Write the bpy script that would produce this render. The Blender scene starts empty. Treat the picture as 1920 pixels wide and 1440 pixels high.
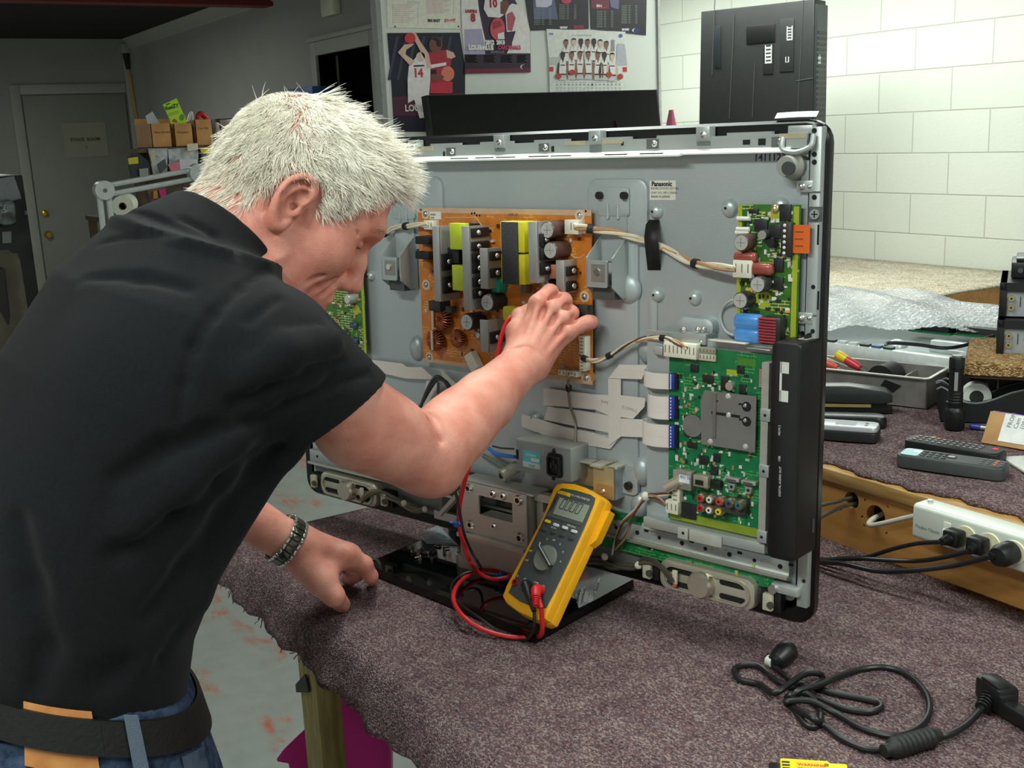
import bpy, bmesh, math, random
import numpy as np
from mathutils import Vector, Matrix
PI = math.pi
scene = bpy.context.scene
COL = scene.collection
rng = random.Random(7)

# ------------------------------------------------------------------ camera model
# Room axes: X along the workbench (towards the photographer's right), Y towards the block wall, Z up.
FPX, PITCH, ROLL, AZ = 2090.0, math.radians(12.815), math.radians(2.59), math.radians(57.73)
CAM = np.array([0.0, 0.0, 1.60])
_R = np.array([math.cos(AZ), math.sin(AZ), 0.0]); _F = np.array([-math.sin(AZ), math.cos(AZ), 0.0]); _Z = np.array([0, 0, 1.0])
C_FWD = math.cos(PITCH) * _F - math.sin(PITCH) * _Z
_U = math.sin(PITCH) * _F + math.cos(PITCH) * _Z
C_RT = math.cos(ROLL) * _R - math.sin(ROLL) * _U
C_UP = math.sin(ROLL) * _R + math.cos(ROLL) * _U

def ray(x, y):
    return C_FWD + C_RT * ((x - 960) / FPX) - C_UP * ((y - 720) / FPX)
def onz(x, y, z):
    d = ray(x, y); return CAM + d * ((z - CAM[2]) / d[2])
def onx(x, y, X):
    d = ray(x, y); return CAM + d * ((X - CAM[0]) / d[0])
def ony(x, y, Y):
    d = ray(x, y); return CAM + d * ((Y - CAM[1]) / d[1])
def onpl(x, y, P, N):
    d = ray(x, y); N = np.array(N, float); return CAM + d * (np.dot(N, np.array(P) - CAM) / np.dot(N, d))
def dep(x, y, t):
    return CAM + ray(x, y) * t

# ------------------------------------------------------------------ materials
def lin(c):
    out = []
    for v in c[:3]:
        v = v / 255.0
        out.append(v / 12.92 if v <= 0.04045 else ((v + 0.055) / 1.055) ** 2.4)
    return (out[0], out[1], out[2], 1.0)

def mat(name, rgb, rough=0.6, metal=0.0, var=0.0, vscale=30.0, bump=0.0, bscale=300.0, rgb2=None, detail=4.0, spec=0.5,
        alpha=1.0, trans=0.0, sss=0.0, emit=None, estr=0.0, stretch=None, coat=0.0, sheen=0.0):
    m = bpy.data.materials.new(name); m.use_nodes = True
    nt = m.node_tree; N = nt.nodes; L = nt.links
    b = N['Principled BSDF']
    b.inputs['Base Color'].default_value = lin(rgb)
    b.inputs['Roughness'].default_value = rough
    b.inputs['Metallic'].default_value = metal
    b.inputs['Specular IOR Level'].default_value = spec
    if alpha < 1: b.inputs['Alpha'].default_value = alpha
    if trans: b.inputs['Transmission Weight'].default_value = trans
    if coat: b.inputs['Coat Weight'].default_value = coat
    if sheen: b.inputs['Sheen Weight'].default_value = sheen
    if sss:
        b.inputs['Subsurface Weight'].default_value = sss
        b.inputs['Subsurface Radius'].default_value = (0.012, 0.004, 0.002)
        b.inputs['Subsurface Scale'].default_value = 0.6
    if emit:
        b.inputs['Emission Color'].default_value = lin(emit); b.inputs['Emission Strength'].default_value = estr
    if var or bump or rgb2:
        tc = N.new('ShaderNodeTexCoord'); src = tc.outputs['Object']
        if stretch:
            mp = N.new('ShaderNodeMapping'); mp.inputs['Scale'].default_value = stretch
            L.new(src, mp.inputs['Vector']); src = mp.outputs['Vector']
        if var or rgb2:
            nz = N.new('ShaderNodeTexNoise'); nz.inputs['Scale'].default_value = vscale; nz.inputs['Detail'].default_value = detail
            L.new(src, nz.inputs['Vector'])
            cr = N.new('ShaderNodeValToRGB')
            c0 = lin(rgb); c1 = lin(rgb2) if rgb2 else tuple(min(1, v * (1 + var)) for v in c0[:3]) + (1,)
            if not rgb2: c0 = tuple(v * (1 - var) for v in c0[:3]) + (1,)
            cr.color_ramp.elements[0].position = 0.35; cr.color_ramp.elements[1].position = 0.65
            cr.color_ramp.elements[0].color = c0; cr.color_ramp.elements[1].color = c1
            L.new(nz.outputs['Fac'], cr.inputs['Fac']); L.new(cr.outputs['Color'], b.inputs['Base Color'])
        if bump:
            n2 = N.new('ShaderNodeTexNoise'); n2.inputs['Scale'].default_value = bscale; n2.inputs['Detail'].default_value = 3
            L.new(src, n2.inputs['Vector'])
            bp = N.new('ShaderNodeBump'); bp.inputs['Strength'].default_value = bump; bp.inputs['Distance'].default_value = 0.01
            L.new(n2.outputs['Fac'], bp.inputs['Height']); L.new(bp.outputs['Normal'], b.inputs['Normal'])
    return m

_MC = {}
def C(r, g, b, rough=0.55, metal=0.0, **k):
    key = (r, g, b, rough, metal, tuple(sorted(k.items())))
    if key not in _MC:
        k.setdefault('var', 0.06); k.setdefault('vscale', 60.0)
        _MC[key] = mat('paint_%d_%d_%d' % (r, g, b), (r, g, b), rough, metal, **k)
    return _MC[key]

# ------------------------------------------------------------------ mesh builder
def rrect(x0, y0, x1, y1, r, n=5):
    r = min(r, (x1 - x0) / 2 - 1e-6, (y1 - y0) / 2 - 1e-6)
    pts = []
    for cx, cy, a0 in ((x1 - r, y1 - r, 0), (x0 + r, y1 - r, 90), (x0 + r, y0 + r, 180), (x1 - r, y0 + r, 270)):
        for i in range(n + 1):
            a = math.radians(a0 + 90.0 * i / n)
            pts.append((cx + r * math.cos(a), cy + r * math.sin(a)))
    return pts

def circ(cx, cy, rx, ry=None, n=20):
    ry = rx if ry is None else ry
    return [(cx + rx * math.cos(2 * PI * i / n), cy + ry * math.sin(2 * PI * i / n)) for i in range(n)]

def catmull(pts, k=6, closed=False):
    P = [np.array(p, float) for p in pts]
    if len(P) < 3: return P
    out = []; n = len(P)
    for i in range(n if closed else n - 1):
        p0 = P[(i - 1) % n] if (closed or i > 0) else 2 * P[0] - P[1]
        p1 = P[i]; p2 = P[(i + 1) % n]
        p3 = P[(i + 2) % n] if (closed or i + 2 < n) else 2 * P[-1] - P[-2]
        for j in range(k):
            t = j / k
            out.append(0.5 * (2 * p1 + (p2 - p0) * t + (2 * p0 - 5 * p1 + 4 * p2 - p3) * t * t + (3 * p1 - p0 - 3 * p2 + p3) * t ** 3))
    if not closed: out.append(P[-1])
    return out

def axes(n, up=(0, 0, 1)):
    n = np.array(n, float); n /= np.linalg.norm(n)
    u = np.array(up, float)
    if abs(n @ u) / (np.linalg.norm(u)) > 0.97: u = np.array([1.0, 0, 0]) if abs(n[0]) < 0.9 else np.array([0, 1.0, 0])
    x = np.cross(u, n); x /= np.linalg.norm(x)
    return x, np.cross(n, x), n

def frame(o, x, y, z):
    m = Matrix.Identity(4)
    for i in range(3):
        m[i][0] = x[i]; m[i][1] = y[i]; m[i][2] = z[i]; m[i][3] = o[i]
    return m

class MB:
    def __init__(s, xf=None):
        s.v = []; s.f = []; s.mi = []; s.mats = []; s.xf = xf
    def slot(s, m):
        if m not in s.mats: s.mats.append(m)
        return s.mats.index(m)
    def add(s, vs, fs, m, xf=None):
        b = len(s.v); k = s.slot(m)
        xf = xf if xf is not None else s.xf
        if xf is not None: vs = [tuple(xf @ Vector(v)) for v in vs]
        s.v.extend(tuple(float(c) for c in v) for v in vs)
        for f in fs:
            s.f.append(tuple(b + i for i in f)); s.mi.append(k)
        return s
    def box(s, c, d, m, bev=0.0, xf=None, seg=2):
        if bev <= 0:
            x, y, z = d[0] / 2, d[1] / 2, d[2] / 2
            vs = [(c[0] + a * x, c[1] + b * y, c[2] + e * z) for a in (-1, 1) for b in (-1, 1) for e in (-1, 1)]
            return s.add(vs, [(0, 1, 3, 2), (4, 6, 7, 5), (0, 4, 5, 1), (2, 3, 7, 6), (0, 2, 6, 4), (1, 5, 7, 3)], m, xf)
        bm = bmesh.new(); bmesh.ops.create_cube(bm, size=1.0)
        for v in bm.verts: v.co = Vector((v.co.x * d[0], v.co.y * d[1], v.co.z * d[2]))
        bmesh.ops.bevel(bm, geom=list(bm.edges), offset=min(bev, min(d) * 0.49), segments=seg, affect='EDGES', profile=0.5)
        bm.verts.index_update()
        vs = [(v.co.x + c[0], v.co.y + c[1], v.co.z + c[2]) for v in bm.verts]; fs = [[v.index for v in f.verts] for f in bm.faces]
        bm.free(); return s.add(vs, fs, m, xf)
    def b2(s, x0, y0, x1, y1, z0, z1, m, bev=0.0, xf=None):
        return s.box(((x0 + x1) / 2, (y0 + y1) / 2, (z0 + z1) / 2), (abs(x1 - x0), abs(y1 - y0), abs(z1 - z0)), m, bev, xf)
    def prism(s, pts, z0, z1, m, xf=None, cham=0.0):
        n = len(pts)
        a = sum(pts[i][0] * pts[(i + 1) % n][1] - pts[(i + 1) % n][0] * pts[i][1] for i in range(n))
        if a < 0: pts = pts[::-1]
        if z1 < z0: z0, z1 = z1, z0
        vs = [(p[0], p[1], z0) for p in pts]
        rings = [(pts, z1)]
        if cham > 0:
            cx = sum(p[0] for p in pts) / n; cy = sum(p[1] for p in pts) / n
            rx = max(abs(p[0] - cx) for p in pts); ry = max(abs(p[1] - cy) for p in pts)
            ins = lambda k: [(cx + (p[0] - cx) * (1 - k / rx), cy + (p[1] - cy) * (1 - k / ry)) for p in pts]
            rings = [(pts, z1 - cham), (ins(cham * 0.3), z1 - cham * 0.3), (ins(cham), z1)]
        fs = [tuple(range(n - 1, -1, -1))]
        for k, (pp, z) in enumerate(rings):
            vs += [(p[0], p[1], z) for p in pp]
            for i in range(n):
                j = (i + 1) % n
                fs.append((k * n + i, k * n + j, (k + 1) * n + j, (k + 1) * n + i))
        fs.append(tuple(range(len(rings) * n, len(rings) * n + n)))
        return s.add(vs, fs, m, xf)
    def ring(s, outer, inner, z0, z1, m, xf=None):
        n = len(outer); vs = []
        for pts, z in ((outer, z0), (outer, z1), (inner, z1), (inner, z0)): vs += [(p[0], p[1], z) for p in pts]
        fs = []
        for k in range(4):
            a = k * n; b = ((k + 1) % 4) * n
            for i in range(n):
                j = (i + 1) % n; fs.append((a + i, a + j, b + j, b + i))
        return s.add(vs, fs, m, xf)
    def cyl(s, p0, p1, r0, m, r1=None, n=16, xf=None, cap=True):
        r1 = r0 if r1 is None else r1
        p0 = np.array(p0, float); p1 = np.array(p1, float)
        x, y, z = axes(p1 - p0); vs = []
        for p, r in ((p0, r0), (p1, r1)):
            for i in range(n):
                a = 2 * PI * i / n; vs.append(p + x * (r * math.cos(a)) + y * (r * math.sin(a)))
        fs = [(i, (i + 1) % n, n + (i + 1) % n, n + i) for i in range(n)]
        if cap: fs += [tuple(range(n - 1, -1, -1)), tuple(range(n, 2 * n))]
        return s.add(vs, fs, m, xf)
    def lathe(s, prof, p, ax, m, n=20, xf=None, sx=1.0, sy=1.0, up=(0, 0, 1)):
        x, y, z = axes(ax, up); p = np.array(p, float); vs = []; fs = []
        for r, h in prof:
            for i in range(n):
                a = 2 * PI * i / n
                vs.append(p + x * (r * sx * math.cos(a)) + y * (r * sy * math.sin(a)) + z * h)
        for k in range(len(prof) - 1):
            for i in range(n):
                j = (i + 1) % n; fs.append((k * n + i, k * n + j, (k + 1) * n + j, (k + 1) * n + i))
        fs.append(tuple(range(n - 1, -1, -1))); fs.append(tuple(range((len(prof) - 1) * n, len(prof) * n)))
        return s.add(vs, fs, m, xf)
    def dome(s, p, ax, r, h, m, n=20, k=5, xf=None):
        return s.lathe([(r * math.cos(PI / 2 * i / k) + 1e-5, h * math.sin(PI / 2 * i / k)) for i in range(k + 1)], p, ax, m, n, xf)
    def ball(s, p, r, m, n=16, xf=None, k=8):
        if not hasattr(r, '__len__'): r = (r, r, r)
        vs = []; fs = []
        for i in range(k + 1):
            t = PI * i / k
            for j in range(n):
                a = 2 * PI * j / n
                vs.append((p[0] + r[0] * math.sin(t) * math.cos(a), p[1] + r[1] * math.sin(t) * math.sin(a), p[2] + r[2] * math.cos(t)))
        for i in range(k):
            for j in range(n):
                b = (j + 1) % n; fs.append((i * n + j, (i + 1) * n + j, (i + 1) * n + b, i * n + b))
        return s.add(vs, fs, m, xf)
    def tube(s, pts, r, m, n=8, k=6, xf=None, smooth=True, closed=False, flat=1.0, up=(0, 0, 1)):
        P = catmull(pts, k, closed) if smooth else [np.array(p, float) for p in pts]
        N = len(P); rr = r if hasattr(r, '__len__') else None
        vs = []; fs = []; prev = None
        for i in range(N):
            t = (P[(i + 1) % N] if (closed or i + 1 < N) else P[i]) - (P[i - 1] if (closed or i > 0) else P[i])
            ln = np.linalg.norm(t); t = t / ln if ln > 1e-9 else np.array([0, 0, 1.0])
            if prev is None: x, y, _ = axes(t, up)
            else:
                x = prev - t * (prev @ t); x /= (np.linalg.norm(x) + 1e-12); y = np.cross(t, x)
            prev = x
            ri = r if rr is None else np.interp(i / (N - 1), np.linspace(0, 1, len(rr)), rr)
            for j in range(n):
                a = 2 * PI * j / n; vs.append(P[i] + x * (ri * math.cos(a)) + y * (ri * flat * math.sin(a)))
        for i in range(N if closed else N - 1):
            b = ((i + 1) % N) * n
            for j in range(n):
                q = (j + 1) % n; fs.append((i * n + j, i * n + q, b + q, b + j))
        if not closed: fs += [tuple(range(n - 1, -1, -1)), tuple(range((N - 1) * n, N * n))]
        return s.add(vs, fs, m, xf)
    def ribbon(s, pts, wid, th, m, xf=None, k=4, smooth=True):
        P = catmull(pts, k) if smooth else [np.array(p, float) for p in pts]
        wid = np.array(wid, float); vs = []; fs = []; N = len(P)
        for i in range(N):
            t = P[min(i + 1, N - 1)] - P[max(i - 1, 0)]
            nn = np.cross(t, wid); nn /= (np.linalg.norm(nn) + 1e-12)
            for a, b in ((-.5, -.5), (.5, -.5), (.5, .5), (-.5, .5)): vs.append(P[i] + wid * a + nn * (b * th))
        for i in range(N - 1):
            for j in range(4):
                q = (j + 1) % 4; fs.append((i * 4 + j, i * 4 + q, i * 4 + 4 + q, i * 4 + 4 + j))
        fs += [(3, 2, 1, 0), tuple(range((N - 1) * 4, N * 4))]
        return s.add(vs, fs, m, xf)
    def grid(s, fn, nu, nv, m, xf=None):
        vs = [fn(i / nu, j / nv) for i in range(nu + 1) for j in range(nv + 1)]
        fs = [(i * (nv + 1) + j, (i + 1) * (nv + 1) + j, (i + 1) * (nv + 1) + j + 1, i * (nv + 1) + j + 1) for i in range(nu) for j in range(nv)]
        return s.add(vs, fs, m, xf)
    def text(s, txt, size, xf, m, ext=0.0003, ax='LEFT', bold=0.0, sx=1.0):
        cu = bpy.data.curves.new('lettering', 'FONT'); cu.body = txt; cu.size = size; cu.extrude = ext; cu.align_x = ax
        cu.offset = bold; cu.resolution_u = 2
        ob = bpy.data.objects.new('lettering', cu); COL.objects.link(ob)
        dg = bpy.context.evaluated_depsgraph_get(); me = bpy.data.meshes.new_from_object(ob.evaluated_get(dg))
        vs = [(v.co.x * sx, v.co.y, v.co.z) for v in me.vertices]; fs = [tuple(p.vertices) for p in me.polygons]
        bpy.data.objects.remove(ob); bpy.data.curves.remove(cu); bpy.data.meshes.remove(me)
        if s.xf is not None and xf is not None: xf = s.xf @ xf
        return s.add(vs, fs, m, xf)
    def build(s, name, parent=None, angle=35.0, loc=None, local=False):
        me = bpy.data.meshes.new(name); me.from_pydata(s.v, [], s.f)
        for m in s.mats: me.materials.append(m)
        me.polygons.foreach_set('material_index', s.mi)
        me.polygons.foreach_set('use_smooth', [True] * len(s.f))
        bm = bmesh.new(); bm.from_mesh(me); bmesh.ops.recalc_face_normals(bm, faces=bm.faces); bm.to_mesh(me); bm.free()
        me.set_sharp_from_angle(angle=math.radians(angle)); me.update()
        o = bpy.data.objects.new(name, me); COL.objects.link(o)
        if parent is not None:
            o.parent = parent
            if not local:      # verts are in world space: undo the parent's transform
                inv = world(parent).inverted(); me.transform(inv)
        elif not local and s.v:
            A = np.array(s.v); c = (A.min(0) + A.max(0)) / 2; base = Vector((c[0], c[1], A[:, 2].min()))
            me.transform(Matrix.Translation(-base)); o.location = base
        return o

def world(o):
    m = o.matrix_basis.copy()
    while o.parent is not None:
        o = o.parent; m = o.matrix_basis @ m
    return m

def tag(o, label=None, cat=None, group=None, kind=None):
    if label: o['label'] = label
    if cat: o['category'] = cat
    if group: o['group'] = group
    if kind: o['kind'] = kind
    return o

def thing(name, label, cat, m=None, group=None):
    o = bpy.data.objects.new(name, None); COL.objects.link(o); o.empty_display_size = 0.05
    if m is not None:
        if isinstance(m, Matrix): o.matrix_basis = m
        else: o.location = Vector([float(c) for c in m])
    return tag(o, label, cat, group)

def dup(root, m=None, label=None, name=None):
    r = root.copy(); COL.objects.link(r)
    if name: r.name = name
    if m is not None:
        if isinstance(m, Matrix): r.matrix_basis = m
        else: r.location = Vector([float(c) for c in m])
    if label: r['label'] = label
    for ch in list(root.children):
        c = ch.copy(); COL.objects.link(c); c.parent = r
        for g in list(ch.children):
            d = g.copy(); COL.objects.link(d); d.parent = c
    return r

def K(x0, y0, s):
    return lambda x, y: (x0 + x / s, y0 + y / s)
# ================================================================== camera, lights, setting
BZ = 0.90      # workbench carpet surface
SZ = 1.033     # raised rear shelf surface
cd_ = bpy.data.cameras.new('camera'); cam = bpy.data.objects.new('camera', cd_); COL.objects.link(cam)
cd_.sensor_width = 36.0; cd_.lens = FPX / 1920 * 36.0; cd_.clip_start = 0.02
cam.matrix_basis = frame(CAM, C_RT, C_UP, -C_FWD); scene.camera = cam
scene.view_settings.view_transform = 'Standard'; scene.view_settings.look = 'None'
scene.view_settings.gamma = 1.0; scene.view_settings.exposure = 0.0; scene.view_settings.use_curve_mapping = False
w = bpy.data.worlds.new('room_air'); scene.world = w; w.use_nodes = True
w.node_tree.nodes['Background'].inputs['Color'].default_value = (0.90, 1.0, 0.95, 1); w.node_tree.nodes['Background'].inputs['Strength'].default_value = 0.5

M_tubelit = mat('lamp_tube', (255, 255, 250), 0.4, emit=(240, 255, 240), estr=6.0)
M_lampcase = mat('lamp_case', (205, 208, 200), 0.5)
def fixture(x, y, z, power, L=1.22, label=''):
    t = thing('ceiling_light', label, 'light fixture', (x, y, z), 'fluorescent ceiling lights')
    b = MB(); b.prism([(-.09, .06), (.09, .06), (.13, .0), (-.13, .0)], -L / 2, L / 2, M_lampcase, frame((x, y, z), (0, 1, 0), (0, 0, 1), (1, 0, 0)))
    b.build('lamp_housing', t)
    for s in (-1, 1):
        b = MB(); b.cyl((x - L / 2 + .03, y + s * .05, z - .02), (x + L / 2 - .03, y + s * .05, z - .02), .013, M_tubelit, n=10); b.build('lamp_tube', t)
    ld = bpy.data.lights.new('lamp_light', 'AREA'); ld.shape = 'RECTANGLE'; ld.size = L; ld.size_y = .22; ld.energy = power; ld.color = (0.92, 1.0, 0.94)
    lo = bpy.data.objects.new('lamp_light', ld); COL.objects.link(lo); lo.location = (x, y, z - .045); lo.parent = None
    return t
fixture(-1.55, .95, 2.50, 19, 1.22, 'white twin-tube fluorescent ceiling light above the opened television')
fixture(-3.9, 3.55, 2.50, 66, 3.2, 'long white fluorescent ceiling light over the tan carpeted bench by the block wall')
fixture(0.35, 1.3, 2.50, 26, 1.22, 'white twin-tube fluorescent ceiling light beyond the right end of the workbench')
fixture(-0.5, -.55, 2.50, 38, 1.22, 'unseen twin-tube ceiling light added behind the person at the bench as frontal fill')  # added out of view as frontal fill on the television's back
fixture(-8.2, 1.0, 2.50, 34, 1.22, 'unseen twin-tube ceiling light added to brighten the far part of the room')  # added out of view to lift the dark background

def struct(b, name):
    o = b.build(name); o['kind'] = 'structure'; return o

# ---- painted block wall
def block_mat():
    m = bpy.data.materials.new('painted_block'); m.use_nodes = True; nt = m.node_tree; N = nt.nodes; L = nt.links; b = N['Principled BSDF']
    g = N.new('ShaderNodeNewGeometry'); sx = N.new('ShaderNodeSeparateXYZ'); L.new(g.outputs['Position'], sx.inputs[0])
    cx = N.new('ShaderNodeCombineXYZ')
    a1 = N.new('ShaderNodeMath'); a1.operation = 'ADD'; a1.inputs[1].default_value = 3.666 + 40 * .4; L.new(sx.outputs['X'], a1.inputs[0])
    a2 = N.new('ShaderNodeMath'); a2.operation = 'ADD'; a2.inputs[1].default_value = -.1362 - .15 + 20 * .1876; L.new(sx.outputs['Z'], a2.inputs[0])
    L.new(a1.outputs[0], cx.inputs[0]); L.new(a2.outputs[0], cx.inputs[1])
    br = N.new('ShaderNodeTexBrick'); br.inputs['Scale'].default_value = 1.0; br.inputs['Brick Width'].default_value = .4; br.inputs['Row Height'].default_value = .1876
    br.inputs['Mortar Size'].default_value = .004; br.inputs['Mortar Smooth'].default_value = .6; br.inputs['Bias'].default_value = 0
    br.inputs['Color1'].default_value = lin((226, 229, 218)); br.inputs['Color2'].default_value = lin((221, 225, 213)); br.inputs['Mortar'].default_value = lin((196, 198, 186))
    L.new(cx.outputs[0], br.inputs['Vector']); L.new(br.outputs['Color'], b.inputs['Base Color']); b.inputs['Roughness'].default_value = .75
    inv = N.new('ShaderNodeMath'); inv.operation = 'SUBTRACT'; inv.inputs[0].default_value = 1; L.new(br.outputs['Fac'], inv.inputs[1])
    nz = N.new('ShaderNodeTexNoise'); nz.inputs['Scale'].default_value = 90; L.new(g.outputs['Position'], nz.inputs['Vector'])
    ad = N.new('ShaderNodeMath'); ad.operation = 'MULTIPLY_ADD'; ad.inputs[1].default_value = .25; L.new(nz.outputs['Fac'], ad.inputs[0]); L.new(inv.outputs[0], ad.inputs[2])
    bp = N.new('ShaderNodeBump'); bp.inputs['Strength'].default_value = .5; bp.inputs['Distance'].default_value = .006
    L.new(ad.outputs[0], bp.inputs['Height']); L.new(bp.outputs['Normal'], b.inputs['Normal'])
    return m
WY, GY, GX = 4.46, 3.0, -11.42
M_grey = mat('grey_wall_paint', (150, 150, 142), .8, var=.03, vscale=3, bump=.15, bscale=120)
M_trimg = mat('grey_trim_paint', (164, 164, 154), .6, var=.03)
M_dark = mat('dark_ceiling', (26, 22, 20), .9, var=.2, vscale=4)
struct(MB().b2(-5.4, WY, 2.5, WY + .12, 0, 2.62, block_mat()), 'wall_right')
b = MB()
dl, dr, dt = ony(597, 112, GY)[0], ony(697, 78, GY)[0], 1.6 + (2.22 - 1.45) * GY / 4.46
b.b2(GX, GY, dl, GY + .12, 0, 2.62, M_grey); b.b2(dr, GY, -5.28, GY + .12, 0, 2.62, M_grey); b.b2(dl, GY, dr, GY + .12, dt, 2.62, M_grey)
b.b2(-5.4, GY + .12, -5.28, WY, 0, 2.62, M_grey)
struct(b, 'wall_rear')
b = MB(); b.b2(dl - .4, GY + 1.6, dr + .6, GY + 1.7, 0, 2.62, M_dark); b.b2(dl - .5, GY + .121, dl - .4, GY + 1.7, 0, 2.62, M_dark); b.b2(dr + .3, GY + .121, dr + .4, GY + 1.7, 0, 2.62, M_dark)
struct(b, 'wall_passage_shade')  # near-black box: shade of the unlit room put into the wall colour
b = MB(); cw = .085
b.b2(dl - cw, GY - .02, dl, GY + .14, 0, dt + cw, M_trimg, .006); b.b2(dr, GY - .02, dr + cw, GY + .14, 0, dt + cw, M_trimg, .006)
b.b2(dl, GY - .02, dr, GY + .14, dt, dt + cw, M_trimg, .006)
b.b2(dl - cw - .02, GY - .032, dr + cw + .02, GY - .002, dt + cw, dt + cw + .03, M_trimg, .005)
struct(b, 'trim_1')
b = MB(); zc = 1.6 + (ony(240, 82, GY)[2] - 1.6)
b.prism([(0, 0), (-.05, .0), (-.02, -.05), (-.016, -.09), (0, -.1)], GX, -5.28, M_trimg, frame((0, GY, zc + .05), (0, 1, 0), (0, 0, 1), (1, 0, 0)))
struct(b, 'trim_2')
struct(MB().b2(GX, GY - .07, GX + .07, GY, 0, zc, M_trimg, .01), 'trim_3')
# far wall with stock-room door
b = MB()
y0, y1 = onx(40, 180, GX)[1], onx(240, 180, GX)[1] - .04; zt = onx(140, 178, GX)[2]
b.b2(GX - .12, -4.5, GX, GY, 0, 2.62, M_grey)
struct(b, 'wall_left')
M_door = mat('door_paint', (138, 138, 128), .55, var=.03, vscale=5)
d = MB().b2(GX, y0, GX + .035, y1, .01, zt, M_door, .004).build('door_1'); d['kind'] = 'structure'
M_brass = mat('brass', (200, 160, 70), .25, .9)
for nm, px, py in (('door_knob', 90, 440), ('deadbolt', 84, 400)):
    P = onx(px, py, GX + .04); b = MB()
    b.cyl(P, P + np.array([.012, 0, 0]), .034, M_brass); b.lathe([(.012, .01), (.014, .03), (.03, .04), (.032, .055), (.024, .068), (.002, .07)] if nm == 'door_knob' else [(.03, .01), (.028, .03), (.02, .034), (.002, .036)], P, (1, 0, 0), M_brass)
    b.build(nm, d)
P = onx(160, 262, GX + .037); b = MB(); M_sign = mat('door_sign', (150, 146, 128), .5)
b.b2(P[0], P[1] - .2, P[0] + .003, P[1] + .2, P[2] - .16, P[2] + .16, M_sign)
F0 = frame((P[0] + .004, P[1], P[2] - .01), (0, 1, 0), (0, 0, 1), (1, 0, 0))
b.text('STOCK  ROOM', .040, F0, C(56, 56, 50), ax='CENTER', bold=.0014); b.text('2', .035, frame((P[0] + .004, P[1], P[2] - .08), (0, 1, 0), (0, 0, 1), (1, 0, 0)), C(50, 50, 46), ax='CENTER')
b.build('door_sign', d)
b = MB(); b.b2(GX, y0 - .1, GX + .03, y0 - .01, 0, zt + .1, M_trimg, .006); b.b2(GX, y0 - .01, GX + .03, y1 + .02, zt + .01, zt + .1, M_trimg, .006)
struct(b, 'trim_4')
# floor: worn grey paint over red
def floor_mat():
    m = bpy.data.materials.new('worn_floor_paint'); m.use_nodes = True; nt = m.node_tree; N = nt.nodes; L = nt.links; b = N['Principled BSDF']
    g = N.new('ShaderNodeNewGeometry'); mp = N.new('ShaderNodeMapping'); mp.inputs['Scale'].default_value = (1.0, 2.0, 1); mp.inputs['Rotation'].default_value = (0, 0, .5); L.new(g.outputs['Position'], mp.inputs['Vector'])
    n1 = N.new('ShaderNodeTexNoise'); n1.inputs['Scale'].default_value = 3.2; n1.inputs['Detail'].default_value = 10; n1.inputs['Roughness'].default_value = .72; L.new(mp.outputs[0], n1.inputs['Vector'])
    r1 = N.new('ShaderNodeValToRGB'); r1.color_ramp.elements[0].position = .525; r1.color_ramp.elements[0].color = (0, 0, 0, 1); r1.color_ramp.elements[1].position = .66; r1.color_ramp.elements[1].color = (1, 1, 1, 1); L.new(n1.outputs['Fac'], r1.inputs['Fac'])
    n2 = N.new('ShaderNodeTexNoise'); n2.inputs['Scale'].default_value = 14; n2.inputs['Detail'].default_value = 8; L.new(g.outputs['Position'], n2.inputs['Vector'])
    mx = N.new('ShaderNodeMix'); mx.data_type = 'RGBA'; mx.inputs['A'].default_value = lin((150, 156, 150)); mx.inputs['B'].default_value = lin((178, 183, 176)); L.new(n2.outputs['Fac'], mx.inputs['Factor'])
    mx2 = N.new('ShaderNodeMix'); mx2.data_type = 'RGBA'; mx2.inputs['B'].default_value = lin((196, 112, 84)); L.new(mx.outputs['Result'], mx2.inputs['A']); L.new(r1.outputs['Color'], mx2.inputs['Factor'])
    L.new(mx2.outputs['Result'], b.inputs['Base Color']); b.inputs['Roughness'].default_value = .45
    return m
struct(MB().b2(GX - .1, -4.5, 2.5, 6.2, -.1, 0, floor_mat()), 'floor')
struct(MB().b2(GX - .1, -4.5, 2.5, 6.2, 2.62, 2.7, M_dark), 'ceiling')
P = onz(200, 6, 2.5); struct(MB().b2(P[0] - .1, -1.5, P[0] + .05, GY, 2.5, 2.62, mat('red_beam_paint', (120, 34, 26), .6)), 'trim_5')
# thermostat box on grey wall
A = ony(600, -20, GY - .04); B = ony(628, 26, GY - .04); b = MB(); M_iv = mat('ivory_plastic', (205, 205, 185), .45)
b.b2(A[0], GY - .045, B[0], GY - .001, B[2], A[2], M_iv, .004); b.b2(A[0] + .01, GY - .05, B[0] - .01, GY - .044, B[2] + .015, A[2] - .015, M_iv, .002)
tag(b.build('wall_mounted_box'), 'ivory plastic box mounted on the grey wall above the doorway', 'wall box')

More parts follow.
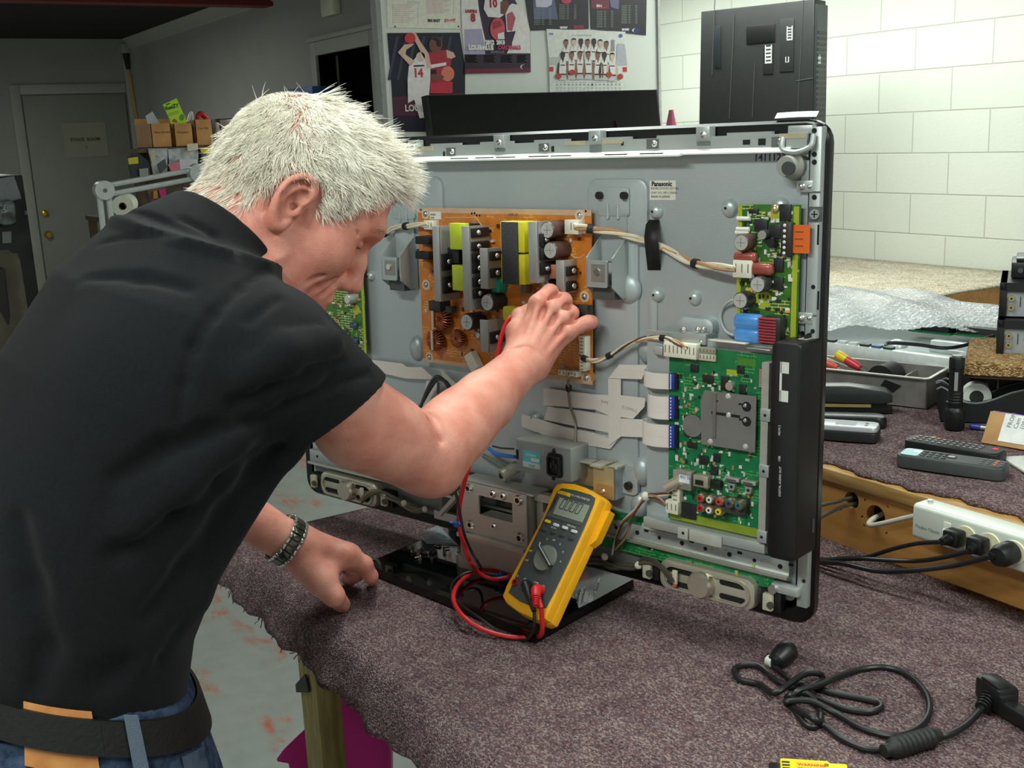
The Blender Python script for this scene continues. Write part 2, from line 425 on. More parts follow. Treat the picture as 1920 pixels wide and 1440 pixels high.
# ---- carpets
def carpet_mat(name, cols, sc=1.0, bump=.9):
    m = bpy.data.materials.new(name); m.use_nodes = True; nt = m.node_tree; N = nt.nodes; L = nt.links; b = N['Principled BSDF']
    g = N.new('ShaderNodeNewGeometry'); mp = N.new('ShaderNodeMapping'); mp.inputs['Scale'].default_value = (.8, 1, 1); L.new(g.outputs['Position'], mp.inputs['Vector'])
    v = N.new('ShaderNodeTexVoronoi'); v.inputs['Scale'].default_value = 330 * sc; L.new(mp.outputs[0], v.inputs['Vector'])
    s = N.new('ShaderNodeSeparateColor'); L.new(v.outputs['Color'], s.inputs[0])
    n = N.new('ShaderNodeTexNoise'); n.inputs['Scale'].default_value = 24 * sc; n.inputs['Detail'].default_value = 6; L.new(mp.outputs[0], n.inputs['Vector'])
    mx = N.new('ShaderNodeMix'); mx.inputs['Factor'].default_value = .42; L.new(s.outputs[0], mx.inputs['A']); L.new(n.outputs['Fac'], mx.inputs['B'])
    cr = N.new('ShaderNodeValToRGB'); L.new(mx.outputs['Result'], cr.inputs['Fac']); e = cr.color_ramp.elements
    while len(e) < len(cols): e.new(.5)
    for i, (p, c) in enumerate(cols): e[i].position = p; e[i].color = lin(c)
    L.new(cr.outputs['Color'], b.inputs['Base Color']); b.inputs['Roughness'].default_value = .95; b.inputs['Specular IOR Level'].default_value = .15
    bp = N.new('ShaderNodeBump'); bp.inputs['Strength'].default_value = bump; bp.inputs['Distance'].default_value = .004; bp.invert = True
    L.new(v.outputs['Distance'], bp.inputs['Height']); L.new(bp.outputs['Normal'], b.inputs['Normal'])
    return m
M_carpet = carpet_mat('plum_carpet', [(.16, (66, 48, 54)), (.34, (104, 82, 84)), (.44, (96, 84, 94)), (.54, (124, 88, 88)), (.66, (136, 120, 118)), (.84, (168, 152, 144))], 1.5)
M_tan = carpet_mat('tan_carpet', [(.15, (120, 108, 92)), (.35, (168, 156, 136)), (.55, (196, 186, 166)), (.8, (222, 214, 196))], .8)
M_brown = carpet_mat('brown_carpet', [(.15, (96, 70, 40)), (.4, (150, 116, 74)), (.6, (178, 144, 98)), (.8, (206, 178, 132))], 1.0)
M_ply = mat('plywood', (176, 122, 60), .5, rgb2=(196, 142, 76), vscale=6, stretch=(1, 8, 8), detail=6)
M_pine = mat('pine', (188, 152, 92), .6, rgb2=(164, 122, 66), vscale=9, stretch=(1.2, 10, 10), detail=6)
M_pinez = mat('pine_post', (150, 136, 80), .6, rgb2=(122, 106, 56), vscale=9, stretch=(10, 10, 1.2), detail=6)

BX0, BX1 = -1.895, 0.75
def carpet_top(u, v):
    x = BX0 + (BX1 - BX0) * u
    wob = .004 * math.sin(x * 37) + .003 * math.sin(x * 83 + 1)
    prof = [(.538 + wob, BZ - .062 + .5 * wob), (.545, BZ - .045), (.556, BZ - .024), (.566, BZ - .009), (.582, BZ - .001), (.61, BZ), (.8, BZ), (1.0, BZ), (1.2, BZ), (1.393, BZ)]
    k = v * (len(prof) - 1); i = min(int(k), len(prof) - 2); t = k - i
    return (x, prof[i][0] * (1 - t) + prof[i + 1][0] * t, prof[i][1] * (1 - t) + prof[i + 1][1] * t + .0006 * math.sin(x * 21 + v * 9))
def carpet_obj(name, fn, nu, nv, m, th, label, cat):
    o = MB().grid(fn, nu, nv, m).build(name)
    md = o.modifiers.new('thick', 'SOLIDIFY'); md.thickness = th; md.offset = -1
    return tag(o, label, cat)
co = carpet_obj('workbench_carpet', carpet_top, 150, 27, M_carpet, .007, 'mottled plum carpet covering the low front workbench and hanging over its edge', 'carpet')
b = MB()      # frayed threads at the loose corner
for k in range(34):
    x = -1.86 + .015 * k + rng.uniform(-.006, .006); P = np.array([x, .545 + rng.uniform(-.004, .01), BZ - .058])
    q = P + np.array([rng.uniform(-.012, .012), rng.uniform(-.010, -.003), rng.uniform(-.016, -.004)])
    b.tube([P, (P + q) / 2 + np.array([rng.uniform(-.006, .006), 0, 0]), q], .0008, M_carpet, n=4, k=3)
f = b.build('fringe', co)

# bench carcass under the carpet
bench = thing('workbench', 'wooden workbench frame under the plum carpet, pale post at its near corner', 'workbench', (-.6, 1.0, 0))
MB().b2(BX0 + .01, .60, BX1, 1.392, BZ - .05, BZ - .012, M_ply).build('bench_top', bench)
for x, y in ((-1.72, .62), (-1.72, 1.33), (.55, .62), (.55, 1.33), (-.6, 1.33)):
    MB().b2(x, y, x + .075, y + .045, 0, BZ - .05, M_pinez, .003).build('leg', bench)
MB().b2(-1.8, .66, .7, 1.38, .12, .14, mat('dark_shelf_board', (60, 44, 30), .7)).build('lower_shelf', bench)
MB().b2(-1.645, 1.36, .55, 1.378, .14, BZ - .05, mat('dark_back_board', (44, 32, 22), .7)).build('back_board', bench)
b = MB(); b.prism([(-1.722, BZ - .24), (-1.662, BZ - .215), (-1.672, BZ - .185), (-1.722, BZ - .225)], 0, .003, C(24, 24, 24), frame((0, .616, 0), (1, 0, 0), (0, 0, 1), (0, -1, 0))); b.build('tape', bench)

# raised rear shelf: plywood riser with cable holes, carpeted deck
shelf = thing('rear_shelf', 'raised plywood shelf behind the workbench with round cable holes in its front', 'shelf', (-.6, 2.0, 0))
SX0, SX1, SY0, SY1 = -1.62, .75, 1.395, 2.78
def riser():
    # plywood sheet with two round holes: strip mesh around hole squares
    m = MB(); z0, z1 = BZ - .03, SZ - .03
    holes = []
    for px, py, r in ((1597, 938, .0145), (1642, 968, .0185)):
        P = ony(px, py, SY0); holes.append((P[0], P[2], r))
    xs = [SX0] + [v for h in holes for v in (h[0] - .024, h[0] + .024)] + [SX1]
    F1 = frame((0, SY0, 0), (1, 0, 0), (0, 0, 1), (0, -1, 0))
    for i in range(0, len(xs) - 1, 2): m.prism([(xs[i], z0), (xs[i + 1], z0), (xs[i + 1], z1), (xs[i], z1)], -.018, 0, M_ply, F1)
    for (hx, hz, r), i in zip(holes, (1, 3)):
        sq = []; n = 24
        for k in range(n):
            a = 2 * PI * (k + .5) / n; c, s_ = math.cos(a), math.sin(a); q = max(abs(c), abs(s_)); sq.append((hx + .024 * c / q, hz + .024 * s_ / q))
        m.ring(sq, [(hx + r * math.cos(2 * PI * (k + .5) / n), hz + r * math.sin(2 * PI * (k + .5) / n)) for k in range(n)], -.018, 0, M_ply, F1)
        m.prism([(hx - .024, z0), (hx + .024, z0), (hx + .024, hz - .024), (hx - .024, hz - .024)], -.018, 0, M_ply, F1)
        m.prism([(hx - .024, hz + .024), (hx + .024, hz + .024), (hx + .024, z1), (hx - .024, z1)], -.018, 0, M_ply, F1)
    return m.build('front_board', shelf), holes
rb_, HOLES = riser()
MB().b2(SX0, SY0 - .004, SX1, SY0 + .02, SZ - .03, SZ - .008, M_pine, .002).build('front_trim', shelf)
MB().b2(SX0, SY0 + .02, SX1, SY1, SZ - .03, SZ - .008, M_ply).build('deck', shelf)
MB().b2(SX0, SY1 - .02, SX1, SY1, .0, SZ - .03, M_ply).build('back_board', shelf)
MB().b2(SX0, SY0 + .02, SX0 + .018, SY1 - .02, .0, SZ - .03, M_ply).build('end_board', shelf)
MB().b2(SX1 - .018, SY0 + .02, SX1, SY1 - .02, .0, SZ - .03, M_ply).build('end_board', shelf)
def shelf_carpet(u, v):
    x = SX0 + (SX1 - SX0) * u
    e = .010 + .008 * math.sin(x * 19 + 1) + .005 * math.sin(x * 61) + .004 * math.sin(x * 131)
    if v == 0: return (x, SY0 + max(.0, e), SZ - .002)
    y = SY0 + max(.0, e) + .004 + (SY1 - SY0 - .02) * v ** 1.5
    return (x, min(y, SY1), SZ + .0008 * math.sin(x * 33 + v * 20))
carpet_obj('shelf_carpet', shelf_carpet, 220, 18, M_carpet, .006, 'mottled plum carpet with a ragged edge on the raised rear shelf', 'carpet')

# tan carpeted bench along the block wall
TX1, TY0 = onz(1682, 569, BZ)[0], 3.38
def tan_top(u, v):
    x = -5.2 + (TX1 + 5.2) * u
    prof = [(TY0 - .012, BZ - .16), (TY0 - .012, BZ - .05), (TY0 - .008, BZ - .015), (TY0 + .01, BZ - .001), (TY0 + .05, BZ), (4.0, BZ), (WY - .002, BZ)]
    k = v * 6; i = min(int(k), 5); t = k - i
    return (x + (.01 * math.sin(k * 5) if u == 1 else 0), prof[i][0] * (1 - t) + prof[i + 1][0] * t, prof[i][1] * (1 - t) + prof[i + 1][1] * t)
carpet_obj('wall_bench_carpet', tan_top, 60, 24, M_tan, .008, 'beige speckled carpet on top of the bench against the white block wall', 'carpet')
wb = thing('wall_bench', 'wooden bench carrying the beige carpet along the white block wall', 'bench', (-4, 3.9, 0))
MB().b2(-5.2, TY0 + .01, TX1 - .004, WY - .003, BZ - .14, BZ - .009, M_ply).build('bench_top', wb)
for x in (-5.1, -4.0, TX1 - .12):
    for y in (TY0 + .06, WY - .15): MB().b2(x, y, x + .09, y + .09, 0, BZ - .14, M_pinez).build('leg', wb)
# ================================================================== the opened television
TYAW, TTILT = math.radians(41.1865), math.radians(2.0128)
def _h2r(x, y): return np.array([x * math.cos(AZ) - y * math.sin(AZ), x * math.sin(AZ) + y * math.cos(AZ), 0.0])
TU = _h2r(math.cos(TYAW), -math.sin(TYAW)); _tn0 = _h2r(math.sin(TYAW), math.cos(TYAW))
TW = _Z * math.cos(TTILT) + _tn0 * math.sin(TTILT); TN = _tn0 * math.cos(TTILT) - _Z * math.sin(TTILT)
TWID, THGT = 1.03, .6484
TO = dep(1556, 222, 1.3289) - TU * TWID - TW * THGT
TM = frame(TO, TU, TW, -TN)
def T(x, y, d=0.0):
    q = onpl(x, y, TO - TN * d, TN) - TO
    return (q @ TU, q @ TW)
def T3(x, y, d=0.0):
    a = T(x, y, d); return (a[0], a[1], d)
def TQ(k, pts, d): return [T(*k(x, y), d) for x, y in pts]

tv = thing('television', 'large flat-panel television standing face-away with its back cover off and circuit boards exposed', 'television', TM)
def tb(b, name, parent=None, lab=None, angle=35):
    o = b.build(name, parent or tv, angle, local=True)
    if lab: o['label'] = lab
    return o
kA = K(1060, 340, 3.6923); kB = K(1060, 600, 3.6923); kC = K(1060, 850, 3.6923); kD = K(770, 380, 5.3333); kE = K(860, 800, 5.3333)
kF = K(560, 840, 6); kG = K(680, 0, 3); kH = K(1280, 0, 3); kI = K(560, 360, 3.2); kP = lambda x, y: (x, y)

M_bez = mat('gloss_black_bezel', (10, 10, 11), .30, spec=.4)
M_blk = C(22, 22, 23, .5)
M_plate = mat('galvanised_sheet', (180, 188, 190), .42, .35, var=.04, vscale=5, bump=.05, bscale=400)
M_rail = mat('zinc_rail', (176, 182, 180), .38, .45, var=.05, vscale=12)
M_steel = mat('bright_steel', (205, 203, 192), .32, .75, var=.05, vscale=15)
M_scr = mat('screw_steel', (210, 210, 205), .25, .9)
M_hole = C(16, 17, 17, .8)
M_white = C(228, 224, 208, .5)
M_wirew = C(214, 202, 178, .5); M_wiret = C(176, 134, 94, .5); M_wireb = C(84, 62, 46, .5)
def pcb(name, a, b_, c_, sc=220):
    m = mat(name, a, .38, rgb2=b_, vscale=sc * .3, detail=8, spec=.5)
    nt = m.node_tree; N = nt.nodes; L = nt.links; bs = N['Principled BSDF']
    tc = [n for n in N if n.type == 'TEX_COORD'][0]
    br = N.new('ShaderNodeTexBrick'); br.inputs['Scale'].default_value = 1; br.inputs['Brick Width'].default_value = .017; br.inputs['Row Height'].default_value = .0042
    br.inputs['Mortar Size'].default_value = .0006; br.inputs['Color1'].default_value = (1, 1, 1, 1); br.inputs['Color2'].default_value = (.55, .55, .55, 1); br.inputs['Mortar'].default_value = (0, 0, 0, 1)
    L.new(tc.outputs['Object'], br.inputs['Vector'])
    n2 = N.new('ShaderNodeTexNoise'); n2.inputs['Scale'].default_value = 40; L.new(tc.outputs['Object'], n2.inputs['Vector'])
    lt = N.new('ShaderNodeMath'); lt.operation = 'GREATER_THAN'; lt.inputs[1].default_value = .56; L.new(n2.outputs['Fac'], lt.inputs[0])
    inv = N.new('ShaderNodeMath'); inv.operation = 'MULTIPLY'; L.new(lt.outputs[0], inv.inputs[0]); L.new(br.outputs['Fac'], inv.inputs[1])
    mx = N.new('ShaderNodeMix'); mx.data_type = 'RGBA'; mx.inputs['B'].default_value = lin(c_)
    old = bs.inputs['Base Color'].links[0].from_socket; L.new(old, mx.inputs['A']); L.new(inv.outputs[0], mx.inputs['Factor']); L.new(mx.outputs['Result'], bs.inputs['Base Color'])
    return m
M_pcbo = pcb('orange_board', (196, 110, 34), (214, 130, 44), (232, 170, 96))
M_pcbg = pcb('green_board', (16, 104, 62), (24, 124, 74), (90, 160, 80))
M_pcby = pcb('olive_board', (38, 96, 34), (66, 118, 40), (190, 196, 120))
M_pcbe = mat('board_edge_yellow', (168, 176, 44), .45)

# --- bezel, screen, back plate
b = MB(); O1, O2, I1, I2 = rrect(0, 0, TWID, THGT, .028), rrect(.013, .013, TWID - .013, THGT - .013, .022), rrect(.020, .020, TWID - .020, THGT - .020, .016), rrect(.004, .004, TWID - .004, THGT - .004, .026)
nb = len(O1); vs = []; fs = []
for pts, z in ((O2, -.034), (O1, -.014), (O1, -.003), (I2, .002), (I1, .002), (I1, -.034)): vs += [(p[0], p[1], z) for p in pts]
for k in range(6):
    for i in range(nb): fs.append((k * nb + i, k * nb + (i + 1) % nb, ((k + 1) % 6) * nb + (i + 1) % nb, ((k + 1) % 6) * nb + i))
b.add(vs, fs, M_bez); b.b2(.018, .018, TWID - .018, THGT - .018, -.0335, -.028, M_blk); tb(b, 'bezel')
b = MB(); b.b2(.03, .045, TWID - .03, THGT - .03, -.037, -.0341, mat('screen_glass', (6, 6, 8), .06, spec=.8)); tb(b, 'screen')
zt = T(*kG(1000, 800), .012)[1]
b = MB(); b.prism(rrect(.024, .03, TWID - .026, T(900, 262)[1] - .003, .008), -.027, 0, M_plate); plate = tb(b, 'chassis_plate')
# --- top rail with lip
t0, t1 = T(*kG(300, 826), .016), T(*kH(690, 747), .016); l0, l1 = T(*kG(300, 893), .016), T(*kH(600, 830), .016)
ytop = (t0[1] + t1[1]) / 2; ybot = (l0[1] + l1[1]) / 2
b = MB(); ul = .03; ur = T(*kH(700, 760), .016)[0]
b.b2(ul, ybot, ur, ytop, 0, .016, M_rail)
x = ul + .03
while x < ur - .08:
    b.b2(x, ytop, x + .062, ytop + .0035, .008, .0155, M_rail); x += .105
rail = tb(b, 'top_rail')
b = MB(); lr = T(*kG(1780, 880), .03)[0]; ue = T(*kH(600, 850), .02)[0]; M_lip = mat('top_lit_white_lip', (226, 228, 220), .4); FL_ = frame((0, 0, 0), (0, 0, 1), (0, 1, 0), (1, 0, 0))  # lip whiter than the rail: overhead light put into its colour
b.prism([(.012, ybot + .002), (.016, ybot + .002), (.031, ybot - .0045), (.031, ybot - .0065), (.012, ybot - .004)], ul, lr, M_lip, FL_); b.prism([(.012, ybot + .002), (.016, ybot + .002), (.023, ybot - .0030), (.023, ybot - .0048), (.012, ybot - .003)], lr, ue, M_lip, FL_); tb(b, 'rail_lip', rail)
b = MB()
for gx in (540, 680, 800, 985, 1110, 1420, 1620): 
    u = T(*kG(gx, 885), .028)[0]; b.b2(u - .018, ybot - .0026, u + .018, ybot - .0014, .0245, .0275, M_hole)
tb(b, 'slot', rail)
for k, x0, y0, x1, y1 in ((kG, 255, 790, 296, 830), (kG, 735, 760, 779, 852), (kG, 1270, 735, 1327, 860), (kG, 1875, 712, 1920, 818)):
    a = T(*k(x0, y0), .019); c = T(*k(x1, y1), .019); b = MB()
    hh = a[1] - c[1]; b.b2(a[0], a[1] - min(hh, .019), a[0] + .020, a[1], .004, .0195, M_rail, .001); b.b2(a[0], c[1] - .012 if hh < .02 else c[1], a[0] + .020, a[1] - min(hh, .019) - .001, .0161, .0168, C(120, 126, 126, .5, .3))
    P = np.array([a[0] + .011, a[1] - .011, .0195]); b.dome(P, (0, 0, 1), .0048, .0025, M_scr, 12, 3); tb(b, 'bezel_clip', rail)
for k, x0, y0, x1, y1 in ((kG, 470, 832, 522, 875), (kG, 990, 808, 1048, 852), (kG, 1597, 783, 1665, 836), (kH, 500, 770, 580, 826)):
    b = MB(); a = T(*k(x0, y0), .0165); c = T(*k(x1, y1), .0165); b.b2(a[0], c[1], c[0], a[1], .016, .0168, C(104, 108, 106, .5, .3)); b.dome(((a[0] * .35 + c[0] * .65), (a[1] + c[1]) / 2, .0168), (0, 0, 1), .0045, .003, M_scr, 12, 3); tb(b, 'rail_screw', rail)
b = MB()
for k, x, y, w_, h_ in ((kG, 457, 867, .004, .008), (kG, 1068, 838, .005, .008), (kG, 762, 842, .003, .004), (kG, 1460, 808, .004, .005), (kH, 358, 800, .010, .006), (kH, 445, 798, .010, .008)):
    a = T(*k(x, y), .0166); b.b2(a[0] - w_ / 2, a[1] - h_ / 2, a[0] + w_ / 2, a[1] + h_ / 2, .016, .0166, M_hole)
tb(b, 'rail_hole', rail)
for k, x0, y0, x1, y1 in ((kG, 300, 828, 395, 848), (kG, 1140, 795, 1255, 815), (kG, 1345, 787, 1462, 806), (kH, 545, 752, 692, 776)):
    b = MB(); a = T(*k(x0, y0), .0166); c = T(*k(x1, y1), .0166); b.b2(a[0], c[1], c[0], a[1], .016, .0172, C(176, 166, 138, .7)); tb(b, 'foam_strip', rail)
# --- right rail
u0, u1 = T(*kH(716, 900), .012)[0], T(*kH(778, 900), .012)[0]
b = MB(); b.b2(u0, .03, u1, T(*kH(740, 712), .012)[1], -.002, .012, M_rail, .001)
b.b2(u0 - .03, T(*kH(640, 755), .012)[1], u0 + .002, T(*kH(640, 706), .012)[1], -.002, .0125, M_rail, .001)
rr_ = tb(b, 'side_rail')
b = MB()
for y in (735, 868, 912, 1110): P = T(*kH(740, y), .0125); b.cyl((P[0], P[1], .012), (P[0], P[1], .0126), .0032, M_hole, n=12)
for x, y in ((1715, 732), (1712, 1038), (1707, 1332)): P = T(*kA(x, y), .0125); b.cyl((P[0], P[1], .012), (P[0], P[1], .0126), .0028, M_hole, n=12)
for x, y in ((1695, 660), (1688, 960)): P = T(*kB(x, y), .0125); b.cyl((P[0], P[1], .012), (P[0], P[1], .0126), .0026, M_hole, n=12)
for x, y in ((1665, 622), (1658, 680), (1650, 885)): P = T(*kC(x, y), .0125); b.cyl((P[0], P[1], .012), (P[0], P[1], .0126), .0026, M_hole, n=12)
for y0, y1 in ((300, 440), (760, 890)):
    P = T(*kA(1752, y0), .0125); Q = T(*kA(1752, y1), .0125); b.b2(P[0] - .0012, Q[1], P[0] + .0012, P[1], .012, .0126, M_hole)
for kk, y0 in ((kA, 265), (kA, 930), (kA, 75)):
    P = T(*kk(1720, y0), .0125); b.b2(u0 - .001, P[1] - .001, u1 + .001, P[1] + .001, .012, .0128, C(90, 94, 94, .5))
tb(b, 'rail_hole', rr_)
for kk, x, y in ((kA, 1730, 228), (kC, 1675, 495)):
    P = T(*kk(x, y), .014); b = MB(); b.b2(P[0] - .0085, P[1] - .009, P[0] + .0085, P[1] + .009, .012, .014, C(92, 94, 92, .5, .3)); b.cyl((P[0], P[1], .014), (P[0], P[1], .0165), .0062, M_scr, n=16); b.b2(P[0] - .004, P[1] - .0007, P[0] + .004, P[1] + .0007, .0165, .0168, M_hole); b.b2(P[0] - .0007, P[1] - .004, P[0] + .0007, P[1] + .004, .0165, .0168, M_hole); tb(b, 'panel_screw', rr_)
for kk, x, y in ((kA, 1640, 35), (kA, 1638, 945)):
    P = T(*kk(x, y), .012); Q = T(*kk(x + 55, y), .012); b = MB(); b.b2(P[0] - .007, P[1] - .007, Q[0] + .004, P[1] + .007, .0, .0135, M_rail, .001); b.dome((P[0], P[1], .0135), (0, 0, 1), .0048, .004, M_scr, 12, 3); b.dome((Q[0], Q[1], .0135), (0, 0, 1), .003, .003, M_scr, 10, 3); tb(b, 'rail_clamp', rr_)
# inner flange, dark gap strip
uf0, uf1 = T(*kA(1617, 700), .004)[0], T(*kA(1668, 700), .004)[0]
b = MB(); b.b2(uf0, .10, uf1, .60, 0, .006, M_plate); b.b2(uf1, .05, u0, .60, -.003, .001, M_hole)
P = T(*kB(1640, 300), .03); Q = T(*kC(1600, 640), .03); b.b2(P[0] - .007, Q[1], P[0] + .005, P[1] + .03, .004, .03, C(160, 154, 140, .6)); tb(b, 'side_flange')
# corner bumper
P = T(*kH(620, 935), .01); b = MB(); b.cyl((P[0], P[1], 0), (P[0], P[1], .03), .018, C(150, 150, 140, .6), n=20, r1=.012); b.cyl((P[0] + .006, P[1] - .002, .03), (P[0] + .006, P[1] - .002, .036), .008, C(70, 72, 70, .5, .4), n=16); tb(b, 'corner_bumper')
P = T(*kH(640, 808), .02); b = MB(); b.tube([(P[0] - .02, P[1] + .008, .016), (P[0] - .018, P[1] - .006, .02), (P[0], P[1] - .010, .021), (P[0] + .018, P[1] - .004, .02), (P[0] + .02, P[1] + .01, .016)], .0035, M_rail, n=8); tb(b, 'corner_hook')
# stamped number
P = T(*kH(400, 905), .0005); b = MB(); b.text('1411123', .0125, Matrix.Translation((P[0], P[1], .0004)), C(70, 62, 110, .7), .0001, bold=.0002); tb(b, 'ink_stamp')

# --- embossed features of the plate
b = MB()
a = T(*kG(1255, 1005), .006); c = T(*kG(1600, 1180), .006); b.prism(rrect(a[0], c[1] - .05, c[0], a[1], .016), -.001, .006, M_plate, cham=.005)
tb(b, 'embossing', plate); b = MB()
P = T(1165, 500, .005); Q = T(1200, 900, .005); pu0 = T(1112, 640, .005)[0]; pu1 = T(1196, 640, .005)[0]
b.prism(rrect(pu0, .06, pu1, a[1] - .03, .012), -.001, .005, M_plate, cham=.005)
tb(b, 'embossing', plate); b = MB()
b.prism(rrect(pu1 + .014, .10, pu1 + .030, .42, .007), -.001, .003, M_plate, cham=.003)
tb(b, 'embossing', plate); b = MB()
P = T(785, 345, .006); Q = T(830, 400, .006); b.prism(rrect(P[0] - .03, Q[1] - .06, Q[0], P[1] + .012, .018), -.001, .006, M_plate, cham=.005)
tb(b, 'embossing', plate); b = MB()
P = T(*kA(440, 745), .004); b.ball((P[0], P[1], .003), (.02, .022, .010), M_plate, 20)
tb(b, 'embossing', plate); b = MB()
P = T(*kA(900, 1005), .01); b.prism(rrect(P[0] - .030, P[1] - .014, P[0] + .030, P[1] + .014, .013), -.001, .014, M_plate, cham=.009)
tb(b, 'embossing', plate)
for kk, x, y in ((kC, 520, 130), (kC, 505, 370), (kB, 560, 205), (kI, 700, 940)):
    P = T(*kk(x, y), .006); b = MB(); b.ball((P[0], P[1], 0), (.016, .022, .012), M_plate, 18); tb(b, 'embossing', plate)
for kk, x, y, r in ((kA, 612, 210, .0105), (kA, 1120, 186, .0125), (kA, 1472, 172, .012), (kA, 620, 788, .0105), (kA, 878, 810, .0105), (kP, 691, 518, .0085), (kI, 1405, 1355, .009), (kA, 735, 1238, .006)):
    P = T(*kk(x, y), .008); b = MB(); b.dome((P[0], P[1], 0), (0, 0, 1), r, .009, mat_dome, 18, 5) if False else b.dome((P[0], P[1], 0), (0, 0, 1), r, .009, C(190, 197, 198, .35, .35), 18, 5)
    b.cyl((P[0] - .002, P[1], .0088), (P[0] - .002, P[1], .0096), .0018, M_hole, n=8); tb(b, 'mounting_boss', plate)

# --- wall-mount brackets
def bracket(cx, cy, s, top=True):
    o = MB(); q = s
    if top:
        o.prism(rrect(cx - .028 * q, cy + .066 * q, cx + .028 * q, cy + .108 * q, .005), .005, .0095, M_plate, cham=.001)
        o.b2(cx - .0235 * q, cy - .0, cx + .0235 * q, cy + .07 * q, .005, .0085, M_plate)
        for sx in (-1, 1):
            o.tube([(cx + sx * .009 * q, cy + .062 * q, .0095), (cx + sx * .009 * q, cy + .084 * q, .0095)], .0026 * q, M_plate, n=8, smooth=False)
    r = tb(o, 'mount_bracket')
    if top:
        for sx in (-1, 1):
            e = MB(); e.cyl((cx + sx * .022 * q, cy + .096 * q, .009), (cx + sx * .022 * q, cy + .096 * q, .016), .0055 * q, M_blk, n=14); tb(e, 'bracket_bolt', r)
    e = MB(); z1 = .042
    for sx in (-1, 1):
        F1 = frame((cx + sx * .023 * q - .001, 0, 0), (0, 1, 0), (0, 0, 1), (1, 0, 0))
        e.prism([(cy - .052 * q, .004), (cy + .036 * q, .004), (cy + .036 * q, .010), (cy + .008 * q, z1), (cy - .035 * q, z1), (cy - .052 * q, .02)], 0, .002, M_rail, F1)
    e.prism(rrect(cx - .023 * q, cy - .035 * q, cx + .014 * q, cy + .004 * q, .003), z1 - .003, z1, M_rail)
    e.b2(cx - .014 * q, cy - .026 * q, cx + .010 * q, cy - .001 * q, z1, z1 + .0012, C(150, 146, 136, .4, .5)); e.cyl((cx - .003 * q, cy - .012 * q, z1 + .001), (cx - .003 * q, cy - .012 * q, z1 + .0035), .005 * q, M_scr, n=14)
    e.b2(cx - .018 * q, cy - .054 * q, cx + .018 * q, cy - .034 * q, .004, .03, C(70, 74, 74, .5)); tb(e, 'bracket_catch', r)
P = T(*kA(300, 560), .02); bracket(P[0], P[1], .95)
P = T(*kI(610, 400), .02); bracket(P[0], P[1], .95, True)

# --- stickers, tape
def sticker(k, x0, y0, x1, y1, d, m, name, parent=None, th=.0006):
    a = T(*k(x0, y0), d); c = T(*k(x1, y1), d); o = MB(); o.b2(a[0], c[1], c[0], a[1], d, d + th, m); return o, a, c
o, a, c = sticker(kA, 585, -5, 765, 130, .0, C(222, 220, 206, .6), 'maker_label')
hx = c[0] - a[0]; hy = a[1] - c[1]; ink = C(24, 24, 26, .7); inkg = C(110, 106, 100, .7)
def tx(o, s, size, u, v, d, m, bold=0, sx=1): o.text(s, size, Matrix.Translation((u, v, d)), m, .0001, bold=bold, sx=sx)
tx(o, 'Panasonic', .0088, a[0] + .08 * hx, a[1] - .28 * hy, .0008, ink, .0003, .93)
tx(o, 'BX38C0XXXU S0Y1B1', .0045, a[0] + .06 * hx, a[1] - .46 * hy, .0008, inkg); tx(o, 'UNIT NO. MF111S0S01', .0042, a[0] + .06 * hx, a[1] - .68 * hy, .0008, inkg); tx(o, 'MADE IN JAPAN', .0042, a[0] + .06 * hx, a[1] - .88 * hy, .0008, ink)
tb(o, 'maker_label', None, 'small white printed paper label')
b = MB(); b.prism(TQ(kA, [(562, 265), (650, 265), (648, 430), (658, 615), (570, 615), (545, 415)], .014), .0, .001, C(20, 20, 20, .6)) if False else None
b = MB()
tp = [TQ(kA, [(562, 266), (650, 266)], .001), TQ(kA, [(546, 380), (640, 385)], .0165), TQ(kA, [(548, 425), (642, 430)], .0165), TQ(kA, [(570, 615), (658, 615)], .001)]; zz = [.0012, .0165, .0165, .0012]
vs = []; 
for (p, q), z in zip(tp, zz): vs += [(p[0], p[1], z), (q[0], q[1], z)]
b.add(vs, [(0, 1, 3, 2), (2, 3, 5, 4), (4, 5, 7, 6)], C(22, 22, 22, .6)); o = tb(b, 'black_tape'); md = o.modifiers.new('thick', 'SOLIDIFY'); md.thickness = .0008

# --- cables: bundles of thin wires
def bundle(pts, cols, r, name='wire_bundle', parent=None, spread=1.9, twist=.6, bands=(), conn=None):
    P = catmull(pts, 8); N = len(P); root = None
    o = MB()
    for j, m in enumerate(cols):
        path = []
        for i, p in enumerate(P):
            a = 2 * PI * j / max(1, len(cols)) + twist * i * .25; s = r * spread * (.55 if len(cols) > 1 else 0)
            path.append(p + np.array([math.cos(a) * s * .5, math.sin(a) * s, math.sin(a * 1.3) * s * .6 + s]))
        o.tube(path, r, m, n=6, smooth=False)
    root = tb(o, name, parent)
    for t in bands:
        i = int(t * (N - 1)); j = min(N - 2, max(0, i)); dv = P[j + 1] - P[j]; dv /= np.linalg.norm(dv)
        e = MB(); e.cyl(P[j] - dv * .004 + np.array([0, 0, r]), P[j] + dv * .004 + np.array([0, 0, r]), r * 2.6, C(26, 26, 26, .6), n=10); tb(e, 'cable_tape', root if parent is None else parent)
    return root
PTS = lambda k, l: [T3(*k(x, y), d) for x, y, d in l]
bundle(PTS(kA, [(70, 310, .034), (130, 318, .03), (205, 332, .024), (330, 350, .016), (450, 380, .01), (560, 415, .006), (640, 440, .006), (760, 498, .008), (860, 555, .012), (960, 578, .02), (1060, 590, .03), (1180, 600, .03)]), [M_wirew, M_wirew, M_wiret], .0026, bands=(.17, .78))
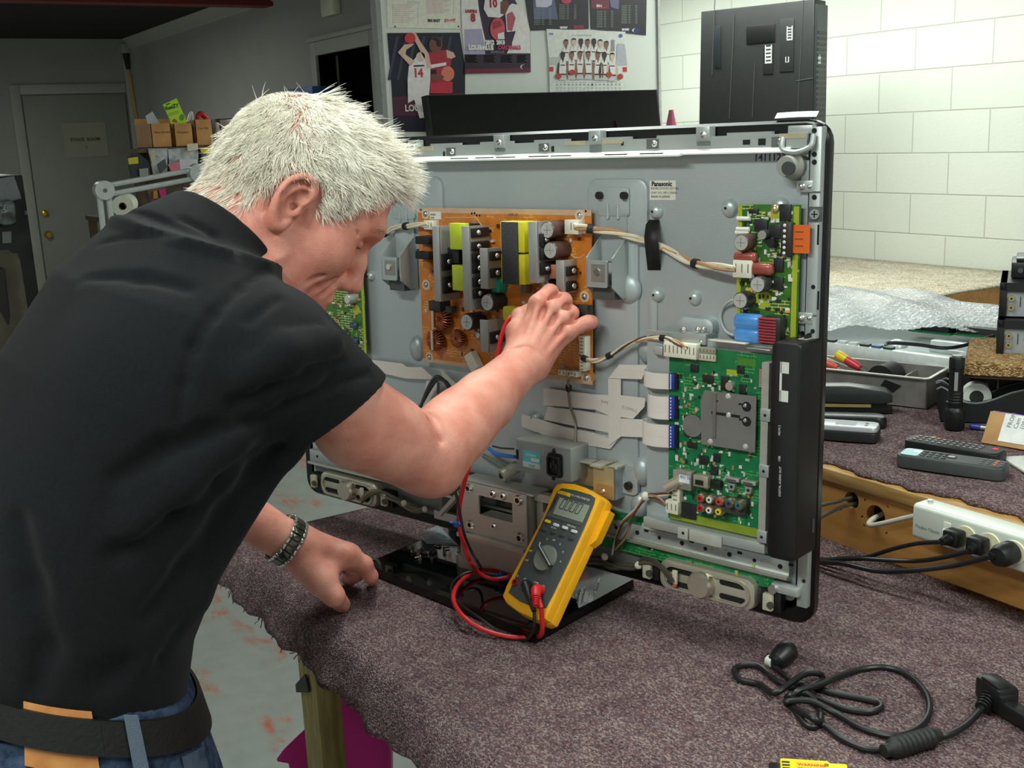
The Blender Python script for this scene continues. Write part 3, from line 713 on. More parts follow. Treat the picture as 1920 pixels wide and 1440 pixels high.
bundle(PTS(kA, [(110, 1210, .03), (170, 1238, .03), (240, 1236, .026), (320, 1200, .022), (420, 1140, .018), (540, 1090, .02), (650, 1082, .03), (730, 1095, .036), (800, 1125, .04), (850, 1150, .04)]), [M_wirew, M_wireb, M_wirew, M_wiret], .0018, bands=(.06, .33, .72))
bundle(PTS(kB, [(60, 380, .03), (30, 400, .032), (28, 470, .02), (40, 600, .012), (75, 720, .01), (70, 850, .014)]), [C(176, 164, 140), C(120, 108, 92)], .0018, bands=(.42,))
bundle(PTS(kI, [(520, 250, .012), (575, 218, .014), (650, 205, .018), (720, 198, .024), (780, 196, .03)]), [M_wirew, M_wirew, M_wirew], .0024, bands=(.05, .5))
tb(MB().tube(PTS(kA, [(1185, 820, .018), (1130, 835, .01), (1085, 890, .004), (1075, 960, .004), (1105, 1030, .006), (1150, 1062, .01), (1205, 1066, .016)]), .0020, C(178, 182, 180, .4), n=8), 'looped_wire')

# --- power supply board (orange)
dP = .016
pa, pc = T(783, 389, dP), T(1111, 716, dP); pu0_, pu1_, pw0, pw1 = pa[0], pc[0], T(1112, 722, dP)[1], pa[1]
b = MB(); b.b2(pu0_, pw0, pu1_, pw1, dP - .0016, dP, M_pcbo)
b.b2(pu0_, pw1 - .008, pu1_, pw1, dP, dP + .0003, C(206, 170, 140, .5)); b.b2(pu0_, pw0, pu1_, pw0 + .006, dP, dP + .0003, C(206, 170, 140, .5))
psu = tb(b, 'power_board', None, 'orange power supply board crowded with heatsinks and capacitors')
def standoffs():
    for x, y in ((150, 112), (1692, 128), (155, 820), (1740, 938)):
        P = T(*kD(x, y), dP); e = MB(); e.cyl((P[0], P[1], 0), (P[0], P[1], dP + .0004), .0085, C(216, 190, 160, .4), n=20); e.dome((P[0], P[1], dP + .0004), (0, 0, 1), .0048, .0035, M_scr, 12, 3); tb(e, 'board_screw', psu)
    for x, y in ((785, 990), (1725, 1115)):
        P = T(*kI(x, y), dP); e = MB(); e.cyl((P[0], P[1], 0), (P[0], P[1], dP + .0004), .0085, C(216, 190, 160, .4), n=20); e.dome((P[0], P[1], dP + .0004), (0, 0, 1), .0048, .0035, M_scr, 12, 3); tb(e, 'board_screw', psu)
standoffs()
M_al = mat('aluminium_heatsink', (172, 172, 168), .42, .35, var=.04)
def hs(x0, y0, x1, y1, h=.045, name='heatsink', side=.014, trans=()):
    d = dP + h; a = T(*kD(x0, y0), d); c = T(*kD(x1, y1), d); e = MB()
    e.b2(a[0], c[1], c[0], a[1], d - .004, d, M_al, .0006); e.b2(c[0] - .004, c[1], c[0], a[1], dP, d - .001, M_al)
    o = tb(e, name, psu)
    for ty, tw in trans:
        w = T(*kD(x1, ty), d - .012)[1]; q = MB(); q.b2(c[0], w - tw, c[0] + .005, w + tw, dP + .006, d - .004, M_blk, .0008); q.dome((c[0] + .005, w, d - .016), (1, 0, .35), .0042, .003, M_scr, 12, 3); tb(q, 'transistor', psu)
    return o
hs(213, 235, 300, 990, .046, trans=((590, .013), (820, .013)))
hs(507, 235, 603, 1080, .046, trans=((300, .007), (435, .007), (550, .007), (655, .007), (790, .007), (905, .007)))
hs(688, 455, 775, 865, .040, trans=((530, .007), (700, .007)))
hs(1172, 190, 1270, 805, .044, trans=((370, .009), (510, .009), (655, .009)))
hs(1450, 575, 1535, 910, .030, trans=((680, .007), (832, .007)))
hs(690, 1170, 775, 1500, .040, trans=((1340, .009),))
# transformer: yellow wrap, grey foam on top
d = dP + .040; a = T(*kD(893, 187), d); c = T(*kD(1145, 825), d); M_yel = C(214, 206, 40, .45)
e = MB(); mid = T(*kD(900, 500), d)[1]
e.b2(a[0], mid + .0012, c[0], a[1], dP + .002, d, M_yel, .0015); e.b2(a[0], c[1], c[0], mid - .0012, dP + .002, d, M_yel, .0015)
tr = tb(e, 'transformer', psu, 'yellow taped double transformer')
e = MB(); a2 = T(*kD(918, 190), d); c2 = T(*kD(1088, 820), d); e.b2(a2[0], c2[1], c2[0], a2[1], d, d + .004, mat('grey_foam', (64, 66, 68), .95, var=.3, vscale=500, bump=.6, bscale=700), .0008); tb(e, 'foam_pad', tr) if False else tb(e, 'foam_pad', psu)
for x0, y0, x1, y1 in ((385, 205, 452, 468), (410, 622, 478, 880)):
    d = dP + .040; a = T(*kD(x0, y0), d); c = T(*kD(x1, y1), d); e = MB(); e.b2(a[0], c[1], c[0] + .018, a[1], d - .012, d, C(190, 206, 44, .45), .001); e.b2(a[0], c[1] + .002, c[0] + .014, a[1] - .002, dP, d - .012, M_blk, .001); e.dome((c[0] + .017, a[1] - .012, d - .02), (1, 0, .5), .004, .003, M_scr, 10, 3); tb(e, 'choke', psu)
# electrolytic capacitors: can + pale top
def cap(k, x, y, r, h, body, top, parent, dd, name='capacitor', mark=True):
    d = dd + h; P = T(*k(x, y), d); e = MB()
    e.lathe([(r, 0), (r, h - .003), (r * .985, h - .0015), (r * .9, h)], (P[0], P[1], dd), (0, 0, 1), body, 22)
    e.cyl((P[0], P[1], d), (P[0], P[1], d + .0003), r * .86, top, n=22)
    if mark:
        e.b2(P[0] - r * .55, P[1] - .0004, P[0] + r * .55, P[1] + .0004, d + .0003, d + .0005, C(120, 118, 114, .6)); e.b2(P[0] - .0004, P[1] - r * .55, P[0] + .0004, P[1] + r * .55, d + .0003, d + .0005, C(120, 118, 114, .6))
    return tb(e, name, parent)
M_capb = C(84, 58, 54, .35); M_capd = C(52, 50, 50, .35); M_capt = C(196, 196, 192, .35, .3); M_capk = C(30, 30, 32, .4)
cap(kD, 1365, 275, .0125, .034, M_capb, M_capt, psu, dP); cap(kD, 1395, 478, .0125, .034, M_capb, M_capt, psu, dP)
cap(kD, 765, 1000, .0135, .032, M_capd, M_capt, psu, dP); cap(kD, 560, 1195, .0135, .032, M_capd, M_capt, psu, dP); cap(kD, 1345, 803, .0075, .02, M_capk, M_capt, psu, dP)
cap(kD, 670, 1325, .005, .016, C(150, 160, 160), M_capt, psu, dP, mark=False)
# toroidal chokes
M_cop = C(176, 100, 62, .35, .3)
def toroid(x, y, R_, r, parent=psu, k=kD):
    P = T(*k(x, y), dP + .016); e = MB()
    for q in range(22):
        a = 2 * PI * q / 22; cx, cy = P[0] + R_ * math.cos(a), P[1] + R_ * math.sin(a)
        e.tube([(cx + r * math.cos(t) * math.cos(a), cy + r * math.cos(t) * math.sin(a), dP + r + .003 + r * math.sin(t)) for t in np.linspace(0, 2 * PI, 9)[:-1]], .0013, M_cop, n=5, k=1, closed=True)
    e.tube([(P[0] + R_ * math.cos(a), P[1] + R_ * math.sin(a), dP + r + .003) for a in np.linspace(0, 2 * PI, 25)[:-1]], r * .82, M_blk, n=8, k=1, closed=True)
    return tb(e, 'toroid_coil', parent)
toroid(285, 1165, .011, .0075); toroid(222, 1380, .010, .007); toroid(440, 1362, .008, .006)
e = MB()
for x, y in ((218, 1170), (212, 1375)):
    P = T(*kD(x, y), dP + .022); e.b2(P[0] - .0022, P[1] - .016, P[0] + .0022, P[1] + .016, dP + .0205, dP + .0225, C(216, 190, 168, .6))
tb(e, 'coil_strap', psu)
# bobbins at the left edge
for y in (375, 525):
    P = T(*kD(130, y), dP + .025); e = MB(); e.b2(P[0] - .014, P[1] - .006, P[0] + .016, P[1] + .006, dP, dP + .030, M_blk, .001); e.cyl((P[0], P[1] - .02, dP + .014), (P[0], P[1] + .004, dP + .014), .009, C(176, 104, 44, .4), n=14); tb(e, 'bobbin', psu)
for x, y, sx, sy, h, col in ((235, 1035, .013, .008, .024, (44, 40, 38)), (425, 530, .012, .012, .030, (28, 28, 30)), (370, 1070, .008, .005, .012, (70, 92, 96)), (1690, 1110, .013, .012, .014, (60, 56, 56)), (1135, 865, .006, .006, .012, (120, 100, 80)), (1420, 690, .007, .010, .02, (176, 120, 96))):
    P = T(*kD(x, y), dP + h); e = MB(); e.b2(P[0] - sx, P[1] - sy, P[0] + sx, P[1] + sy, dP, dP + h, C(*col, .4), .0012); tb(e, 'board_component', psu)
P = T(*kD(850, 830), dP + .02); e = MB(); e.b2(P[0] - .009, P[1] - .011, P[0] + .009, P[1] + .011, dP + .002, dP + .022, C(20, 150, 122, .35), .004); tb(e, 'film_capacitor', psu, 'teal green dipped capacitor')
d = dP + .020; P = T(*kD(985, 1115), d); e = MB(); e.b2(P[0] - .014, P[1] - .011, P[0] + .016, P[1] + .011, dP + .002, d, C(226, 216, 60, .45), .003); tb(e, 'pulse_transformer', psu, 'small yellow taped transformer')
# connectors on the orange board
def conn(k, x, y, w_, h_, dd, hz, parent, pins=4, col=(226, 222, 204)):
    P = T(*k(x, y), dd + hz); e = MB(); e.b2(P[0] - w_ / 2, P[1] - h_ / 2, P[0] + w_ / 2, P[1] + h_ / 2, dd, dd + hz, C(*col, .5), .0008)
    for q in range(pins):
        t = (q + .5) / pins; 
        if w_ > h_: e.b2(P[0] - w_ / 2 + w_ * t - .0007, P[1] - h_ * .2, P[0] - w_ / 2 + w_ * t + .0007, P[1] + h_ * .3, dd + hz, dd + hz + .0003, C(120, 112, 96, .6))
        else: e.b2(P[0] - w_ * .3, P[1] - h_ / 2 + h_ * t - .0007, P[0] + w_ * .2, P[1] - h_ / 2 + h_ * t + .0007, dd + hz, dd + hz + .0003, C(120, 112, 96, .6))
    return tb(e, 'connector', parent)
conn(kD, 175, 225, .020, .014, dP, .016, psu, 3); conn(kD, 1605, 245, .024, .020, dP, .018, psu, 1); conn(kA, 115, 1195, .010, .050, dP, .014, psu, 10); conn(kA, 45, 1335, .018, .008, dP, .012, psu, 3); conn(kI, 1578, 1085, .014, .008, dP, .01, psu, 2)
e = MB(); P = T(*kI(1030, 1020), dP + .02); F1 = frame((P[0], P[1], dP + .008), (math.cos(-1.0), math.sin(-1.0), 0), (-math.sin(-1.0), math.cos(-1.0), 0), (0, 0, 1)); e.box((0, 0, .004), (.028, .018, .014), M_white, .001, xf=F1); e.cyl((P[0] + .006, P[1] - .02, dP + .01), (P[0] + .01, P[1] - .035, dP + .004), .004, C(58, 76, 140), n=8); tb(e, 'connector', psu)
o, a, c = sticker(kD, 190, 88, 308, 168, dP, C(226, 224, 214, .6), 'board_label'); tx(o, 'N0AE6', .004, a[0] + .002, a[1] - .006, dP + .0008, ink); tx(o, '0148', .004, a[0] + .002, a[1] - .011, dP + .0008, ink); tb(o, 'board_label', psu)
# printed marks + bare solder hardware
e = MB(); mk = C(222, 190, 152, .6)
for l in (((295, 210), (340, 150), (655, 150), (715, 235)),):
    pp = [T(*kD(x, y), dP) for x, y in l]
    for i in range(3): e.tube([(pp[i][0], pp[i][1], dP + .0002), (pp[i + 1][0], pp[i + 1][1], dP + .0002)], .0007, mk, n=4, smooth=False)
P = T(*kD(1665, 440), dP); e.tube([(P[0] + .016 * math.cos(t), P[1] + .016 * math.sin(t), dP + .0002) for t in np.linspace(-2.4, -.7, 9)], .0008, mk, n=4, k=1)
P = T(*kD(975, 128), dP); tx(e, 'LSEB1377', .005, P[0], P[1], dP + .0003, C(120, 64, 20, .6))
for x, y in ((612, 108), (640, 105), (662, 128), (690, 130), (103, 72), (1752, 85)): P = T(*kD(x, y), dP); e.cyl((P[0], P[1], dP), (P[0], P[1], dP + .0004), .0018, M_hole, n=8)
tb(e, 'silk_marking', psu)
def clutter(name, parent, u0, w0, u1, w1, dd, n, cols, seed, hmax=.003, avoid=()):
    r = random.Random(seed); e = MB()
    for _ in range(n):
        u, w_ = r.uniform(u0, u1), r.uniform(w0, w1); s = r.choice(((.0018, .001), (.001, .002), (.003, .0016), (.0016, .003), (.0022, .0022)))
        e.b2(u - s[0], w_ - s[1], u + s[0], w_ + s[1], dd, dd + r.uniform(.0006, hmax), C(*r.choice(cols), .4))
    o = tb(e, name, parent); o['kind'] = 'stuff'; return o
clutter('tiny_parts', psu, pu0_ + .01, pw0 + .012, pu1_ - .01, pw1 - .02, dP, 170, [(212, 206, 190), (60, 50, 46), (110, 70, 40), (150, 150, 150), (230, 190, 120)], 3, .005)

# --- drive board on the right (olive green, yellow edges)
dS = .016
a, c = T(1384, 383, dS), T(1494, 648, dS); su0, su1, sw0, sw1 = a[0], c[0], c[1] - .02, a[1]
b = MB(); b.b2(su0, sw0, su1, sw1, dS - .0016, dS, M_pcby); b.b2(su0, sw0, su0 + .006, sw1 - .002, dS, dS + .0003, M_pcbe); b.b2(su1 - .009, sw0, su1 - .002, sw1 - .002, dS, dS + .0003, M_pcbe)
for x, y, r in ((1455, 235, .009), (1370, 820, .012)): P = T(*kA(x, y), dS); b.cyl((P[0], P[1], dS), (P[0], P[1], dS + .0004), r, M_pcbe, n=18)
for x0, y0, x1, y1 in ((1195, 485, 1315, 560), (1340, 555, 1430, 640), (1245, 915, 1360, 1010)):
    p, q = T(*kA(x0, y0), dS), T(*kA(x1, y1), dS); b.b2(p[0], q[1], q[0], p[1], dS, dS + .0003, M_pcbe)
sus = tb(b, 'drive_board', None, 'narrow olive green board at the right edge')
cap(kA, 1216, 425, .0108, .022, M_capb, M_capt, sus, dS); cap(kA, 1330, 716, .0108, .022, M_capd, M_capt, sus, dS); cap(kA, 1210, 826, .0108, .022, M_capd, M_capt, sus, dS); cap(kA, 1362, 372, .0065, .012, M_capd, C(150, 150, 150), sus, dS, mark=False); cap(kA, 1420, 430, .006, .010, M_capk, M_capk, sus, dS, mark=False); cap(kA, 1290, 660, .004, .012, M_capd, C(150, 150, 150), sus, dS, mark=False)
def pill(k, x, y, w_, h_, dd, hz, col, parent, name, lab=None):
    P = T(*k(x, y), dd + hz * .6); e = MB(); e.box((P[0], P[1], dd + hz * .55), (w_, h_, hz), C(*col, .28, coat=.4), min(h_, hz) * .42, seg=4); return tb(e, name, parent, lab)
pill(kA, 1247, 525, .032, .014, dS, .014, (150, 74, 62), sus, 'film_capacitor'); pill(kA, 1360, 607, .032, .016, dS, .014, (150, 74, 62), sus, 'film_capacitor')
pill(kA, 1270, 972, .040, .021, dS, .018, (78, 146, 214), sus, 'film_capacitor', 'bright blue dipped capacitor'); pill(kA, 1270, 1064, .040, .021, dS, .018, (78, 146, 214), sus, 'film_capacitor', 'bright blue dipped capacitor')
P = T(*kA(1412, 1030), dS + .014); e = MB(); e.box((P[0] + .003, P[1], dS + .009), (.028, .034, .017), M_capk, .003)
for q in range(9): w_ = P[1] - .015 + q * .0037; e.tube([(P[0] - .012, w_, dS + .002), (P[0] - .0125, w_, dS + .018), (P[0] + .010, w_, dS + .0185), (P[0] + .011, w_, dS + .002)], .0015, C(160, 62, 70, .35), n=6, smooth=False)
tb(e, 'wound_coil', sus)
e = MB(); p, q = T(*kA(1495, 285), dS + .01), T(*kA(1562, 518), dS + .01); e.b2(p[0], q[1], q[0], p[1], dS, dS + .011, C(46, 42, 44, .4), .001)
for j in range(6): w_ = q[1] + (p[1] - q[1]) * (j + .5) / 6; e.dome(((p[0] + q[0]) / 2 - .002, w_, dS + .011), (0, 0, 1), .0022, .0012, C(220, 218, 210), 8, 2)
tb(e, 'output_connector', sus)
e = MB(); p, q = T(*kA(1560, 300), dS + .006), T(*kA(1685, 500), dS + .006)
e.b2(p[0], q[1], q[0], p[1], dS + .004, dS + .0055, mat('orange_flex', (226, 104, 30), .45))
for j in range(1, 4): w_ = q[1] + (p[1] - q[1]) * j / 4; e.b2(p[0] + .006, w_ - .0006, q[0] - .008, w_ + .0006, dS + .0055, dS + .0058, C(120, 50, 20, .6))
tb(e, 'flex_connector', sus, 'bright orange flexible ribbon')
conn(kA, 1222, 608, .026, .022, dS, .016, sus, 3)
for k, x, y, w_, h_ in ((kA, 1352, 305, .018, .016), (kA, 1450, 347, .016, .016), (kA, 1472, 578, .013, .017), (kA, 1473, 708, .013, .017), (kA, 1520, 215, .015, .02), (kA, 1300, 207, .013, .006)):
    P = T(*k(x, y), dS + .003); e = MB(); e.b2(P[0] - w_ / 2, P[1] - h_ / 2, P[0] + w_ / 2, P[1] + h_ / 2, dS, dS + .003, C(40, 40, 44, .35), .0005); tb(e, 'chip', sus)
P = T(*kA(1455, 190), dS); e = MB(); e.dome((P[0], P[1], dS + .0004), (0, 0, 1), .006, .005, C(220, 200, 150, .25, .8), 14, 3); tb(e, 'board_screw', sus)
e = MB()
for x, y in ((1235, 258), (1230, 330), (1225, 355)): P = T(*kA(x, y), dS + .004); e.cyl((P[0] - .009, P[1], dS + .004), (P[0] + .009, P[1], dS + .004), .0028, C(226, 226, 216), n=8)
tb(e, 'resistor', sus)
clutter('tiny_parts', sus, su0 + .008, sw0 + .01, su1 - .01, sw1 - .006, dS, 190, [(226, 226, 214), (200, 200, 190), (40, 40, 40), (216, 176, 90), (230, 230, 225)], 5, .003)

# --- drive board on the far left, half hidden by the man
pl = T(688, 670, dS); ptop = T(660, 520, dS)
b = MB(); b.b2(.06, pl[1], pl[0], .55, dS - .0016, dS, M_pcby); b.b2(pl[0] - .006, pl[1], pl[0], .55, dS, dS + .0004, M_pcbe)
P = T(*kI(345, 705), dS); b.cyl((P[0], P[1], dS), (P[0], P[1], dS + .0004), .009, M_pcbe, n=18)
lft = tb(b, 'drive_board', None, 'olive green board behind the man\'s chin')
cap(kI, 290, 645, .008, .02, C(190, 192, 188, .3, .4), M_capt, lft, dS, mark=False)
pill(kI, 330, 800, .016, .010, dS, .009, (58, 74, 104), lft, 'film_capacitor'); pill(kI, 335, 893, .016, .010, dS, .009, (58, 74, 120), lft, 'film_capacitor')
e = MB(); 
for x, y in ((215, 800), (232, 905), (300, 880)): P = T(*kI(x, y), dS); e.b2(P[0] - .003, P[1] - .003, P[0] + .003, P[1] + .003, dS, dS + .006, C(216, 196, 150), .0008)
tb(e, 'connector', lft)
clutter('tiny_parts', lft, .08, pl[1] + .01, pl[0] - .01, .54, dS, 200, [(216, 216, 200), (120, 90, 50), (40, 40, 40), (190, 160, 100)], 8, .003)

# --- main signal board on the right (bright green) on its steel carrier
dM = .030
a, c = T(1255, 646, dM), T(1440, 1010, dM); mu0, mu1, mw0, mw1 = a[0], T(1447, 655, dM)[0], T(1255, 966, dM)[1] - .004, a[1]
b = MB(); p = T(*kB(570, 160), dM - .006); b.b2(p[0], mw0 - .02, mu1 + .01, mw1 + .012, dM - .010, dM - .005, M_plate)
p, q = T(*kB(560, 70), dM - .004), T(*kB(840, 170), dM - .004); b.b2(p[0], q[1], q[0], p[1], dM - .009, dM - .004, M_rail)
p, q = T(*kB(800, 85), dM), T(*kB(970, 175), dM); b.b2(p[0], q[1], q[0], p[1], .0, dM, M_rail, .001)
p, q = T(*kB(990, 145), dM + .012), T(*kB(1250, 205), dM + .012); b.b2(p[0], q[1] + .008, q[0], p[1], dM - .004, dM + .014, C(196, 190, 176, .5, .3), .001)
p, q = T(*kB(1255, 190), dM + .008), T(*kB(1420, 235), dM + .008); b.b2(p[0], q[1] + .004, q[0], p[1], dM - .004, dM + .010, M_steel, .001)
carr = tb(b, 'board_carrier')
for k, x, y in ((kB, 810, 70), (kB, 910, 70), (kB, 950, 68), (kB, 935, 155), (kB, 625, 220)): P = T(*k(x, y), dM); e = MB(); e.dome((P[0], P[1], dM - .003), (0, 0, 1), .0045, .004, M_scr, 12, 3); tb(e, 'carrier_screw', carr)
e = MB(); p, q = T(*kB(598, 180), dM + .01), T(*kB(660, 250), dM + .01); e.b2(p[0], q[1], q[0], p[1], dM - .005, dM + .006, C(196, 200, 198, .35, .5), .002); tb(e, 'carrier_tab', carr)
b = MB(); b.b2(mu0, mw0, mu1, mw1, dM - .0016, dM, M_pcbg)
p, q = T(*kB(1195, 260), dM), T(*kB(1320, 325), dM); b.b2(p[0], q[1], q[0], p[1], dM, dM + .0003, C(70, 130, 40, .5)); b.b2(mu0 + .004, mw0, mu1 - .012, mw0 + .012, dM, dM + .0003, C(130, 148, 36, .5))
p = T(*kB(1155, 365), dM); b.b2(p[0] - .008, p[1] - .004, p[0] + .008, p[1] + .004, dM, dM + .0003, M_pcbe)
mb_ = tb(b, 'main_board', None, 'bright green main board with audio sockets')
conn(kB, 790, 212, .050, .020, dM, .012, mb_, 8)
for y in (215, 258): conn(kB, 970, y, .030, .0095, dM, .004, mb_, 6, (200, 196, 176) if y > 230 else (150, 146, 130))
# heat spreader plate with cut-outs
d = dM + .010; pp = TQ(kB, [(962, 488), (1322, 530), (1312, 918), (942, 858), (936, 560)], d); e = MB(); M_hsp = mat('heat_plate', (132, 131, 127), .45, .35, var=.06)
e.prism(pp, d - .002, d, M_hsp); e.b2(*T(*kB(1022, 812), d), *T(*kB(1048, 505), d), d, d + .002, C(150, 148, 142, .35, .6))
for x0, y0, x1, y1 in ((1020, 552, 1058, 566), (1012, 650, 1210, 660), (1200, 575, 1240, 592), (1205, 680, 1240, 700)): p, q = T(*kB(x0, y0), d), T(*kB(x1, y1), d); e.b2(p[0], q[1], q[0], p[1], d, d + .0005, M_hole)
for x, y in ((1255, 600), (1255, 703)): P = T(*kB(x, y), d); e.cyl((P[0], P[1], d), (P[0], P[1], d + .0006), .0065, M_hole, n=14); e.dome((P[0] - .002, P[1] + .001, d + .0006), (0, 0, 1), .003, .002, M_scr, 10, 2)
for x, y in ((1127, 530), (1003, 842), (1247, 878), (1131, 660)): P = T(*kB(x, y), d); e.dome((P[0], P[1], d), (0, 0, 1), .004, .002, C(214, 212, 206, .3, .4), 12, 2)
tb(e, 'heat_spreader', mb_)
p, q = T(*kB(818, 655), dM + .004), T(*kB(940, 822), dM + .004); e = MB(); e.b2(p[0], q[1], q[0], p[1], dM, dM + .004, C(56, 54, 50, .5), .0006); P = T(*kB(880, 733), dM + .0045); e.cyl((P[0], P[1], dM + .004), (P[0], P[1], dM + .005), .0152, C(120, 118, 114, .4), n=26); tb(e, 'processor_chip', mb_)
# ribbon sockets (blue)
for y0, y1 in ((372, 482), (528, 690), (730, 890)):
    p, q = T(*kB(714, y0), dM + .008), T(*kB(752, y1), dM + .008); e = MB(); e.b2(p[0], q[1], q[0], p[1], dM, dM + .008, C(36, 58, 150, .4), .0008); e.b2(q[0] - .003, q[1], q[0] + .003, p[1], dM, dM + .005, M_blk)
    for j in range(7): w_ = q[1] + (p[1] - q[1]) * (j + .5) / 7; e.b2(q[0] - .0062, w_ - .0012, q[0] - .0042, w_ + .0012, dM + .008, dM + .0084, C(210, 210, 214))
    tb(e, 'ribbon_socket', mb_)
# tuner, network socket, digital sockets
d = dM + .014; p, q = T(*kC(745, 112), d), T(*kC(868, 262), d); e = MB(); e.b2(p[0], q[1], q[0], p[1], dM, d, C(176, 172, 162, .35, .6), .0006); p2, q2 = T(*kC(788, 145), d), T(*kC(860, 212), d); e.b2(p2[0], q2[1], q2[0], p2[1], d, d + .0004, C(224, 226, 230)); tx(e, '821 SL', .006, p2[0] + .002, q2[1] + .006, d + .0006, C(60, 64, 120))
tb(e, 'tuner_can', mb_)
P = T(*kC(765, 212), dM + .012); e = MB(); e.cyl((P[0] + .006, P[1] + .006, dM + .012), (P[0] - .012, P[1] - .006, dM + .018), .0075, C(196, 188, 168, .3, .7), n=18); e.cyl((P[0] - .012, P[1] - .006, dM + .018), (P[0] - .0125, P[1] - .0063, dM + .0182), .004, M_hole, n=12); tb(e, 'aerial_socket', mb_)
d = dM + .014; p, q = T(*kC(885, 148), d), T(*kC(985, 245), d); e = MB(); e.b2(p[0], q[1], q[0], p[1], dM, d, C(186, 176, 158, .35, .5), .0006); p2, q2 = T(*kC(900, 180), d), T(*kC(955, 225), d); e.b2(p2[0], q2[1], q2[0], p2[1], d, d + .0005, M_hole); tb(e, 'network_socket', mb_)
d = dM + .008; p, q = T(*kC(1003, 185), d), T(*kC(1072, 245), d); e = MB(); e.b2(p[0], q[1], q[0], p[1], dM, d, M_blk, .0008); tb(e, 'optical_socket', mb_)
for x in (1100, 1216):
    o_ = (x - 1100) * .2; d = dM + .009; p, q = T(*kC(x, 160 + o_), d), T(*kC(x + 100, 205 + o_), d); e = MB(); e.b2(p[0], q[1], q[0], p[1], dM, d, C(196, 196, 190, .3, .6), .0006); p2, q2 = T(*kC(x + 22, 205 + o_), d), T(*kC(x + 72, 262 + o_), d); e.prism([(p2[0], p2[1]), (q2[0], p2[1]), (q2[0] - .002, q2[1]), (p2[0] + .002, q2[1])], dM + .001, d - .001, C(196, 196, 190, .3, .6)); e.b2(p[0] + .003, q[1] + .003, q[0] - .004, p[1] - .006, d, d + .0004, C(80, 80, 78)); e.cyl(((p2[0] + q2[0]) / 2, (p2[1] + q2[1]) / 2, d - .001), ((p2[0] + q2[0]) / 2, (p2[1] + q2[1]) / 2, d - .0004), .002, M_hole, n=8); tb(e, 'digital_socket', mb_)
# phono sockets: body and coloured rings
p, q = T(*kC(905, 290), dM + .006), T(*kC(1265, 425), dM + .006); e = MB(); pp = TQ(kC, [(930, 285), (1262, 322), (1250, 425), (1110, 408), (1100, 430), (920, 405)], dM + .008); e.prism(pp, dM, dM + .010, C(64, 60, 58, .45)); jb = tb(e, 'phono_block', mb_)
for x, y, col in ((930, 312, (190, 30, 34)), (995, 322, (220, 220, 214)), (1062, 335, (196, 60, 50)), (1130, 348, (60, 70, 110)), (1196, 362, (40, 110, 120)), (932, 380, (190, 30, 34)), (993, 394, (224, 224, 218)), (1058, 405, (226, 200, 40))):
    d = dM + .020; P = T(*kC(x, y), d); e = MB(); e.lathe([(.0062, 0), (.0062, .009), (.0055, .0105), (.0042, .0105)], (P[0], P[1], dM + .0095), (0, 0, 1), C(206, 190, 160, .25, .85), 18); e.cyl((P[0], P[1], d), (P[0], P[1], d + .0008), .0042, C(*col, .4), n=16); e.cyl((P[0], P[1], d + .0008), (P[0], P[1], d + .001), .0018, M_hole, n=10); tb(e, 'phono_socket', mb_)
conn(kC, 762, 292, .013, .019, dM, .010, mb_, 3); conn(kC, 735, 375, .020, .018, dM, .012, mb_, 3)
for k, x, y, w_, h_ in ((kB, 890, 335, .012, .010), (kB, 1100, 440, .011, .018), (kB, 985, 408, .016, .010), (kB, 1210, 345, .010, .010), (kB, 1225, 480, .010, .012), (kB, 1045, 955, .010, .011), (kC, 1028, 120, .011, .012), (kB, 955, 970, .014, .012), (kC, 852, 400, .024, .022), (kB, 875, 868, .014, .008)):
    P = T(*k(x, y), dM + .0025); e = MB(); e.b2(P[0] - w_ / 2, P[1] - h_ / 2, P[0] + w_ / 2, P[1] + h_ / 2, dM, dM + .0025, C(38, 40, 40, .35), .0004); tb(e, 'chip', mb_)
P = T(*kB(1138, 458), dM + .006); e = MB(); e.cyl((P[0], P[1], dM), (P[0], P[1], dM + .008), .0055, C(190, 186, 178, .3, .5), n=16); tb(e, 'capacitor', mb_)
p, q = T(*kB(1338, 335), dM + .005), T(*kB(1378, 470), dM + .005); e = MB(); e.b2(p[0], q[1], q[0], p[1], dM, dM + .005, C(92, 74, 62, .5))
for j in range(9): w_ = q[1] + (p[1] - q[1]) * (j + .5) / 9; e.b2(p[0] + .001, w_ - .0008, q[0] - .001, w_ + .0008, dM + .005, dM + .0053, C(170, 160, 140))
tb(e, 'card_socket', mb_)
clutter('tiny_parts', mb_, mu0 + .012, mw0 + .016, mu1 - .02, mw1 - .03, dM, 420, [(206, 210, 196), (176, 184, 170), (214, 214, 200), (40, 46, 42), (150, 130, 80), (24, 110, 60)], 11, .0018)
# steel strip and black side cover with socket legends
p, q = T(*kB(1412, 300), dM + .016), T(*kC(1362, 600), dM + .016); e = MB(); e.b2(p[0] - .010, q[1], p[0], p[1], dM - .004, dM + .016, C(186, 184, 174, .4, .4))
for k, x, y in ((kB, 1382, 660), (kB, 1372, 1048), (kC, 1358, 580)): P = T(*k(x, y), dM + .018); e.b2(P[0] - .007, P[1] - .008, P[0] + .007, P[1] + .008, dM + .012, dM + .018, M_rail, .001); e.cyl((P[0], P[1], dM + .018), (P[0], P[1], dM + .0185), .002, M_hole, n=8)
tb(e, 'edge_strip', carr)
dc = .058; p, q = T(*kB(1428, 145), dc), T(*kC(1400, 720), dc); r_ = T(*kB(1540, 300), dc); M_cov = mat('black_side_cover', (18, 18, 19), .42, var=.15, vscale=40)
e = MB(); e.prism(rrect(p[0], q[1], p[0] + .040, p[1], .008), .004, dc, M_cov, cham=.003); e.prism(rrect(p[0] + .03, q[1] + .01, T(*kB(1608, 300), .02)[0], T(*kB(1500, 112), .02)[1], .006), .002, .026, M_cov, cham=.003)
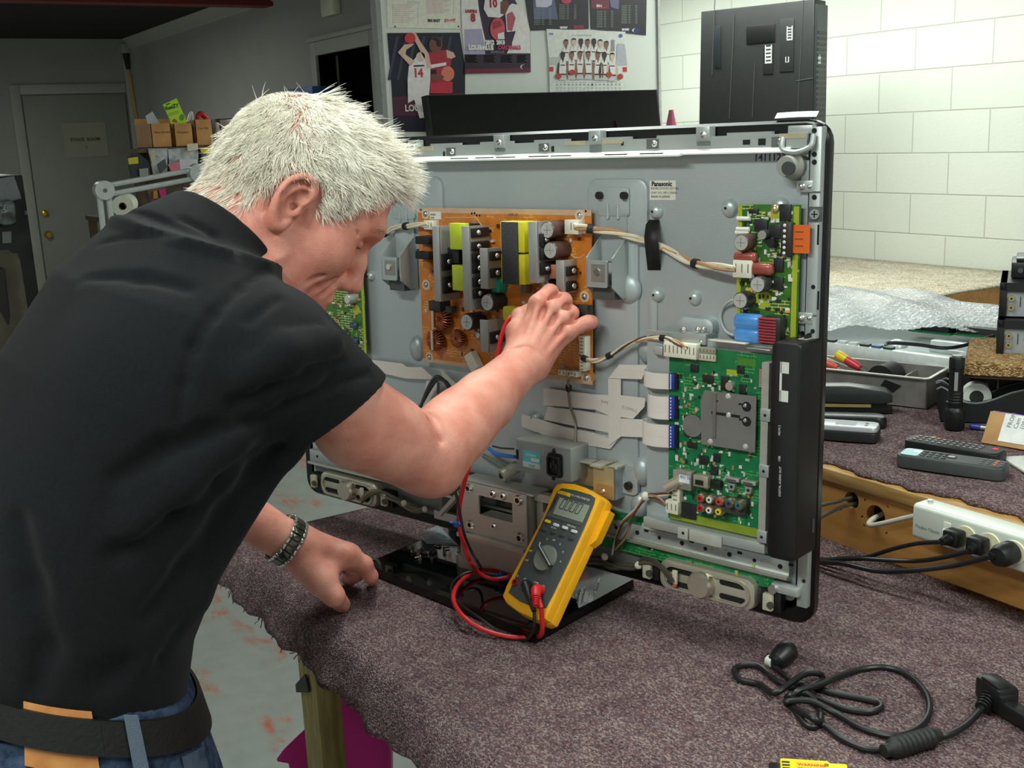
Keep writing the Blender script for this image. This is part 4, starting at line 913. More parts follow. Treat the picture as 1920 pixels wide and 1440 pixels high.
for y in (965, 1010): P = T(*kB(1560, y), .03); e.b2(P[0] - .01, P[1] - .004, P[0] + .012, P[1] + .004, .02, .034, C(50, 52, 54, .4), .001)
P = T(*kC(1550, 555), .03); e.b2(P[0] - .01, P[1] - .004, P[0] + .012, P[1] + .004, .02, .034, C(90, 92, 92, .4), .001)
cov = tb(e, 'side_cover', None, 'black plastic connector cover')
e = MB(); p, q = T(*kB(1487, 288), dc), T(*kB(1522, 568), dc); u_ = min(p[0], p[0]); e.b2(p[0], p[1] - .014, p[0] + .012, p[1], dc, dc + .0003, C(220, 220, 214)); e.b2(p[0], q[1], p[0] + .003, p[1], dc, dc + .0003, C(220, 220, 214)); e.b2(p[0], q[1], p[0] + .012, q[1] + .014, dc, dc + .0003, C(220, 220, 214))
for k, x, y, s_ in ((kB, 1488, 800, 'HDMI 2'), (kB, 1488, 980, 'USB'), (kC, 1490, 300, 'DIGITAL AUDIO OUT')):
    P = T(*k(x, y), dc); e.text(s_, .0040, frame((P[0], P[1], dc + .0002), (0, 1, 0), (-1, 0, 0), (0, 0, 1)), C(220, 220, 214, .6), .0001)
tb(e, 'printed_legend', cov)

# --- flat ribbon cables
M_rib = mat('ribbon_cable', (216, 206, 198), .5, rgb2=(224, 216, 208), vscale=4, stretch=(1, 260, 1))
def flat(k, pts, d, name='ribbon_cable', parent=None, th=.0006):
    e = MB(); e.prism(TQ(k, pts, d), d, d + th, M_rib); return tb(e, name, parent)
def curl(k, x0, y0, y1, xl, d0=dM + .007):
    # loop: leaves the socket to the left, bends back towards the chassis
    p, q = T(*k(x0, y0), d0), T(*k(x0, y1), d0); pl_ = T(*k(xl, (y0 + y1) / 2), d0); L_ = p[0] - pl_[0]; wm = (p[1] + q[1]) / 2
    path = [(p[0], wm, d0), (p[0] - L_ * .5, wm - .001, d0 + .003), (p[0] - L_ * .85, wm, d0 + .001), (p[0] - L_, wm + .001, d0 - .008), (p[0] - L_ * .8, wm + .002, d0 - .018), (p[0] - L_ * .2, wm + .003, d0 - .021)]
    e = MB(); e.ribbon(path, (0, p[1] - q[1], 0), .0006, M_rib, k=6); return tb(e, 'ribbon_cable')
curl(kB, 718, 372, 480, 528); curl(kB, 718, 532, 690, 556); curl(kB, 718, 728, 885, 518)
flat(kB, [(570, 312), (375, 308), (298, 402), (530, 410)], .012); flat(kB, [(298, 402), (386, 402), (384, 808), (300, 870)], .0105)
flat(kB, [(555, 540), (385, 520), (385, 672), (470, 685), (550, 600)], .012); flat(kB, [(560, 690), (385, 680), (385, 805), (540, 812)], .011)
flat(kB, [(385, 520), (200, 515), (-150, 470), (-150, 590), (0, 600), (210, 620), (300, 660), (385, 672)], .008)
flat(kB, [(385, 805), (300, 800), (0, 740), (-300, 650), (-300, 740), (0, 845), (310, 892)], .009)
flat(kB, [(300, 660), (100, 625), (-120, 600), (-150, 690), (300, 780)], .006)
flat(kI, [(380, 1000), (620, 1028), (650, 1050), (740, 1050), (820, 1125), (640, 1118), (385, 1060)], .012)
flat(kI, [(850, 1060), (1000, 1200), (1130, 1230), (1130, 1300), (900, 1230)], .006); flat(kI, [(770, 1120), (830, 1130), (830, 1260), (740, 1290)], .007)
e = MB(); ink2 = C(150, 140, 140, .7)
for k, x, y, s_, d in ((kB, 205, 790, 'AWM 20624 80C', .0097), (kB, 392, 610, 'E123995-S', .0127), (kB, 245, 570, 'SUMITOMO-E', .0087)): P = T(*k(x, y), d); e.text(s_, .006, Matrix.Translation((P[0], P[1], d)) @ Matrix.Rotation(-.12, 4, 'Z'), ink2, .00005)
tb(e, 'ribbon_print')
bundle(PTS(kI, [(735, 1290, .02), (790, 1180, .02), (840, 1115, .024), (890, 1140, .02), (920, 1210, .014)]), [C(70, 74, 76), C(60, 62, 64)], .003)

# --- mains inlet box with sticker
di = .052
fa = [T(*kE(x, y), di) for x, y in ((580, 135), (1128, 218), (1118, 530), (578, 462))]
iu0, iu1 = (fa[0][0] + fa[3][0]) / 2, (fa[1][0] + fa[2][0]) / 2; iw0, iw1 = (fa[2][1] + fa[3][1]) / 2, (fa[0][1] + fa[1][1]) / 2
b = MB(); b.b2(iu0, iw0, iu1, iw1, .004, di, mat('inlet_case', (150, 154, 154), .45, .25, var=.03), .001); b.b2(iu0 + .0, iw1 - .001, iu1, iw1 + .001, .004, di + .001, C(178, 184, 178, .4, .3))
p = T(*kE(572, 300), di); b.b2(iu0 - .0006, iw0 + .018, iu0 + .004, iw1 - .016, di - .012, di + .0004, M_hole)
b.b2(iu1 - .001, iw0 - .002, iu1 + .014, iw1 - .004, .004, .010, M_plate)
inl = tb(b, 'mains_inlet')
o, a, c = sticker(kE, 642, 228, 820, 430, di, C(96, 190, 196, .45), 'inlet_sticker'); a2, c2 = T(*kE(724, 310), di + .0006), T(*kE(806, 360), di + .0006); o.b2(a2[0], c2[1], c2[0], a2[1], di + .0006, di + .0009, C(214, 222, 216)); 
o.b2(a[0], c[1], c[0], c[1] + .008, di + .0006, di + .0008, C(190, 214, 212)); tx(o, 'ICHIBAN', .005, a[0] + .006, a[1] - .008, di + .0008, C(210, 232, 228)); tx(o, 'K2BZ', .005, a[0] + .012, c[1] + .0015, di + .001, C(70, 120, 130)); tb(o, 'inlet_sticker', inl, 'teal sticker with printed block')
P = T(*kE(955, 390), di + .004); e = MB(); oc = [(P[0] - .0135, P[1] - .012), (P[0] + .0135, P[1] - .012), (P[0] + .0135, P[1] + .012), (P[0] + .009, P[1] + .0165), (P[0] - .009, P[1] + .0165), (P[0] - .0135, P[1] + .012)]
e.prism(rrect(P[0] - .0135, P[1] - .018, P[0] + .0135, P[1] + .018, .005), di, di + .003, M_blk); e.ring(rrect(P[0] - .0115, P[1] - .015, P[0] + .0115, P[1] + .015, .004), rrect(P[0] - .0095, P[1] - .013, P[0] + .0095, P[1] + .013, .003), di + .003, di + .008, C(28, 28, 29, .4))
for dx, dy in ((-.005, 0), (0, .004), (.005, 0)): e.b2(P[0] + dx - .001, P[1] + dy - .004, P[0] + dx + .001, P[1] + dy + .004, di + .003, di + .006, C(90, 86, 80, .3, .6))
tb(e, 'inlet_socket', inl)
e = MB()
for x, y in ((955, 240), (950, 515), (1190, 305), (1190, 385)): P = T(*kE(x, y), di if x < 1100 else .012); e.dome((P[0], P[1], di if x < 1100 else .010), (0, 0, 1), .0035, .003, M_scr if x > 1100 else M_blk, 10, 2)
tb(e, 'inlet_screw', inl)
tb(MB().tube(PTS(kE, [(300, 215, .03), (380, 275, .03), (470, 292, .035), (560, 302, .04)]), .003, C(58, 116, 200, .4), n=8), 'blue_wire'); tb(MB().tube(PTS(kE, [(340, 195, .02), (430, 215, .025), (550, 222, .03)]), .0016, M_wireb, n=6), 'brown_wire'); tb(MB().tube(PTS(kE, [(250, 290, .01), (360, 350, .012), (460, 410, .014)]), .004, C(120, 124, 112, .5), n=8), 'grey_wire')
# stand-mount bracket to the right of the inlet
db = .030; e = MB(); M_zn = mat('yellowish_zinc', (196, 182, 140), .4, .45, var=.06, vscale=10)
p, q = T(*kE(1345, 370), db), T(*kE(1560, 740), db); e.b2(p[0], q[1], q[0], p[1], db - .002, db, M_zn); e.b2(q[0] - .002, q[1], q[0], p[1], .004, db, M_plate); e.b2(p[0], p[1] - .002, p[0] + .02, p[1] + .001, db - .024, db + .008, C(206, 200, 180, .4, .3)); e.b2(q[0] - .012, p[1] - .002, q[0] + .004, p[1] + .001, db - .03, db, C(206, 200, 180, .4, .3))
p2, q2 = T(*kE(1225, 300), .012), T(*kE(1345, 600), .012); e.b2(p2[0], q2[1], q2[0] + .02, p2[1], .006, .012, M_zn); e.b2(p2[0] - .006, p2[1] - .003, q2[0] + .01, p2[1], .004, .03, C(196, 194, 178, .4, .3))
p3, q3 = T(*kE(1390, 570), db), T(*kE(1535, 720), db); e.b2(p3[0], q3[1], q3[0], p3[1], db, db + .001, C(176, 150, 104, .4, .4)); P = T(*kE(1447, 645), db); e.dome((P[0], P[1], db + .001), (0, 0, 1), .004, .003, M_scr, 10, 2)
p4, q4 = T(*kE(1600, 380), .012), T(*kE(1780, 700), .012); e.prism(rrect(p4[0], q4[1], q4[0], p4[1], .008), .004, .010, M_plate); P = T(*kE(1700, 590), .012); e.cyl((P[0], P[1], .010), (P[0], P[1], .016), .006, M_blk, n=14)
P = T(*kE(1265, 448), .012); e.cyl((P[0], P[1], .012), (P[0], P[1], .0124), .0025, M_hole, n=10)
tb(e, 'stand_mount')

# --- lower edge: second board, perforated rail, speakers
b = MB(); p, q = T(*kC(330, 430), .012), T(*kC(1400, 740), .012); b.b2(.50, p[1] - .052, q[0] + .01, p[1] + .006, .006, .010, M_pcbg)
o_ = tb(b, 'buffer_board'); clutter('tiny_parts', o_, .52, p[1] - .048, q[0], p[1], .010, 60, [(40, 46, 42), (150, 160, 150), (180, 180, 90)], 15, .003)
p, q = T(*kC(535, 480), .014), T(*kC(640, 540), .014); e = MB(); e.b2(p[0], q[1], q[0], p[1], .010, .016, C(176, 180, 176, .45)); tb(e, 'shield_label', o_)
p, q = T(*kC(545, 432), dM + .01), T(*kC(1385, 620), dM + .01); e = MB(); e.b2(p[0], mw0 - .016, q[0], mw0 - .002, .01, dM + .012, M_rail, .001)
for x0, x1 in ((775, 845), (855, 1080)): a, c = T(*kC(x0, 500), dM + .016), T(*kC(x1, 545), dM + .016); e.b2(a[0], mw0 - .020, c[0], mw0 - .004, dM + .012, dM + .0155, C(196, 196, 188, .4, .3), .001)
P = T(*kC(808, 535), dM + .018); e.cyl((P[0], mw0 - .011, dM + .0155), (P[0], mw0 - .011, dM + .016), .0022, M_hole, n=8); tb(e, 'carrier_lip', carr)
wb0, wb1 = T(*kC(620, 690), .010)[1], T(*kC(620, 590), .010)[1]
b = MB(); b.b2(.028, .068, TWID - .03, .090, 0, .012, M_rail, .001); b.b2(.028, .064, TWID - .03, .068, 0, .018, M_steel)
b.b2(.03, .020, .955, .064, -.004, .002, C(120, 124, 120, .5, .3))
lowr = tb(b, 'bottom_rail')
e = MB()
for i in range(26):
    u = .05 + i * .0375; e.cyl((u, .079, .012), (u, .079, .0125), .0035 if i % 2 else .0028, M_hole, n=10)
    if i % 2: e.b2(u + .012, .083, u + .019, .0865, .012, .0125, M_hole)
tb(e, 'rail_hole', lowr)
M_spk = mat('speaker_shell', (196, 190, 172), .34, .55, var=.05)
def speaker(uc, wc, flip):
    e = MB(); L_, H_ = .150, .044
    e.prism(rrect(uc - L_ / 2, wc - H_ / 2, uc + L_ / 2, wc + H_ / 2, .014), .0, .022, M_spk, cham=.003)
    e.ring(rrect(uc - L_ / 2 + .006, wc - H_ / 2 + .004, uc + L_ / 2 - .006, wc + H_ / 2 - .004, .017), rrect(uc - L_ / 2 + .010, wc - H_ / 2 + .007, uc + L_ / 2 - .010, wc + H_ / 2 - .007, .015), .022, .026, M_spk)
    for sx in (-1, 1):
        for sy in (-1, 1): x0 = uc + sx * .042; e.prism(rrect(x0 - .020, wc + sy * .010 - .004, x0 + .020, wc + sy * .010 + .004, .004), .022, .0226, M_hole)
    r = tb(e, 'speaker')
    e = MB(); e.lathe([(.019, 0), (.019, .010), (.016, .014), (.001, .014)], (uc - .004 * flip, wc, .022), (0, 0, 1), mat('magnet_steel', (206, 196, 178), .3, .7), 22); tb(e, 'magnet', r)
    for sx in (-1, 1):
        e = MB(); x0 = uc + sx * (L_ / 2 + .020); e.b2(x0 - .015, wc - .017, x0 + .015, wc + .012, .0, .016, M_blk, .002); e.b2(x0 - .008, wc - .014, x0 + .006, wc + .010, .016, .024, C(190, 186, 160, .6), .002); e.cyl((x0 + .005, wc - .004, .024), (x0 + .005, wc - .004, .027), .005, C(70, 70, 66), n=12); tb(e, 'speaker_grommet', r)
    e = MB(); e.b2(uc - flip * .045 - .004, wc - .008, uc - flip * .045 + .004, wc + .012, .026, .030, C(214, 206, 180), .001); e.b2(uc - flip * .045 - .003, wc - .012, uc - flip * .045 + .003, wc - .008, .026, .030, C(206, 90, 60, .4)); tb(e, 'speaker_terminal', r)
    return r
P = T(*kC(975, 905), .02); speaker(P[0], P[1] + .000, 1)
P = T(*kF(560, 460), .02); speaker(P[0], P[1] + .000, -1)
bundle(PTS(kC, [(745, 880, .03), (700, 810, .03), (620, 745, .024), (545, 740, .02), (500, 775, .02), (400, 780, .016), (310, 770, .012), (220, 740, .01), (100, 740, .01)]), [C(70, 66, 56), C(84, 80, 66), C(60, 60, 56)], .003)
bundle(PTS(kF, [(720, 590, .03), (800, 520, .028), (920, 490, .02), (1060, 560, .016), (1180, 620, .016), (1300, 690, .014), (1420, 690, .014)]), [C(122, 116, 86), C(110, 106, 80), C(90, 88, 70)], .003)
bundle(PTS(kC, [(735, 272, .04), (640, 285, .036), (560, 300, .03), (480, 400, .026), (400, 480, .022), (355, 590, .018), (330, 690, .012)]), [M_wireb, C(150, 90, 80), M_wirew], .0017); bundle(PTS(kC, [(700, 355, .04), (650, 310, .038), (570, 300, .032), (480, 420, .03), (430, 560, .024), (350, 660, .016)]), [C(150, 120, 96), M_wireb], .0017)
for k, x, y, d, r in ((kC, 556, 298, .034, .007), (kC, 272, 715, .016, .006), (kC, 505, 775, .024, .006), (kF, 1185, 622, .02, .006), (kF, 1420, 690, .016, .006)): P = T(*k(x, y), d); e = MB(); e.ball((P[0], P[1], d), (r, r, r * .8), C(222, 216, 200), 10, k=6); tb(e, 'cable_tie')
e = MB(); P, Q = T(*kC(1440, 940), .02), T(*kC(1610, 975), .02); e.b2(P[0] - .004, Q[1] - .006, Q[0], P[1] + .008, .004, .02, C(180, 184, 180, .4, .4), .002); e.cyl((P[0], P[1], .02), (P[0], P[1], .024), .006, M_scr, n=14); tb(e, 'corner_plate')

# --- stand: neck plate with square window, foot plate, glass base
M_cast = mat('cast_stand_steel', (190, 188, 178), .42, .45, var=.06, vscale=14, bump=.05, bscale=250)
ds = .052
ps = {n: T(*kE(x, y), ds) for n, x, y in (('tl', 40, 525), ('tr', 685, 680), ('br', 690, 1195), ('bl', 55, 1060))}
nu0, nu1 = ps['tl'][0] - .075, (ps['tr'][0] + ps['br'][0]) / 2; nw1, nw0 = (ps['tl'][1] + ps['tr'][1]) / 2, (ps['bl'][1] + ps['br'][1]) / 2
h = [T(*kE(x, y), ds) for x, y in ((195, 685), (538, 765), (535, 975), (205, 880))]
hu0, hu1, hw0, hw1 = (h[0][0] + h[3][0]) / 2, (h[1][0] + h[2][0]) / 2, (h[2][1] + h[3][1]) / 2, (h[0][1] + h[1][1]) / 2
pu_ = ps['tl'][0] - .006
b = MB()
b.b2(pu_, hw1, nu1, nw1, ds - .003, ds, M_cast); b.b2(pu_, nw0, nu1, hw0, ds - .003, ds, M_cast); b.b2(pu_, hw0, hu0, hw1, ds - .003, ds, M_cast); b.b2(hu1, hw0, nu1, hw1, ds - .003, ds, M_cast)
b.b2(hu0, hw0 - .001, hu1, hw0 + .001, ds - .03, ds, C(206, 204, 190, .4, .4)); b.b2(hu0, hw0, hu1, hw1, .006, .012, C(60, 60, 56, .6))
b.b2(pu_, nw1 - .002, nu1 + .012, nw1 + .001, .014, ds, M_cast); b.b2(pu_, nw0 - .006, nu1, nw0, ds - .002, ds + .012, M_steel)
b.b2(nu1 - .002, nw0, nu1, nw1, .01, ds, M_cast); b.b2(pu_, nw0, pu_ + .002, nw1, .01, ds, M_cast)
# angled webs right and left
for s_, ux in ((1, nu1 + .004), (-1, pu_ - .004)):
    u2 = ux + s_ * .075; 
    b.prism([(ux, nw0 + .01), (ux + s_ * .012, nw0 + .01), (u2, nw1 - .012), (u2, nw1), (ux, nw1)][:: s_], .026, .029, M_cast) if False else b.prism([(ux, nw1 - .012), (u2, nw1 - .012), (u2, nw1), (ux, nw1)], .026, .04, M_cast)
    b.prism([(ux, nw0), (ux + s_ * .012, nw0), (ux + s_ * .012, nw1), (ux, nw1)], .026, .034, M_cast)
    b.tube([(ux + s_ * .014, nw1 - .03, .032), (ux + s_ * .06, nw0 + .01, .032)], .006, M_cast, n=6, smooth=False)
    b.prism([(ux, nw0), (u2, nw0), (u2, nw0 + .014), (ux, nw0 + .014)], .026, .034, M_cast)
    b.b2(min(ux, u2), nw0, max(ux, u2), nw1, .012, .014, C(70, 70, 66, .6))
nk = tb(b, 'stand_neck', None, 'cast steel stand bracket with square window')
for x, y, r in ((110, 612, .0075), (605, 732, .0085), (128, 975, .0075), (622, 1108, .0085), (350, 668, .006), (452, 692, .006), (362, 990, .005)):
    P = T(*kE(x, y), ds); e = MB(); e.lathe([(r, 0), (r, .003), (r * .75, .0055), (r * .5, .0055), (r * .45, .003)], (P[0], P[1], ds), (0, 0, 1), M_scr, 18); e.cyl((P[0], P[1], ds + .003), (P[0], P[1], ds + .0042), r * .46, M_hole, n=10); tb(e, 'stand_bolt', nk)
P = T(*kE(470, 475), .03); e = MB(); e.cyl((P[0] + .01, P[1] + .01, .012), (P[0], P[1], .04), .010, C(190, 184, 168, .4, .4), n=18); e.cyl((P[0], P[1], .04), (P[0], P[1], .0405), .005, M_hole, n=12); tb(e, 'pivot_stub', nk)
# foot plate (flat on the base) and glass base, built level in world space
def lv(px, py, z): return onz(px, py, z)
zb = BZ + .001
gb = [lv(x, y, BZ + .016) for x, y in ((684, 1056), (820, 980), (1188, 1086), (1003, 1188))]
gb[1] = gb[0] + (gb[2] - gb[3])
ctr = sum(gb) / 4
ob = MB(); q2 = [(p[0], p[1]) for p in gb]
ob.prism(q2, zb, BZ + .014, C(10, 10, 11, .25)); ob.prism([(ctr[0] + (p[0] - ctr[0]) * .995, ctr[1] + (p[1] - ctr[1]) * .995) for p in q2], BZ + .014, BZ + .016, mat('black_glass', (5, 6, 7), .05, spec=.8, coat=.6))
base = ob.build('stand_base', tv); base['label'] = 'glossy black glass stand base'
fp = [lv(x, y, BZ + .034) for x, y in ((855, 1035), (885, 1005), (1060, 1055), (945, 1085), (850, 1040))]
F_ = [K(860, 800, 5.3333)(x, y) for x, y in ((-30, 1250), (60, 1165), (640, 1250), (600, 1350), (480, 1392), (0, 1290))]
fp = [lv(x, y, BZ + .036) for x, y in F_]
ob = MB(); ob.prism([(p[0], p[1]) for p in fp], BZ + .016, BZ + .036, mat('painted_foot', (196, 198, 190), .4, .3), cham=.004)
ft = ob.build('stand_foot', tv)
for x, y in ((235, 1188), (470, 1262), (400, 1335)):
    P = lv(*kE(x, y), BZ + .036); e = MB(); e.cyl(P, P + np.array([0, 0, .004]), .006, M_scr, n=14); e.build('foot_bolt', ft)
# lower flange of the neck, bolted down to the foot
pm = [TO + TU * u_ + TW * w_ - TN * d_ for u_, w_, d_ in ((pu_ + .002, nw0 - .002, ds + .006), (nu1 - .002, nw0 - .002, ds + .006))]
ob = MB(); a_, b_ = pm; dn = BZ + .034
ob.add([a_, b_, (b_[0], b_[1], dn), (a_[0], a_[1], dn), a_ + (TN * .004), b_ + (TN * .004), np.array([b_[0], b_[1], dn]) + TN * .004, np.array([a_[0], a_[1], dn]) + TN * .004], [(0, 1, 2, 3), (4, 7, 6, 5), (0, 4, 5, 1), (1, 5, 6, 2), (2, 6, 7, 3), (3, 7, 4, 0)], M_cast)
ob.build('neck_web', nk)
# ================================================================== the man: bodies sculpted as signed distance fields
import openvdb
def smin(a, b, k):
    h = np.maximum(k - np.abs(a - b), 0) / k
    return np.minimum(a, b) - h * h * k * .25
class Field:
    def __init__(s, lo, hi, h):
        s.lo = np.array(lo, float); s.h = h; s.n = np.ceil((np.array(hi) - s.lo) / h).astype(int) + 1
        s.a = np.full(s.n, .06, np.float32)
    def block(s, lo, hi, pad):
        i0 = np.clip(np.floor((np.minimum(lo, hi) - pad - s.lo) / s.h).astype(int), 0, s.n); i1 = np.clip(np.ceil((np.maximum(lo, hi) + pad - s.lo) / s.h).astype(int) + 1, 0, s.n)
        if np.any(i1 <= i0): return None, None
        X = [(s.lo[k] + s.h * np.arange(i0[k], i1[k])).astype(np.float32) for k in range(3)]
        G = np.meshgrid(*X, indexing='ij')
        return tuple(slice(i0[k], i1[k]) for k in range(3)), G
    def add(s, fn, lo, hi, k=.01, pad=None, op='u'):
        sl, G = s.block(np.array(lo, float), np.array(hi, float), (k + .012) if pad is None else pad)
        if sl is None: return
        d = fn(*G).astype(np.float32)
        if op == 'u': s.a[sl] = smin(s.a[sl], d, k)
        elif op == 's': s.a[sl] = -smin(-s.a[sl], d, k)        # smooth subtraction
        elif op == 'off': s.a[sl] = s.a[sl] + d
    def cone(s, a, b, ra, rb, k=.01, op='u'):
        a = np.array(a, float); b = np.array(b, float); ba = b - a; L2 = max(ba @ ba, 1e-12); r = max(ra, rb)
        def fn(x, y, z):
            t = np.clip(((x - a[0]) * ba[0] + (y - a[1]) * ba[1] + (z - a[2]) * ba[2]) / L2, 0, 1)
            return np.sqrt((x - a[0] - ba[0] * t) ** 2 + (y - a[1] - ba[1] * t) ** 2 + (z - a[2] - ba[2] * t) ** 2) - (ra + (rb - ra) * t)
        s.add(fn, np.minimum(a, b) - r, np.maximum(a, b) + r, k, op=op)
    def chain(s, pts, rs, k=.01, op='u'):
        if not hasattr(rs, '__len__'): rs = [rs] * len(pts)
        for i in range(len(pts) - 1): s.cone(pts[i], pts[i + 1], rs[i], rs[i + 1], k, op)
    def ell(s, c, ax, r, k=.01, op='u'):
        c = np.array(c, float); ax = np.array(ax, float); r = np.array(r, float); R = max(r)
        def fn(x, y, z):
            q = [(x - c[0]) * ax[i][0] + (y - c[1]) * ax[i][1] + (z - c[2]) * ax[i][2] for i in range(3)]
            k0 = np.sqrt(sum((q[i] / r[i]) ** 2 for i in range(3))); k1 = np.sqrt(sum((q[i] / r[i] ** 2) ** 2 for i in range(3))) + 1e-9
            return k0 * (k0 - 1) / k1
        ext = np.sqrt(((ax * r[:, None]) ** 2).sum(0))
        s.add(fn, c - ext, c + ext, k, op=op)
    def path(s, pts, rs, k=.004, op='u', sub=4):
        P = catmull(pts, sub); s.chain(P, list(np.interp(np.linspace(0, 1, len(P)), np.linspace(0, 1, len(rs)), rs)), k, op)
    def sample(s, P):
        P = np.atleast_2d(P); q = (P - s.lo) / s.h; i = np.clip(q.astype(int), 0, s.n - 2); f = np.clip(q - i, 0, 1); out = 0
        for dx in (0, 1):
            for dy in (0, 1):
                for dz in (0, 1):
                    w_ = (f[:, 0] if dx else 1 - f[:, 0]) * (f[:, 1] if dy else 1 - f[:, 1]) * (f[:, 2] if dz else 1 - f[:, 2])
                    out = out + w_ * s.a[i[:, 0] + dx, i[:, 1] + dy, i[:, 2] + dz]
        return out
    def hit(s, px, py, t0=.7, t1=2.2):
        # first surface point met along the sight line through a photo pixel
        d = ray(px, py); t = t0
        while t < t1:
            v = float(s.sample(CAM + d * t)[0])
            if v < .0004: return CAM + d * t
            t += max(.0006, v * .6)
        return None
    def mesh(s, name, m, parent=None, smooth=1, angle=180):
        g = openvdb.FloatGrid(.06); g.copyFromArray(np.ascontiguousarray(s.a), tolerance=.0); g.transform = openvdb.createLinearTransform(s.h)
        pts, quads = g.convertToQuads(0.0)
        pts = pts + s.lo
        me = bpy.data.meshes.new(name); me.vertices.add(len(pts)); me.vertices.foreach_set('co', pts.astype(np.float32).ravel())
        nq = len(quads); me.loops.add(nq * 4); me.loops.foreach_set('vertex_index', quads[:, ::-1].astype(np.int32).ravel())
        me.polygons.add(nq); me.polygons.foreach_set('loop_start', np.arange(0, nq * 4, 4, dtype=np.int32))
        me.polygons.foreach_set('use_smooth', np.ones(nq, bool)); me.update(); me.validate()
        n = np.zeros(len(me.polygons) * 3); me.polygons.foreach_get('normal', n); c = np.zeros(len(me.polygons) * 3); me.polygons.foreach_get('center', c)
        n = n.reshape(-1, 3)[::97]; c = c.reshape(-1, 3)[::97]
        if (s.sample(c + n * .002) < s.sample(c - n * .002)).mean() > .5: me.flip_normals()
        me.materials.append(m)
        o = bpy.data.objects.new(name, me); COL.objects.link(o)
        if parent is not None: o.parent = parent; me.transform(world(parent).inverted())
        return o

V = lambda *c: np.array(c, float)
def nrm(v): v = np.array(v, float); return v / np.linalg.norm(v)
# ---- head frame (fitted to the profile in the photograph)
HO = V(-1.252, .493, 1.525); HF = nrm((.220, .753, -.620)); HS = nrm((.970, -.239, .053)); HT = np.cross(HS, HF); HS = np.cross(HF, HT)
def H(f, s_, t): return HO + HF * f + HS * s_ + HT * t
HA = np.array([HF, HS, HT])
def hax(yaw=0, pitch=0):      # head axes turned a little, for ellipsoids
    f = HF * math.cos(yaw) + HS * math.sin(yaw); s_ = np.cross(HT, f) * -1; f2 = f * math.cos(pitch) + HT * math.sin(pitch); t = np.cross(s_, f2)
    return np.array([f2, s_, t])
NB = V(-1.245, .372, 1.452)                       # base of the neck
HIP = V(-1.215, .165, 1.075)
SR, SL = V(-1.085, .392, 1.384), V(-1.43, .41, 1.385)
ER, WR = dep(803, 856, 1.335), dep(985, 678, 1.525)
HEMR = dep(628, 778, 1.225)
WL = dep(550, 1022, 1.655); EL = V(-1.55, .37, 1.175)

h = .0021
B = Field((-1.64, .0, .89), (-.90, 1.02, 1.70), h)
# cranium, face
B.ell(H(-.004, 0, .043), HA, (.097, .0755, .084), .01)
B.ell(H(.028, 0, .050), HA, (.073, .064, .062), .02)
B.ell(H(.040, 0, -.035), HA, (.056, .060, .072), .03)
for s_ in (-1, 1):
    B.ell(H(.058, s_ * .040, -.018), HA, (.030, .026, .026), .02)
    B.cone(H(.0, s_ * .054, -.045), H(.030, s_ * .046, -.085), .018, .017, .025)
    B.cone(H(.030, s_ * .046, -.085), H(.072, s_ * .014, -.103), .017, .016, .022)
B.ell(H(.078, 0, -.098), HA, (.018, .020, .018), .02)
B.ell(H(.076, 0, -.066), HA, (.023, .030, .027), .018)
B.chain([H(.078, -.042, .024), H(.091, -.022, .031), H(.094, 0, .028), H(.091, .022, .031), H(.078, .042, .024)], [.010, .012, .011, .012, .010], .018)
for s_ in (-1, 1):
    B.ell(H(.103, s_ * .031, .005), HA, (.0145, .015, .0105), .014, 's')
    B.ell(H(.0795, s_ * .031, .006), HA, (.0125, .0135, .0125), .004)
    B.cone(H(.0915, s_ * .022, .0005), H(.086, s_ * .043, .0005), .0012, .0012, .003, 's')
    B.cone(H(.0925, s_ * .020, .013), H(.086, s_ * .044, .013), .0011, .0011, .003, 's')
# nose
B.chain([H(.096, 0, .012), H(.105, 0, -.010), H(.1125, 0, -.030)], [.0085, .0085, .0105], .010)
B.ell(H(.1125, 0, -.036), HA, (.0125, .0125, .0105), .006)
for s_ in (-1, 1):
    B.ell(H(.099, s_ * .0125, -.041), HA, (.0125, .0075, .0085), .006)
    B.cone(H(.106, s_ * .0065, -.050), H(.103, s_ * .007, -.042), .0034, .003, .003, 's')
    B.chain([H(.094, s_ * .021, -.034), H(.090, s_ * .027, -.048), H(.083, s_ * .033, -.066)], [.0018, .0022, .0015], .006, 's')
    B.chain([H(.082, s_ * .037, -.040), H(.074, s_ * .043, -.062), H(.064, s_ * .046, -.082)], [.0012, .0018, .0012], .007, 's')
    B.chain([H(.068, s_ * .050, -.045), H(.060, s_ * .053, -.064)], [.001, .0014], .006, 's')
    B.chain([H(.079, s_ * .047, .012), H(.073, s_ * .055, .016)], [.0008, .0008], .004, 's')
# lips
B.chain([H(.084, -.024, -.0715), H(.0945, -.010, -.0665), H(.0965, 0, -.0665), H(.0945, .010, -.0665), H(.084, .024, -.0715)], [.004, .006, .006, .006, .004], .006)
B.chain([H(.083, -.021, -.0765), H(.0935, 0, -.0785), H(.083, .021, -.0765)], [.004, .0065, .004], .006)
B.chain([H(.083, -.027, -.0735), H(.0985, 0, -.0722), H(.083, .027, -.0735)], [.0016, .0013, .0016], .003, 's')
